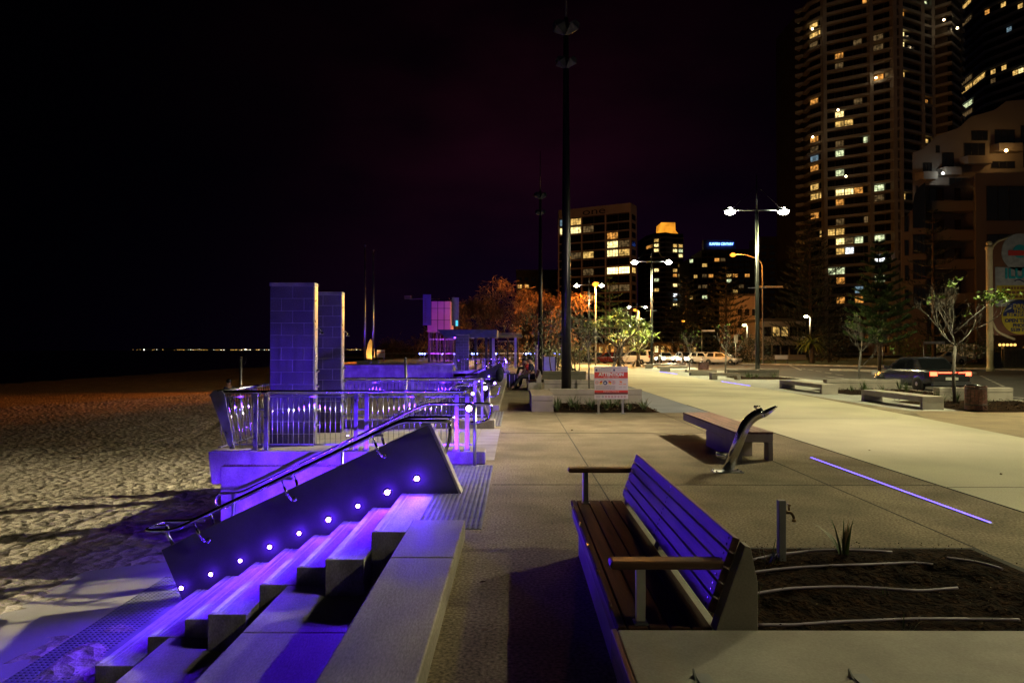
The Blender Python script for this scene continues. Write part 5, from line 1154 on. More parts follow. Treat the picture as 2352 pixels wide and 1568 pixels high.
def car(loc, rz, label, kind, pm, lights_on=False, tails_on=False):
    t = thing('parked_car', label, 'car', loc, 'cars on the beach road', rz)
    hl, W = (2.2, 0.88) if kind != 'suv' else (2.35, 0.92)
    hb = 0.92 if kind != 'suv' else 1.05
    # lower body: lofted sections (y, z bottom, z top, half width)
    S = [(-hl, .45, .80, .70), (-hl + .08, .30, hb - .06, .80), (-hl + .5, .24, hb, W), (-.9, .22, hb, W), (.7, .22, hb - .02, W), (1.3, .24, hb - .10, W - .02), (hl - .35, .26, hb - .20, W - .06), (hl - .05, .34, hb - .30, .74), (hl, .42, .60, .66)]
    vs = []; k = 10
    for (y, z0, z1, w) in S:
        m = (z0 + z1) / 2
        vs += [(-w * .86, y, z0), (w * .86, y, z0), (w, y, z0 + .12), (w * 1.0, y, m + .05), (w * .96, y, z1 - .07), (w * .86, y, z1), (-w * .86, y, z1), (-w * .96, y, z1 - .07), (-w * 1.0, y, m + .05), (-w, y, z0 + .12)]
    fs = [(i * k + j, i * k + (j + 1) % k, (i + 1) * k + (j + 1) % k, (i + 1) * k + j) for i in range(len(S) - 1) for j in range(k)] + [tuple(range(k))[::-1], tuple(range((len(S) - 1) * k, len(S) * k))]
    b = MB(); b.add(vs, [f[::-1] for f in fs], 0, True)
    H = {'suv': 1.72, 'hatch': 1.48, 'sedan': 1.44, 'wagon': 1.55}[kind]
    if kind in ('suv', 'wagon'): G = [(-hl + .12, hb - .02, W * .90), (-hl + .32, H - .05, W * .74), (-hl + .5, H, W * .73), (.3, H, W * .73), (1.15, hb - .04, W * .88)]
    elif kind == 'hatch': G = [(-hl + .18, hb - .02, W * .90), (-hl + .62, H - .08, W * .74), (-.9, H, W * .72), (.25, H - .02, W * .72), (1.25, hb - .06, W * .88)]
    else: G = [(-1.45, hb - .02, W * .88), (-.85, H - .06, W * .73), (-.5, H, W * .71), (.2, H - .02, W * .71), (1.2, hb - .05, W * .88)]
    base = [(G[0][0], hb - .05, G[0][2]), (G[-1][0], hb - .07, G[-1][2])]
    prof = [(g[0], g[1]) for g in G]
    vs = []
    for (y, z, w) in G: vs += [(-w, y, z), (w, y, z)]
    fs = [(2 * i, 2 * i + 1, 2 * i + 3, 2 * i + 2) for i in range(len(G) - 1)]
    n = len(vs); vs += [(-G[1][2] * 1.2, G[1][0], hb - .03), (G[1][2] * 1.2, G[1][0], hb - .03), (-G[-2][2] * 1.2, G[-2][0], hb - .03), (G[-2][2] * 1.2, G[-2][0], hb - .03)]
    m = len(G)
    for s in (0, 1):
        loop = [2 * i + s for i in range(m)] + [n + 2 + s, n + s]
        fs.append(tuple(loop if s else loop[::-1]))
    b.add(vs, fs, 0, False)
    def place(bb, nm, mt, par=t): 
        o = bb.build(nm, mt, par, base=None); o.data.transform(Matrix.Translation(Vector(t.location))); return o
    o = place(b, 'body', pm); bv = o.modifiers.new('bevel', 'BEVEL'); bv.width = 0.03; bv.segments = 2; bv.limit_method = 'ANGLE'; bv.angle_limit = R(30)
    def inset(P, f=0.1):
        c = sum((Vector(p) for p in P), Vector()) / len(P); return [Vector(p).lerp(c, f) for p in P]
    def pane(P, nm, off):
        b = MB(); q = inset(P, 0.12); nrm = Vector(off); b.add([p + nrm * .012 for p in q] + [p - nrm * .03 for p in q], [tuple(range(len(q))), tuple(range(len(q), 2 * len(q)))[::-1]] + [(i, (i + 1) % len(q), len(q) + (i + 1) % len(q), len(q) + i) for i in range(len(q))]); place(b, nm, m_glassd)
    g = G
    pane([(-g[0][2], g[0][0], g[0][1] + .04), (g[0][2], g[0][0], g[0][1] + .04), (g[1][2], g[1][0], g[1][1]), (-g[1][2], g[1][0], g[1][1])], 'rear_window', Vector((0, -1, .4)).normalized())
    pane([(-g[-1][2], g[-1][0], g[-1][1] + .03), (g[-1][2], g[-1][0], g[-1][1] + .03), (g[-2][2], g[-2][0], g[-2][1]), (-g[-2][2], g[-2][0], g[-2][1])], 'windscreen', Vector((0, .5, .8)).normalized())
    ym = (g[1][0] + g[-2][0]) / 2
    for s in (-1, 1):
        w0, w1 = g[1][2] * 1.18, g[1][2] * 1.02
        pane([(s * w0, g[1][0] - .05, hb), (s * w0, ym - .04, hb), (s * w1, ym - .04, H - .07), (s * w1, g[1][0] + .1, H - .07)], 'side_window', (s, 0, .3))
        pane([(s * w0, ym + .04, hb), (s * w0, g[-1][0] - .35, hb), (s * w1, g[-2][0] - .02, H - .08), (s * w1, ym + .04, H - .07)], 'side_window', (s, 0, .3))
        for y in (-1.35, 1.35):
            q = Matrix.Rotation(R(90), 3, 'Y'); b = MB(); b.lathe([(0.20, -.10), (0.31, -.10), (0.33, -.06), (0.33, .06), (0.31, .10), (0.20, .10)], (s * (W - .06), y, 0.33), 18, M=q); w = place(b, 'wheel', m_tyre)
            b = MB(); b.lathe([(0.20, -.085), (0.20, .085)], (s * (W - .06), y, 0.33), 12, M=q); b.lathe([(0.08, -.11), (0.08, .11)], (s * (W - .06), y, 0.33), 8, M=q)
            o = b.build('rim', m_rim, t); o.data.transform(Matrix.Translation(Vector(t.location))); o.parent = w
        b = MB(); b.box(s * .64 - .17, s * .64 + .17, hl - .12, hl + .02, .58, .76); place(b, 'headlight', m_hl if lights_on else m_hloff)
        b = MB(); hz = .95 if kind in ('suv', 'wagon') else .82
        b.box(s * .70 - .13, s * .70 + .10, -hl - .005, -hl + .10, hz - .13, hz + (.12 if kind == 'suv' else .03)); place(b, 'tail_light', m_tl if tails_on else m_tloff)
        b = MB(); b.box(s * (W + .02) - .09, s * (W + .02) + .09, .78, .88, hb + .01, hb + .13); place(b, 'wing_mirror', pm)
    b = MB(); b.box(-.26, .26, -hl - .012, -hl + .02, .52, .63); b.box(-.26, .26, hl - .02, hl + .012, .40, .50); place(b, 'number_plate', m_plate)
    b = MB(); b.box(-.78, .78, -hl - .03, -hl + .1, .30, .46); b.box(-.72, .72, hl - .1, hl + .03, .26, .38); place(b, 'bumper', m_dgrey)
    if tails_on: 
        b = MB(); b.box(-.55, .55, -hl - .006, -hl + .06, .80, .84); place(b, 'brake_bar', m_tl)
    if lights_on: light('headlight_beam', 'SPOT', (0, 0, 0), (1, .86, .6), 350, t, 0.1, R(70)).location = (0, hl + .15, .62); [setattr(c, 'rotation_euler', (R(84), 0, R(0))) for c in t.children if c.type == 'LIGHT']
    return t
zr = -0.126
car((14.6, 83.5, zr), R(52), 'white family wagon parked rear towards us beside the pandanus', 'suv', PW)
car((11.9, 85.5, zr), R(50), 'dark red car parked left of the white wagon', 'hatch', PR)
car((9.9, 88.0, zr), R(50), 'dark car half hidden left of the dark red one', 'sedan', PD)
car((17.6, 92, zr), R(183), 'car with glaring headlights just right of the white wagon', 'suv', PS, True)
car((20.6, 94, zr), R(178), 'low car with headlights on in the middle of the queue', 'sedan', PW, True)
car((22.6, 91, zr), R(186), 'pale car with headlights on left of the parked silver hatchback', 'hatch', PS, True)
car((24.2, 87.5, zr), R(215), 'white hatchback tucked behind the silver one, lights off', 'hatch', PW)
car((24.9, 82.5, zr), R(232), 'silver hatchback parked nose to the right behind the leafless tree', 'hatch', PS)
car((17.5, 29.8, zr), R(2), 'dark car driving away with red tail lights behind the leafless tree by the bin', 'sedan', PG, False, True)
car((49.5, 79, 0.0), R(95), 'pale sedan parked side-on in front of the resort', 'sedan', PW)
# ---------------------------------------------------------------- far end of the promenade
t = thing('lookout_terrace', 'long dark blue concrete terrace beyond the pillars, carrying the flagpoles', 'terrace', (-9, 58, 0))
b = MB(); b.box(-14.2, -4.4, 47.9, 90, -2.5, 0.34); b.box(-14.25, -4.38, 47.85, 90, 0.35, 0.55); b.build('retaining_wall', m_conc, t)
b = MB(); b.box(-14.1, -4.5, 47.95, 89, 0.30, 0.40); b.build('joint', m_joint, t)
for x in (-12.5, -9.5, -6.5): light('terrace_fill', 'SPOT', (x, 44.6, -0.6), LED_COL, 420, t, 0.1, R(130), (x, 48, 0.1), 0.8)  # added violet spots that tint the terrace front
for i, (px, py, lab) in enumerate(((838.5, 565, 'pale flagpole, left of the pair beyond the pillars'), (857.5, 576, 'pale flagpole, right of the pair beside the lit surfboard shape'))):
    p = dp(px, py, 52.0 + i * 1.2); t = thing('flagpole', lab, 'flagpole', (p.x, p.y, 0.55), 'flagpoles beyond the pillars')
    b = MB(); b.tube([(p.x, p.y, 0.55), (p.x, p.y, 4), (p.x, p.y, p.z)], [0.085, 0.075, 0.045], 12); b.build('pole', m_brush, t)
    b = MB(); b.ball((p.x, p.y, p.z + 0.05), 0.09, 10, 6); b.build('finial', m_brush, t)
    b = MB(); b.box(p.x - 0.55, p.x + 0.45, p.y - 0.35, p.y + 0.35, 0.551, 0.80); b.build('plinth', m_concx, t, bevel=0.02)
m_board = M('surfboard_resin', (0.62, 0.45, 0.22), (0.52, 0.36, 0.16), 0.4, 2, 4)
p = dp(851, 834, 55.5); t = thing('surfboard_marker', 'upright surfboard-shaped marker lit orange next to the flagpoles', 'marker', (p.x, p.y, 0.55))
b = MB(); pr = []
for i in range(13):
    f = i / 12; pr.append((0.36 * math.sin(math.pi * (0.12 + 0.88 * f) ** 0.8) ** 0.7 * (1 if f < 1 else 0), 0.56 + 1.95 * f))
poly = [(p.x + w, z) for w, z in pr] + [(p.x - w, z) for w, z in pr[::-1]]
b.prism(poly, 'y', p.y - 0.06, p.y + 0.06); b.build('board', m_board, t, bevel=0.02)
l = light('marker_uplight', 'SPOT', (p.x + 0.3, p.y - 1.1, 0.62), (1, .62, .2), 260, t, 0.05, R(60), (p.x, p.y, 1.6))
p = dp(874.5, 835, 56.0); t = thing('notice_board', 'small pale and red notice board at the left of the far blue-lit railing', 'sign', (p.x, p.y, 0.55))
b = MB(); b.box(p.x - .32, p.x + .32, p.y, p.y + .03, 1.0, 1.62); b.build('board', m_swh, t)
b = MB(); b.box(p.x - .31, p.x + .31, p.y - .004, p.y - .001, 1.38, 1.46); b.build('red_band', m_sred, t)
for s in (-.25, .25):
    b = MB(); b.box(p.x + s - .025, p.x + s + .025, p.y + .031, p.y + .07, .55, 1.6); b.build('leg', m_brush, t)
# lookout tower
m_panel = M('translucent_panel', (0.55, 0.24, 0.46), (0.46, 0.19, 0.38), 0.5, 0.8, 4); m_fin = M('blue_fin', (0.05, 0.09, 0.26), (0.035, 0.065, 0.20), 0.5, 2, 4); m_seam = M('panel_seam', (0.05, 0.03, 0.06), None, 0.7)
YT = 60.0
def T(px, py): q = dp(px, py, YT); return q.x, q.z
t = thing('lookout_tower', 'pink-lit boxy lifeguard lookout tower with two blue side fins', 'tower', (-6.2, YT, 0.55))
(xa, za), (xb, zb) = T(991, 692), T(1034.5, 762)
(xl, zl) = T(981.5, 747)
b = MB(); b.box(xa, xb, YT, YT + 3.0, zb, za); b.box(xl, xa - 0.001, YT + .02, YT + 2.8, zb, zl); b.build('cabin', m_panel, t)
b = MB()
for i in (1, 2): x = xa + (xb - xa) * i / 3.0; b.box(x - .025, x + .025, YT - .012, YT - .001, zb, za)
for i in (1, 2): z = zb + (za - zb) * i / 2.6; b.box(xa, xb, YT - .014, YT - .003, z - .02, z + .02)
b.build('panel_seam', m_seam, t)
(fx0, fz1), (fx1, fz0) = T(972.5, 676.5), T(990.5, 747)
b = MB(); b.box(fx0, fx1, YT - .3, YT - .15, fz0, fz1)
for i in range(14): z = fz0 + .3 + i * (fz1 - fz0 - .6) / 14; b.box(fx0 + .12, fx0 + .3, YT - .31, YT - .301, z, z + .05, 1)
b.build('side_fin', [m_fin, m_seam], t)
(fx0, fz1), (fx1, fz0) = T(1035.5, 681), T(1051.5, 747)
b = MB(); b.box(fx0, fx1, YT + 1.0, YT + 1.15, fz0, fz1); b.build('side_fin', m_fin, t)
m_cyan = E('cyan_sign_glow', (0.1, 0.65, 0.9), 1.2); b = MB(); x, z = T(1047, 741); b.box(x - .1, x + .1, YT + .97, YT + .99, z - .25, z + .25); b.build('glowing_sign', m_cyan, t)
for px in (985, 1003, 1020, 1034):
    x, _ = T(px, 700)
    for yy in (YT + .3, YT + 2.5):
        b = MB(); b.box(x - .09, x + .09, yy - .09, yy + .09, .55, zb); b.build('leg', m_dgrey, t)
light('tower_uplight', 'SPOT', (-8.0, YT - 9, 0.8), (0.55, 0.06, 1.0), 1500, t, 0.3, R(50), (-6.3, YT, 4.6))
light('sand_fill', 'SPOT', (-9.9, YT + 2.3, 6.2), (1.0, .23, .035), 17000, t, 0.25, R(80), (-34, 44, -2), .6)  # added orange spot, unseen behind the fin, to light the far sand
b = MB(); b.box(-10.2, -9.6, YT + 2.5, YT + 2.7, 6.3, 6.6); b.box(-9.7, -7.0, YT + 2.6, YT + 2.7, 6.25, 6.35); b.build('floodlight', m_dgrey, t)  # added housing and arm for the sand light
light('tower_uplight', 'SPOT', (-2.5, YT - 2, 5.2), (1.0, 0.5, 0.12), 300, t, 0.2, R(70), (-5.4, YT + 1.5, 4.4))
# shelter roofs
m_roof = M('shelter_roof', (0.10, 0.11, 0.16), (0.07, 0.08, 0.12), 0.4, 3, 4)
t = thing('shelter', 'open shelter with a long flat blue roof below the lookout tower', 'shelter', (-4, 56, 0))
q0 = dp(1011, 762, 56); q1 = dp(1144, 771, 56)
b = MB(); b.prism([(q0.x, q0.z + .12), (q0.x + .7, q1.z - .18), (q1.x - .05, q1.z - .18), (q1.x, q0.z + .10)], 'y', 53.5, 58.5); b.build('roof', m_roof, t)
for px in (1094, 1128, 1118):
    x = dp(px, 800, 56).x
    b = MB(); b.box(x - .10, x + .10, 55, 55.2, 0, q1.z - .18); b.build('post', m_dgrey, t)
l = light('shelter_downlight', 'SPOT', (-4.8, 54.5, q1.z - .3), LED_COL, 900, t, 0.1, R(150), (-4.8, 52, 0))
t = thing('shelter', 'smaller shelter with a corrugated tan roof right of the lookout tower', 'shelter', (-0.6, 60, 0))
b = MB(); q0 = dp(1130, 767, 60); q1 = dp(1200, 772, 60); b.box(q0.x, q1.x, 58.5, 62.5, q1.z - .1, q1.z + .02)
n = 24
for i in range(n): x = q0.x + 0.3 + (q1.x - q0.x - .4) * i / n; b.box(x, x + .06, 58.6, 62.4, q1.z + .021, q1.z + .26)
b.build('roof', m_concx, t)
for px in (1133, 1184):
    x = dp(px, 800, 59).x; b = MB(); b.box(x - .11, x + .11, 59, 59.2, 0, q1.z - .1); b.build('post', m_brush, t)
def barfence(x0, x1, y, z0, z1, label, gap=0.14):
    t = thing('bar_fence', label, 'fence', ((x0 + x1) / 2, y, z0), 'steel bar fences under the shelters'); b = MB(); x = x0
    while x < x1: b.box(x - .012, x + .012, y - .012, y + .012, z0 + .1, z1); x += gap
    b.build('bars', m_dgrey, t); b = MB()
    for z in (z0 + .12, (z0 + z1) * .42, z1): b.box(x0, x1, y - .03, y + .03, z - .03, z + .03)
    b.build('rails', m_brush, t)
    for x in (x0, (x0 + x1) / 2, x1): b = MB(); b.box(x - .05, x + .05, y - .05, y + .05, z0, z1 + .05); b.build('post', m_dgrey, t)
barfence(-7.6, -4.9, 60.2, .55, 2.55, 'tall dark bar fence under the lookout tower'); barfence(-1.6, 0.2, 61, 0, 2.4, 'tall bar gate under the tan-roofed shelter')
t = thing('lamp_totem', 'slim post with a tall warm glowing tube under the lookout tower', 'lamp', (-4.95, 58.5, .55))
b = MB(); b.tube([(-4.95, 58.5, .55), (-4.95, 58.5, 2.7)], 0.05, 8); b.build('post', m_brush, t); b = MB(); b.tube([(-4.95, 58.42, 1.5), (-4.95, 58.42, 2.5)], 0.05, 8); b.build('glow_tube', E('warm_tube', (1, .72, .35), 1.5), t)
# far railing with paired blue lights
t = thing('beach_railing', 'long thin railing with pairs of blue lights across the far end of the terrace', 'railing', (-6, 72, 0))
b = MB(); b.tube([(-14.0, 72, 1.25), (3.2, 72, 1.25)], 0.035, 6); b.tube([(-14.0, 72, .75), (3.2, 72, .75)], 0.015, 5); b.build('top_rail', m_brush, t)
m_bl = E('blue_rail_light', (0.16, 0.22, 1.0), 22)
for px in (970, 1010.5, 1048, 1090, 1134, 1214, 1255 - 20, 1297 - 30, 1310 - 30):
    x = dp(px, 816, 72).x; b = MB()
    for s in (-.2, .2): b.box(x + s - .03, x + s + .03, 71.96, 72.04, .0, 1.25)
    b.build('post', m_brush, t)
    b = MB()
    for s in (-.26, 0.0, .26): b.ball((x + s, 71.95, 1.22), 0.075, 8, 5)
    b.build('rail_light_or_fill', m_bl, t)
    if px < 1140: light('rail_lamp_or_fill', 'POINT', (x, 71.6, 1.1), (0.15, 0.12, 1.0), 14, t, 0.1)
m_tot = M('carved_pale_post', (0.42, 0.33, 0.25), (0.25, 0.19, 0.14), 0.8, 3, 5, stretch=(1, 1, 4))
p = dp(1233, 830, 48); t = thing('carved_post', 'pale banded carved post with a round head behind the seated people', 'post', (p.x, p.y, 0))
b = MB(); pr = [(0.14, 0)]
for i in range(8): pr += [(0.15, .1 + i * .2), (0.11, .2 + i * .2)]
b.lathe(pr + [(0.08, 1.70)], (p.x, p.y, 0), 14); b.build('shaft', m_tot, t); b = MB(); b.ball((p.x, p.y, 1.82), 0.16, 12, 8); b.build('head', m_tot, t)
m_scr = M('grey_screen', (0.30, 0.29, 0.33), (0.24, 0.23, 0.27), 0.5, 2)
t = thing('screen_panel', 'violet-lit low grey screen left of the nearer floodlight pole', 'screen', (2.3, 47, 0))
b = MB(); b.box(1.98, 2.72, 47, 47.05, .05, 1.15); b.build('panel', m_scr, t)
for x in (1.93, 2.77): b = MB(); b.box(x - .04, x + .04, 46.98, 47.07, 0, 1.2); b.build('post', m_dgrey, t)
light('screen_lamp', 'SPOT', (1.6, 45.2, .2), LED_COL, 90, t, .05, R(70), (2.3, 47, .7))

# street signs and the like across the road
def signpost(x, y, h, label, kind):
    t = thing('road_sign', label, 'sign', (x, y, 0), None); b = MB(); b.tube([(x, y, -.1), (x, y, h)], 0.045, 8); b.build('post', m_brush, t)
    if kind == 'blade':
        b = MB(); b.box(x + .05, x + 1.9, y - .02, y + .02, h - .28, h - .05); b.build('name_blade', m_prn, t)
    if kind == 'diamond':
        b = MB(); s = .55; b.prism([(x, h - .2), (x + s, h - .2 + s), (x, h - .2 + 2 * s), (x - s, h - .2 + s)], 'y', y - .05, y - .03); b.build('plate', M('sign_back_grey', (0.25, 0.26, 0.27), None, .5), t)
    if kind == 'plate':
        b = MB(); b.box(x - .22, x + .22, y - .06, y - .04, h - .9, h); b.build('plate', m_concx, t)
    return t
p = dp(2122, 845, 62); signpost(p.x, p.y, 2.45, 'thin post with a white street-name blade in front of the dark bushes', 'blade')
p = dp(2027, 845, 70); signpost(p.x, p.y, 2.6, 'grey back of a diamond road sign behind the bright pine', 'diamond')
p = dp(1690, 838, 76); signpost(p.x, p.y, 3.3, 'narrow parking sign lit orange right of the silver hatchback', 'plate')
p = dp(2158, 838, 73); signpost(p.x, p.y, 3.0, 'dim narrow sign post left of the bright pine', 'plate') if False else None
p = dp(1979, 838, 78); signpost(p.x, p.y, 3.6, 'dim narrow parking sign between the leafless tree and the bright pine', 'plate')
p = dp(1612, 800, 100); t = signpost(p.x, p.y, 4.6, 'street-name post behind the headlights', 'blade')
p = dp(1952, 842, 68); t = thing('real_estate_board', 'tiny board on the far verge left of the palm', 'sign', (p.x - 6, p.y, 0)); q = p.x - 6
q = dp(1795, 830, 80); t.location = (q.x, q.y, 0); b = MB(); b.box(q.x - .75, q.x + .75, q.y, q.y + .06, .55, 1.0); b.build('board', m_swh, t); b = MB(); b.box(q.x - .75, q.x - .66, q.y + .061, q.y + .12, 0, 1.0); b.box(q.x + .66, q.x + .75, q.y + .061, q.y + .12, 0, 1.0); b.build('leg', m_dgrey, t)
q = dp(2284, 843, 60); t = thing('sandwich_board', 'dark leaning sandwich board at the foot of the resort sign', 'sign', (q.x, q.y, 0))
b = MB(); b.prism([(q.y - .35, 0), (q.y - .30, 0), (q.y + .03, 1.35), (q.y - .02, 1.35)], 'x', q.x - .5, q.x + .5); b.build('front_board', m_dgrey, t); b = MB(); b.prism([(q.y + .40, 0), (q.y + .35, 0), (q.y + .035, 1.33), (q.y + .08, 1.33)], 'x', q.x - .5, q.x + .5); b.build('back_board', m_dgrey, t)
# ---------------------------------------------------------------- buildings
m_twr = M('tower_concrete', (0.40, 0.38, 0.36), (0.31, 0.295, 0.28), 0.85, 0.3, 6, stain=0.2, sscale=0.08)
m_twd = M('tower_wall_dark', (0.10, 0.085, 0.07), (0.07, 0.06, 0.05), 0.8, 0.4, 5); m_pink = M('pink_render', (0.24, 0.20, 0.175), (0.19, 0.158, 0.138), 0.9, 0.3, 6, stain=0.25, sscale=0.3)
m_off = M('office_spandrel', (0.10, 0.085, 0.11), (0.075, 0.065, 0.085), 0.7, 0.4, 5); m_offw = M('office_render', (0.50, 0.42, 0.45), (0.42, 0.35, 0.38), 0.85, 0.3, 5)
m_gl = M('night_glass', (0.008, 0.008, 0.010), (0.014, 0.012, 0.013), 0.12, 0.6, 3, spec=0.6); m_fr = M('window_frame_dark', (0.02, 0.018, 0.016), None, 0.6)
m_grt = M('grey_tower_cladding', (0.40, 0.46, 0.55), (0.31, 0.36, 0.44), 0.6, 0.3, 4)
LIT = {'y': E('lit_window_yellow', (1.0, 0.60, 0.16), 0.75, 0.75, 1.1), 'Y': E('lit_window_bright', (1.0, 0.76, 0.30), 1.7, 0.6, 1.1), 'o': E('lit_window_orange', (1.0, 0.42, 0.08), 0.7, 0.75, 1.1),
       'g': E('lit_window_greenish', (0.85, 0.95, 0.52), 0.9, 0.75, 1.1), 'b': E('lit_window_bluish', (0.40, 0.62, 0.75), 0.35, 0.6, 1.1), 'w': E('lit_window_white', (0.9, 0.95, 1.0), 1.9, 0.5, 1.1), 'd': E('lit_window_dim', (0.8, 0.5, 0.2), 0.12, 0.8, 1.1), '*': E('lit_window_glare', (1.0, 0.66, 0.22), 5, 0.4, 1.1)}
wcache = {}
def wmesh(w, h, nv, nh):
    k = (round(w, 2), round(h, 2), nv, nh)
    if k not in wcache:
        b = MB(); b.box(-w / 2, w / 2, -0.03, 0.03, 0, h, 0); fr = min(0.08, w * .04)
        for i in range(nv + 1): x = -w / 2 + w * i / nv; b.box(x - fr / 2, x + fr / 2, -0.07, 0.02, 0, h, 1)
        for z in [0, h] + [h * (0.3 + 0.4 * j) for j in range(nh)]: b.box(-w / 2, w / 2, -0.065, 0.02, z - fr / 2, z + fr / 2, 1)
        me = bpy.data.meshes.new('window'); me.from_pydata(b.v, [], b.f); me.materials.append(m_gl); me.materials.append(m_fr); me.polygons.foreach_set('material_index', b.mi); me.update(); wcache[k] = (me, b)
    return wcache[k]
def add_windows(bld, cands, lits, cap=100, tol=30):
    """cands: (x, y, z, angle, w, h, nv, nh) world places; lits: (px, py, code[, frac width]) photo places"""
    def proj(p):
        v = CROT.transposed() @ (Vector(p) - CAMP); return 1176 + FPX * v.x / -v.z, 784 - FPX * v.y / -v.z
    P = [proj((c[0], c[1], c[2] + c[5] / 2)) for c in cands]; code = {}
    for L in lits:
        best = min(((P[i][0] - L[0]) ** 2 + ((P[i][1] - L[1]) * 1.6) ** 2, i) for i in range(len(cands)) if i not in code)
        if best[0] < tol ** 2: code[best[1]] = L
    vis = [i for i in range(len(cands)) if -30 < P[i][0] < 2390 and -30 < P[i][1] < 1600]
    size = lambda i: cands[i][4] * cands[i][5]
    single = set(code); rest = sorted((i for i in vis if i not in single), key=lambda i: -size(i)); single |= set(rest[:max(0, cap - len(single))])
    stuff = [i for i in range(len(cands)) if i not in single and P[i][1] < 900 and i in vis]
    for i in single:
        x, y, z, a, w, h, nv, nh = cands[i]; me, _ = wmesh(w, h, nv, nh)
        o = bpy.data.objects.new('window', me); COL.objects.link(o); o.parent = bld; o.location = Vector((x, y, z)) - bld.location; o.rotation_euler = (0, 0, a)
        if i in code: o.material_slots[0].link = 'OBJECT'; o.material_slots[0].material = LIT[code[i][2]]
    if stuff:
        b = MB()
        for i in stuff:
            x, y, z, a, w, h, nv, nh = cands[i]; _, wb = wmesh(w, h, nv, nh); Mz = Matrix.Rotation(a, 3, 'Z')
            n = len(b.v); b.v += [tuple(Mz @ Vector(v) + Vector((x, y, z))) for v in wb.v]; b.f += [[q + n for q in f] for f in wb.f]; b.mi += wb.mi; b.sm += wb.sm
        o = b.build('window', [m_gl, m_fr], bld); o['kind'] = 'stuff'
def facet_windows(p, q, z0, n, H, k, wf=0.86, h=2.0, sill=0.85, inset=0.35, nv=4, nh=1):
    """k windows per floor on the wall from p to q (seen from the camera side)"""
    p, q = Vector((*p, 0)), Vector((*q, 0)); d = (q - p); a = math.atan2(d.y, d.x); nrm = Vector((d.y, -d.x, 0)).normalized(); out = []
    w = d.length / k
    for f in range(n):
        for i in range(k):
            c = p + d * ((i + .5) / k) - nrm * inset; out.append((c.x, c.y, z0 + f * H + sill, a, w * wf, h, nv, nh))
    return out
def P2(px, Y): return ((px - 1184) * Y / 1568.0, Y)
def offset_poly(pts, d):
    out = []
    for i, p in enumerate(pts):
        a = Vector(pts[max(i - 1, 0)]); c = Vector(pts[min(i + 1, len(pts) - 1)]); t = (c - a).normalized(); n = Vector((t.y, -t.x)); out.append(Vector(p) + n * d)
    return out
def band_mesh(pts, z0, z1, th, b=None):
    b = b or MB(); o = pts; i = offset_poly(pts, -th); n = len(pts)
    vs = [(p[0], p[1], z0) for p in o] + [(p[0], p[1], z1) for p in o] + [(p[0], p[1], z1) for p in i] + [(p[0], p[1], z0) for p in i]
    fs = []
    for k in range(n - 1):
        for q in range(4): a, c = q * n, ((q + 1) % 4) * n; fs.append((a + k, a + k + 1, c + k + 1, c + k))
    fs += [(0, n, 2 * n, 3 * n), (n - 1, 4 * n - 1, 3 * n - 1, 2 * n - 1)]
    b.add(vs, fs); return b

# 1 the tall zig-zag apartment tower
pl = [P2(1843, 224), P2(1856, 219.5), P2(1897, 214), P2(2004, 207), P2(2058, 203), P2(2072, 203), P2(2122, 207.5), P2(2146, 210), P2(2188, 206.5), P2(2208, 212), P2(2214, 222)]
t1 = thing('apartment_tower', 'tallest zig-zag apartment tower with scattered lit windows, balconies stacked up its left edge', 'building', (112, 220, 0)); nF, HF = 38, 3.05
inner = offset_poly(pl, -1.6)
b = MB(); b.prism([(p.x, p.y) for p in inner] + [(inner[-1].x + 2, 250), (inner[0].x, 250)], 'z', 0, nF * HF); b.build('wall', m_twd, t1)
proto = None
for f in range(nF):
    if proto is None: proto = band_mesh(pl, 0, 0.78, 1.75).build('balcony_band', m_twr, t1)
    else:
        o = proto.copy(); COL.objects.link(o); o.location = (0, 0, f * HF)
for j in (2, 3, 4, 5, 6, 7):
    p = Vector(pl[j]); b = MB(); b.box(p.x - .55, p.x + .55, p.y - .12, p.y + 2.0, 0, nF * HF); b.build('pilaster', m_twr, t1)
for j in (0, 9):
    b = MB(); 
    for f in range(nF):
        p = Vector(pl[j]); s = -1 if j == 0 else 1; z = f * HF
        b.prism([(p.x, p.y - 1.0), (p.x + s * 1.9, p.y + .6), (p.x, p.y + 2)], 'z', z - .05, z + .95)
    b.build('balcony_corner', m_twr, t1)
c1 = facet_windows(pl[1], pl[2], 0, nF, HF, 2, .9, inset=1.2, nv=3) + facet_windows(pl[2], pl[3], 0, nF, HF, 5, .9, inset=1.2, nv=3) + facet_windows(pl[3], pl[4], 0, nF, HF, 2, .88, inset=1.2, nv=3) + facet_windows(pl[5], pl[6], 0, nF, HF, 3, .86, inset=1.2, nv=2) + facet_windows(pl[6], pl[7], 0, nF, HF, 1, .6, 1.3, 1.2, 1.2, 2) + facet_windows(pl[7], pl[8], 0, nF, HF, 3, .84, inset=1.2, nv=2)
def za(l, oy=0.0): return [(1800.75 + .23437 * x, oy + .23437 * y, c) for x, y, c in l]
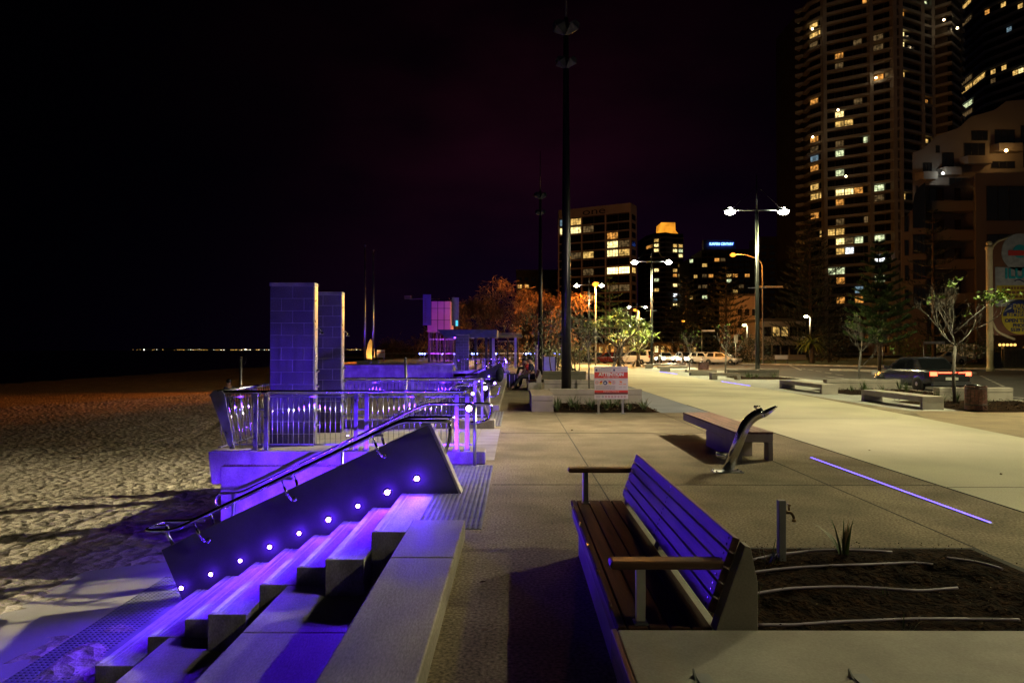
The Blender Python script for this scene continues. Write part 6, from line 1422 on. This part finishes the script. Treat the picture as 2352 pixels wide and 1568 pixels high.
lit1 = za([(285, 290, 'y'), (320, 375, 'y'), (300, 480, 'd'), (560, 510, 'o'), (725, 450, 'd'), (1165, 160, 'o'), (1165, 355, 'Y'), (1170, 455, 'Y'), (900, 465, 'd'), (905, 350, 'd'), (1410, 55, 'g'), (1550, 20, 'd'), (1570, 200, 'o'), (1540, 310, 'g'), (1440, 330, 'd'), (1560, 410, 'y'), (540, 610, 'd'), (900, 750, 'o'), (1060, 735, 'd'), (1175, 760, 'y'), (1585, 790, 'y'), (1410, 1010, 'o'), (1580, 985, 'o'), (290, 1020, 'o'), (540, 1080, 'Y'), (690, 1030, 'd'), (540, 1170, 'y'), (285, 1345, 'o'), (785, 1395, 'g'), (1550, 1275, 'd'), (1420, 1380, 'y'), (540, 1460, 'd'), (330, 1480, 'd'), (560, 1530, 'g'), (870, 10, 'o')]) + \
    za([(330, 80, 'b'), (335, 165, 'o'), (545, 240, 'g'), (335, 355, 'y'), (310, 450, 'y'), (540, 430, 'Y'), (770, 395, 'o'), (540, 520, 'o'), (945, 350, 'g'), (890, 455, 'd'), (1175, 435, 'y'), (330, 635, 'o'), (540, 700, 'd'), (795, 680, 'd'), (350, 790, 'y'), (540, 810, 'y'), (540, 905, 'Y'), (775, 880, 'g'), (690, 870, 'd'), (545, 1000, 'y'), (690, 975, 'w'), (935, 845, 'g'), (550, 1185, 'g'), (530, 1270, 'o'), (775, 1370, 'b'), (535, 1465, 'o'), (700, 1455, 'o'), (940, 1240, 'g'), (960, 1060, 'w')], 349.1)
random.seed(12)
lit1 += [(x + random.choice((-16, 16)), y, c) for x, y, c in lit1 if x < 2010 and c in 'Ygy' and random.random() < .5]
add_windows(t1, c1, lit1, 110)
# small lamps burning on some balconies
for k, (px, py) in enumerate(((1866, 67), (1925, 253), (2012, 179), (2199, 65), (1867, 315), (1943, 405), (2168, 46))):
    q = dp(px, py, 205 if px > 1900 else 212); b = MB(); b.ball(q, 0.33, 8, 5); b.build('balcony_lamp', E('balcony_bulb', (1, .75, .4), 16) if k == 0 else bpy.data.materials['balcony_bulb'], t1)

# 2 dark glazed tower at the upper right
t2 = thing('glass_tower', 'dark blue-grey glazed tower at the top right corner with long lit strips', 'building', (195, 265, 0))
pl2 = [P2(2203, 282), P2(2232, 272), P2(2262, 262), P2(2480, 232)]
b = MB(); b.prism([tuple(p) for p in offset_poly(pl2, -.9)] + [(250, 300), (190, 310)], 'z', 0, 150); b.build('wall', m_twd, t2)
proto = None
for f in range(43):
    if proto is None: proto = band_mesh(pl2, 0, 0.95, 1.0).build('floor_band', m_grt, t2)
    else: o = proto.copy(); COL.objects.link(o); o.location = (0, 0, f * 3.4)
c2 = facet_windows(pl2[0], pl2[1], 0, 42, 3.4, 1, .9, 2.1, 1.05, .6, 3) + facet_windows(pl2[1], pl2[2], 0, 42, 3.4, 1, .9, 2.1, 1.05, .6, 3) + facet_windows(pl2[2], pl2[3], 0, 42, 3.4, 16, .9, 1.7, 1.15, .6, 2)
add_windows(t2, c2, za([(1770, 85, 'y'), (1970, 80, 'o'), (2180, 50, 'y'), (2290, 30, 'y'), (1750, 190, 'd'), (2220, 290, 'b'), (1920, 795, 'y'), (2010, 765, 'd'), (2090, 735, 'y'), (2160, 705, 'y'), (2240, 690, 'y'), (2320, 665, 'Y'), (1800, 900, 'y'), (1780, 840, 'd'), (1735, 1000, 'g'), (1790, 1130, 'd')]), 90, 26)

# 3 pinkish resort at the right
t3 = thing('resort_building', 'stepped pink-rendered resort with an arched glazed bay, right of the tallest tower', 'building', (60, 92, 0))
def RZ(y, Y=88): return 1.6 + (804 - y) * Y / 1568.0
def RX(x, Y=88): return (x - 1184) * Y / 1568.0
def wall(poly_px, Y, depth, m=m_pink, name='wall', bev=0.0):
    b = MB(); b.prism([(RX(x, Y), max(0, RZ(y, Y)) if y < 830 else 0) for x, y in poly_px], 'y', Y, Y + depth)
    n = len(poly_px); k = depth * 0.6                      # the flanks run obliquely, along the side street
    b.v = b.v[:n] + [(x + k, y, z) for x, y, z in b.v[n:]]; return b.build(name, m, t3)
arch = [(2070, 840), (2070, 500)] + [(2070 + 40 * math.sin(math.pi / 2 * i / 7), 412 + 88 * math.cos(math.pi / 2 * i / 7)) for i in range(1, 8)] + [(2126, 412), (2126, 840)]
wall(arch, 88, 16)
wall([(2126.1, 840), (2126.1, 425), (2180, 425), (2236, 405), (2239.9, 405), (2239.9, 840)], 90.5, 14)
wall([(2240, 840), (2240, 398), (2480, 392), (2480, 840)], 86.5, 18)
cur = [(2096, 500), (2096, 372)] + [(2096 + i * 27, 352 - 70 * math.sin(i / 9 * 1.4) - i * 6 + 6 * math.sin(i * 2.1)) for i in range(0, 12)] + [(2480, 255), (2480, 500)]
wall(cur, 106, 12)
def glazing(x0, y0, x1, y1, Y, name='window', m=m_gl, n=3):
    b = MB(); X0, X1, Z0, Z1 = RX(x0, Y), RX(x1, Y), RZ(y1, Y), RZ(y0, Y)
    b.box(X0, X1, Y - .04, Y + .02, Z0, Z1, 0)
    for i in range(n + 1): xx = X0 + (X1 - X0) * i / n; b.box(xx - .035, xx + .035, Y - .07, Y + .02, Z0, Z1, 1)
    b.box(X0 - .06, X1 + .06, Y - .08, Y + .02, Z1, Z1 + .08, 1); b.box(X0 - .06, X1 + .06, Y - .08, Y + .02, Z0 - .08, Z0, 1)
    return b.build(name, [m, m_fr], t3)
for y in (498, 553, 611, 667): glazing(2077, y, 2084, y + 33, 88, n=1)
b = MB(); b.prism([(RX(x), RZ(y)) for x, y in [(2096, 524), (2096, 470), (2101, 446), (2110, 430), (2124, 419), (2124, 524)]], 'y', 87.92, 88.02); b.build('arched_window', m_gl, t3)
for y0, y1 in ((540, 582), (598, 640), (655, 700)): glazing(2096, y0, 2124, y1, 88, n=3)
for y0, y1, m in ((430, 478, m_gl), (502, 545, m_gl), (568, 612, m_gl), (640, 690, m_gl), (706, 750, m_gl)):
    glazing(2134, y0 + 4, 2166, y1, 90.5, 'window', m, 2); glazing(2192, y0 + 4, 2204, y1 - 8, 90.5, 'window', m, 1)
glazing(2182, 596, 2206, 612, 90.5, 'window', LIT['d'], 2); glazing(2162, 603, 2172, 613, 90.5, 'window', LIT['o'], 1)
for y in (478, 545, 612, 690):
    b = MB(); Y = 88.6; b.prism([(RX(2128, Y), 90.5), (RX(2140, Y), Y), (RX(2238, Y), Y), (RX(2238, Y), 90.5)], 'z', RZ(y, Y) - .35, RZ(y, Y) + .95); b.build('balcony', m_pink, t3)
    b = MB(); b.tube([(RX(2140, Y), Y + .02, RZ(y, Y) + 1.15), (RX(2238, Y), Y + .02, RZ(y, Y) + 1.15)], .03, 5); b.build('balcony_rail', m_dgrey, t3)
glazing(2265, 430, 2470, 506, 86.5, n=8); glazing(2265, 540, 2470, 592, 86.5, n=8); glazing(2265, 640, 2470, 700, 86.5, n=8)
for k, (x0, y0, x1, y1, mm) in enumerate(((2120, 375, 2140, 408, m_gl), (2164, 352, 2190, 398, m_gl), (2215, 330, 2262, 372, m_gl), (2285, 300, 2330, 345, m_gl), (2345, 290, 2400, 330, m_gl))): glazing(x0, y0, x1, y1, 106, 'window', mm, 3)
for k, (x0, y0, x1, y1) in enumerate(((2104, 428, 2126, 462), (2140, 300 + 128, 2166, 462), (2180, 410, 2222, 430), (2232, 302, 2268, 322), (2276, 372, 2330, 386), (2350, 350, 2420, 384), (2150, 318 + 18, 2158, 350))): glazing(x0, y0, x1, y1, 106, 'window', m_gl, 3)
for x0, y0, x1 in ((2110, 412, 2150), (2160, 402, 2205), (2212, 376, 2275), (2283, 348, 2345)):
    b = MB(); b.prism([(RX(x0, 105), 106), (RX(x0 + 8, 105), 104.6), (RX(x1, 105), 104.6), (RX(x1, 105), 106)], 'z', RZ(y0, 106) - .3, RZ(y0, 106) + .9); b.build('balcony', m_pink, t3)
b = MB(); q = dp(2311, 346, 103.5); b.ball(q, .22, 8, 6); b.build('balcony_lamp', E('orange_bulb', (1, .6, .2), 40), t3); light('balcony_light', 'POINT', q - Vector((0, .5, .4)), (1, .5, .12), 110, t3, .2)
b = MB(); q = dp(2166, 398, 104.0); b.ball(q, .15, 8, 6); b.build('balcony_lamp', E('white_bulb', (.9, 1, .9), 40), t3); light('balcony_light', 'POINT', q - Vector((0, .6, .2)), (.85, 1, .95), 35, t3, .2)
glazing(2146, 790, 2235, 822, 90.5, 'door', LIT['d'], 4)

# 4 the office block signed "one"
t4 = thing('office_block', 'dark office block with the word one along its pale parapet', 'building', (30, 250, 0))
A, C, D_ = P2(1283, 253), P2(1448.5, 240), P2(1463, 246)
H4 = 53.5; b = MB(); b.prism([tuple(offset_poly([A, C], -.5)[0]), tuple(offset_poly([A, C], -.5)[1]), (D_[0] - .5, D_[1]), (45, 270), (18, 275)], 'z', 0, H4 - 3.3); b.build('wall', m_off, t4)
b = MB(); b.prism([A, C, D_, (46, 272), (17, 277)], 'z', H4 - 3.2, H4); b.build('parapet', m_offw, t4)
b = MB(); b.prism([(C[0] + .02, C[1] + .05), D_, (46, 272), (45, 272)], 'z', 0, H4 - 3.21); b.build('side_wall', m_offw, t4)
b = MB(); b.box(36.5, 41, 254, 262, H4, H4 + 2.4); b.build('plant_room', m_off, t4)
Av, Cv = Vector(A), Vector(C)
for f in (0, .333, .663, .995):
    p = Av.lerp(Cv, f); b = MB(); b.box(p.x - .22, p.x + .22, p.y - .25, p.y + .4, 0, H4 - 3.21); b.build('fin', m_offw, t4)
proto = None
for f in range(16):
    if proto is None: proto = band_mesh([A, C], 0, .35, .6).build('floor_slab', m_offw, t4)
    else: o = proto.copy(); COL.objects.link(o); o.location = (0, 0, f * 3.13)
c4 = []
for i in range(3): c4 += facet_windows(Av.lerp(Cv, i / 3 + .01), Av.lerp(Cv, (i + 1) / 3 - .01), 0, 16, 3.13, 2, .93, 2.3, .6, .42, 4)
sd = Vector(D_) - Cv
c4 += [(Cv.x + sd.x * .5, Cv.y + sd.y * .5 - .02, f * 3.13 + .9, math.atan2(sd.y, sd.x), sd.length * .55, 1.9, 1, 0) for f in range(16)]
def zc(l): return [(1249.5 + .23437 * x, 441 + .23437 * y, c) for x, y, c in l]
add_windows(t4, c4, zc([(190, 320, 'b'), (300, 315, 'y'), (170, 400, 'Y'), (315, 400, 'Y'), (440, 395, 'd'), (690, 470, 'o'), (680, 550, 'Y'), (790, 545, 'd'), (450, 640, 'y'), (320, 645, 'd'), (680, 630, 'Y'), (795, 625, 'y'), (690, 795, '*'), (805, 795, '*'), (880, 790, 'y'), (440, 1035, 'o'), (700, 945, 'd'), (800, 945, 'd'), (420, 800, 'd')]))
ang = math.atan2(C[1] - A[1], C[0] - A[0]); q = Av.lerp(Cv, .505)
text_mesh('lettering', 'one', 3.4, (q.x, q.y - .12, H4 - 1.75), M('letter_dark', (0.02, 0.015, 0.02), None, .6), t4, rot=(math.pi / 2, 0, ang), extr=.06, sx=1.75)

# 5 tower with the glowing orange crown
t5 = thing('crowned_tower', 'distant apartment tower topped by a glowing orange crown', 'building', (94, 440, 0))
pl5 = [P2(1480, 446), P2(1500, 434), P2(1530, 430), P2(1545, 434), P2(1571, 436)]
H5 = 76; b = MB(); b.prism([tuple(p) for p in offset_poly(pl5, -.8)] + [(108, 465), (84, 468)], 'z', 0, H5); b.build('wall', m_twd, t5)
proto = None
for f in range(24):
    if proto is None: proto = band_mesh(pl5, 0, 0.9, 1.0).build('balcony_band', m_twr, t5)
    else: o = proto.copy(); COL.objects.link(o); o.location = (0, 0, f * 3.15)
m_crown = E('crown_glow', (1.0, 0.36, 0.025), 1.0, 0.45, .12)
cx = (1530 - 1184) * 445 / 1568; b = MB(); b.prism([(cx - 8.5, H5), (cx + 6.5, H5), (cx + 4.6, H5 + 2.5), (cx + 4.4, H5 + 7.5), (cx - 4.6, H5 + 7.5), (cx - 4.9, H5 + 3.2)], 'y', 438, 452); b.build('crown', m_crown, t5)
b = MB(); b.tube([(cx, 445, H5 + 7.5), (cx, 445, H5 + 12)], .12, 5); b.build('mast', m_dgrey, t5)
c5 = []
for a, c, k in ((0, 1, 1), (1, 2, 2), (3, 4, 2)): c5 += facet_windows(pl5[a], pl5[c], 0, 24, 3.15, k, .7, 1.9, 1, .5, 2)
add_windows(t5, c5, zc([(1035, 550, 'o'), (1085, 465, 'y'), (1100, 510, 'Y'), (1105, 560, 'Y'), (1245, 545, 'y'), (1320, 535, 'y'), (1245, 590, 'Y'), (1315, 590, 'g'), (1325, 630, 'Y'), (1235, 760, 'y'), (1315, 720, 'y'), (1105, 785, 'Y'), (1240, 820, 'o'), (1320, 815, 'Y'), (1110, 880, 'g'), (1245, 910, 'Y'), (1315, 910, 'Y'), (1110, 965, 'y'), (1245, 1000, 'w'), (1245, 1095, 'Y'), (1310, 1095, 'y'), (1245, 1045, 'b')]), 100, 14)

# 6 the slab block with the blue rooftop sign
t6 = thing('apartment_slab', 'wide dark apartment block under a glowing blue rooftop sign', 'building', (122, 410, 0))
pl6 = [P2(1583, 405), P2(1612, 402)]; pl6b = [P2(1612, 400), P2(1738, 398)]
b = MB(); b.prism([tuple(p) for p in offset_poly(pl6, -.6)] + [(110, 430), (103, 430)], 'z', 0, 56); b.build('wall', m_twd, t6)
b = MB(); b.prism([tuple(p) for p in offset_poly(pl6b, -.6)] + [(142, 430), (110.5, 430)], 'z', 0, 60.5); b.build('wall', m_twd, t6)
b = MB(); b.box(P2(1616, 402)[0], P2(1690, 402)[0], 402, 405, 60.5, 66.5); b.build('sign_board', m_dgrey, t6)
for f in range(19):
    b = band_mesh(pl6, f * 3.1, f * 3.1 + .5, .7); band_mesh(pl6b, f * 3.1, f * 3.1 + .5, .7, b); b.build('floor_slab', m_off, t6)
c6 = facet_windows(pl6[0], pl6[1], 0, 18, 3.1, 3, .8, 1.9, .8, .45, 2) + facet_windows(pl6b[0], pl6b[1], 0, 19, 3.1, 9, .8, 1.9, .8, .45, 2)
add_windows(t6, c6, zc([(1450, 600, 'd'), (1515, 590, 'o'), (1445, 640, 'y'), (1445, 670, 'g'), (1565, 725, 'y'), (1700, 685, 'o'), (1780, 685, 'd'), (1655, 840, 'o'), (1850, 795, 'o'), (1845, 825, 'y'), (1965, 830, 'o'), (2040, 620, 'o'), (2040, 715, 'w'), (2045, 760, 'y'), (2040, 870, 'Y'), (1790, 865, 'g'), (1505, 835, 'y'), (1565, 830, 'd'), (1525, 950, 'd'), (1570, 940, 'd'), (1845, 970, 'y'), (1565, 1005, 'g'), (1450, 1045, 'y'), (1920, 905, 'd'), (1790, 580, 'd'), (1555, 525, 'Y')]), 100, 12)
m_neon = E('blue_neon', (0.10, 0.22, 1.0), 9); q = dp(1657, 560.5, 401.2)
text_mesh('lettering', 'SURFERS CENTURY', 2.0, (q.x, 401.2, q.z), m_neon, t6, extr=.1, sx=.82, bold=.03)
# 7 smaller and darker neighbours
def block(name, label, x0, x1, ytop, Y, cols, rows, lits, m=m_twd, fh=3.1, depth=14, mb=m_off, wf=.6):
    a, c = P2(x0, Y), P2(x1, Y); Ht = 1.6 + (804 - ytop) * Y / 1568; t = thing(name, label, 'building', ((a[0] + c[0]) / 2, Y, 0))
    b = MB(); b.box(a[0], c[0], Y, Y + depth, 0, Ht); b.build('wall', m, t); b = MB(); b.box(a[0] - .2, c[0] + .2, Y - .2, Y + depth + .2, Ht, Ht + .5); b.build('roof', mb, t)
    n = max(1, int((Ht - .3) / fh)); cs = facet_windows(a, c, 0, n, fh, cols, wf, fh * .5, fh * .3, -.02, 2)
    add_windows(t, cs, lits, 60, 16); return t
block('apartment_block', 'dark block with a small blue roof light behind the street lamp pole', 1744, 1842, 546, 330, 5, 10, [(1757, 556, 'b'), (1763, 556, 'b'), (1790, 640, 'd')], m_twd)
b = MB(); t7 = [o for o in COL.objects if o.get('label', '').startswith('dark block with a small blue')][0]; q = dp(1811, 530, 328); b.box(q.x - 1.6, q.x + 1.6, 327.6, 328, q.z - 1.1, q.z - .9); b.box(q.x - 1.6, q.x - 1.4, 327.6, 328, q.z - 1.9, q.z - 1.1); b.box(q.x + 1.4, q.x + 1.6, 327.6, 328, q.z - 1.9, q.z - 1.1); b.build('roof_light', m_neon, t7)
b = MB(); b.box(q.x - 3.5, q.x + 3.5, 328.2, 334, q.z - 4, q.z + .5); b.build('roof_sign', m_fin, t7)
block('low_block', 'grey low apartment block half hidden behind dark pines', 1690, 1740, 680, 170, 3, 4, [], m_offw)
block('apartment_house', 'low house with a yellow-lit balcony room left of the yellow lamp', 1752, 1850, 738, 112, 5, 2, [(1783, 755, 'y'), (1800, 755, 'y'), (1830, 752, 'o')], m_twr, 3.0, 10, m_twd, .8)
block('apartment_block', 'dark block with a few lit windows behind the orange feathery trees', 1186, 1281, 622, 300, 6, 10, [(1199, 652, 'y'), (1198, 662, 'y'), (1200, 678, 'd'), (1262, 627, 'd'), (1276, 625, 'y')], m_twd)
block('shop_row', 'row of warm-lit shopfronts glimpsed behind the dark red cars', 1345, 1470, 792, 185, 9, 1, [(1352, 805, 'y'), (1382, 803, 'y'), (1410, 805, 'o'), (1436, 803, 'y'), (1395, 806, 'o'), (1424, 806, 'y')], m_twr, 3.2)
block('shop_row', 'bright shopfront behind the queue of headlights', 1500, 1600, 790, 190, 7, 1, [(1512, 800, 'Y'), (1527, 800, 'y'), (1541, 802, 'o'), (1590, 802, 'y')], m_twr, 3.4)

# 8 the resort's roadside sign
YS = 52.0; t8 = thing('resort_sign', 'tall roadside sign on a cream column with round crest and yellow-blue oval', 'sign', (RX(2270, YS), YS, 0))
def SX(x): return RX(x, YS)
def SZ(y): return RZ(y, YS)
m_cream = M('cream_column', (0.62, 0.53, 0.30), (0.54, 0.46, 0.25), 0.6, 2, 4); m_bro = M('brown_sign_board', (0.18, 0.075, 0.035), (0.14, 0.06, 0.03), 0.6, 2, 4); m_teal = M('teal_letter', (0.02, 0.34, 0.38), None, .5); m_spale = M('pale_sign_face', (0.36, 0.37, 0.36), None, .5); m_nav = M('navy_sign_face', (0.02, 0.03, 0.12), None, .5); m_yl = M('yellow_sign_face', (0.50, 0.40, 0.04), None, .5)
cxp = SX(2270); r = .22
b = MB(); b.lathe([(r * 1.2, 0), (r * 1.2, .3), (r, .4), (r, SZ(575)), (r * 1.25, SZ(573)), (r * 1.25, SZ(567)), (r * .7, SZ(565))], (cxp, YS, 0), 20); b.ball((cxp, YS, SZ(560)), .22, 14, 10); b.build('column', m_cream, t8)
b = MB(); b.lathe([(r * 1.2, 0), (r, .4), (r, SZ(575)), (r * 1.25, SZ(573)), (r * .7, SZ(565))], (SX(2412), YS, 0), 20); b.build('column', m_cream, t8)
ccx = SX(2341)
def ell(cx, cz, rx, rz, n=36, a0=0, a1=2 * math.pi): return [(cx + rx * math.cos(a0 + (a1 - a0) * i / (n if a1 - a0 > 6.2 else n - 1)), cz + rz * math.sin(a0 + (a1 - a0) * i / (n if a1 - a0 > 6.2 else n - 1))) for i in range(n)]
w = SX(2412) - ccx - .25
b = MB(); b.prism([(ccx - w, SZ(770)), (ccx + w, SZ(770)), (ccx + w, SZ(580))] + ell(ccx, SZ(580), w, SZ(540) - SZ(580), 17, 0, math.pi)[1:-1] + [(ccx - w, SZ(580))], 'y', YS - .05, YS + .15); b.build('backing_board', m_bro, t8)
b = MB(); b.prism(ell(ccx - .1, SZ(580), 1.38, 1.42), 'y', YS - .10, YS - .06); b.build('round_crest', m_spale, t8)
b = MB(); b.prism(ell(ccx - .1, SZ(578), .55, .5, 20), 'y', YS - .125, YS - .101); b.build('crest_centre', m_teal, t8); b = MB(); b.box(ccx - 1.0, ccx + .8, YS - .14, YS - .126, SZ(588), SZ(576)); b.build('crest_band', m_sred, t8)
b = MB(); b.box(ccx - w + .12, ccx + w - .12, YS - .10, YS - .06, SZ(704), SZ(614)); b.build('name_board', m_spale, t8); b = MB(); b.box(ccx - w + .2, ccx + w - .2, YS - .115, YS - .101, SZ(688), SZ(656)); b.build('yellow_band', m_yl, t8)
text_mesh('lettering', 'ILUKA', 1.05, (SX(2302), YS - .13, SZ(630)), m_teal, t8, 'LEFT', extr=.02, bold=.03)
b = MB(); b.tube([(SX(2325) + i * .1, YS - .12, SZ(646) + .1 * math.sin(i * .55)) for i in range(20)], .04, 5); b.build('wave_mark', m_nav, t8)
random.seed(4)
for k, y in enumerate((662, 672, 682)):
    b = MB(); x = ccx - (1.5, 2.0, 1.0)[k]
    while x < ccx + (1.4, 1.9, .9)[k]: w_ = random.uniform(.12, .3); b.box(x, x + w_, YS - .125, YS - .116, SZ(y) - .09, SZ(y) + .09); x += w_ + .07
    b.build('small_print', m_bro, t8)
b = MB(); b.prism(ell(ccx - .1, SZ(728), 1.42, 1.32), 'y', YS - .10, YS - .06); b.build('oval_board', m_yl, t8)
b = MB(); b.prism(ell(ccx - .1, SZ(728), 1.34, 1.24, 24, 0.05, math.pi - .05), 'y', YS - .12, YS - .101); b.build('navy_half', m_nav, t8)
for s, y, body in ((.42, 704, 'DRIVE'), (.42, 714, 'THRU'), (.40, 724, 'RECEPTION')): text_mesh('lettering', body, s, (ccx - .1, YS - .13, SZ(y)), m_yl, t8, bold=.012)
for s, y, body in ((.38, 737, 'OPEN TIL 9PM'), (.36, 748, 'PHONE'), (.36, 758, '5539 7155')): text_mesh('lettering', body, s, (ccx - .1, YS - .13, SZ(y)), m_nav, t8, bold=.012)
for k, (x, cz) in enumerate(((ccx - w, 545), (ccx - w, 760))):
    b = MB(); b.tube(arc_pts([(cxp + .1, YS, SZ(575 if k == 0 else 735)), (cxp + .5, YS, SZ(556 if k == 0 else 762)), (ccx - .5, YS, SZ(541 if k == 0 else 779))], .6), .10, 8); b.build('scroll_bracket', m_cream, t8)
light('sign_fill', 'SPOT', (SX(2285), YS - 7, 1.0), (1.0, .85, .6), 420, t8, .2, R(75), (SX(2330), YS, SZ(670)))  # added spot that brightens the sign face
b = MB(); b.box(SX(2285) - .25, SX(2285) + .25, YS - 7.1, YS - 6.9, 0, .8); b.build('floodlight', m_dgrey, t8)  # housing for the added sign spot
m_brick = M('pale_brick_wall', (0.30, 0.26, 0.20), (0.22, 0.19, 0.15), 0.9, 2, 5)
t9 = thing('garden_wall', 'pale ribbed garden wall below the resort sign', 'wall', (46, 66, 0)); b = MB()
for i in range(24): x = RX(2302, 64) + i * .33; b.box(x, x + .28, 64, 64.35, 0, 1.75 if i % 6 else 1.95)
b.build('ribs', m_brick, t9); b = MB(); b.box(RX(2302, 64), RX(2302, 64) + 8, 64.05, 64.3, 0, 1.7); b.build('core', m_joint, t9)
b = MB(); 
for i in range(5): b.ball((RX(2312, 63) + i * .35, 64.1, 2.1), .13, 8, 5)
b.build('garland_bulb', E('amber_bulbs', (1, .6, .15), 1.6), t9)
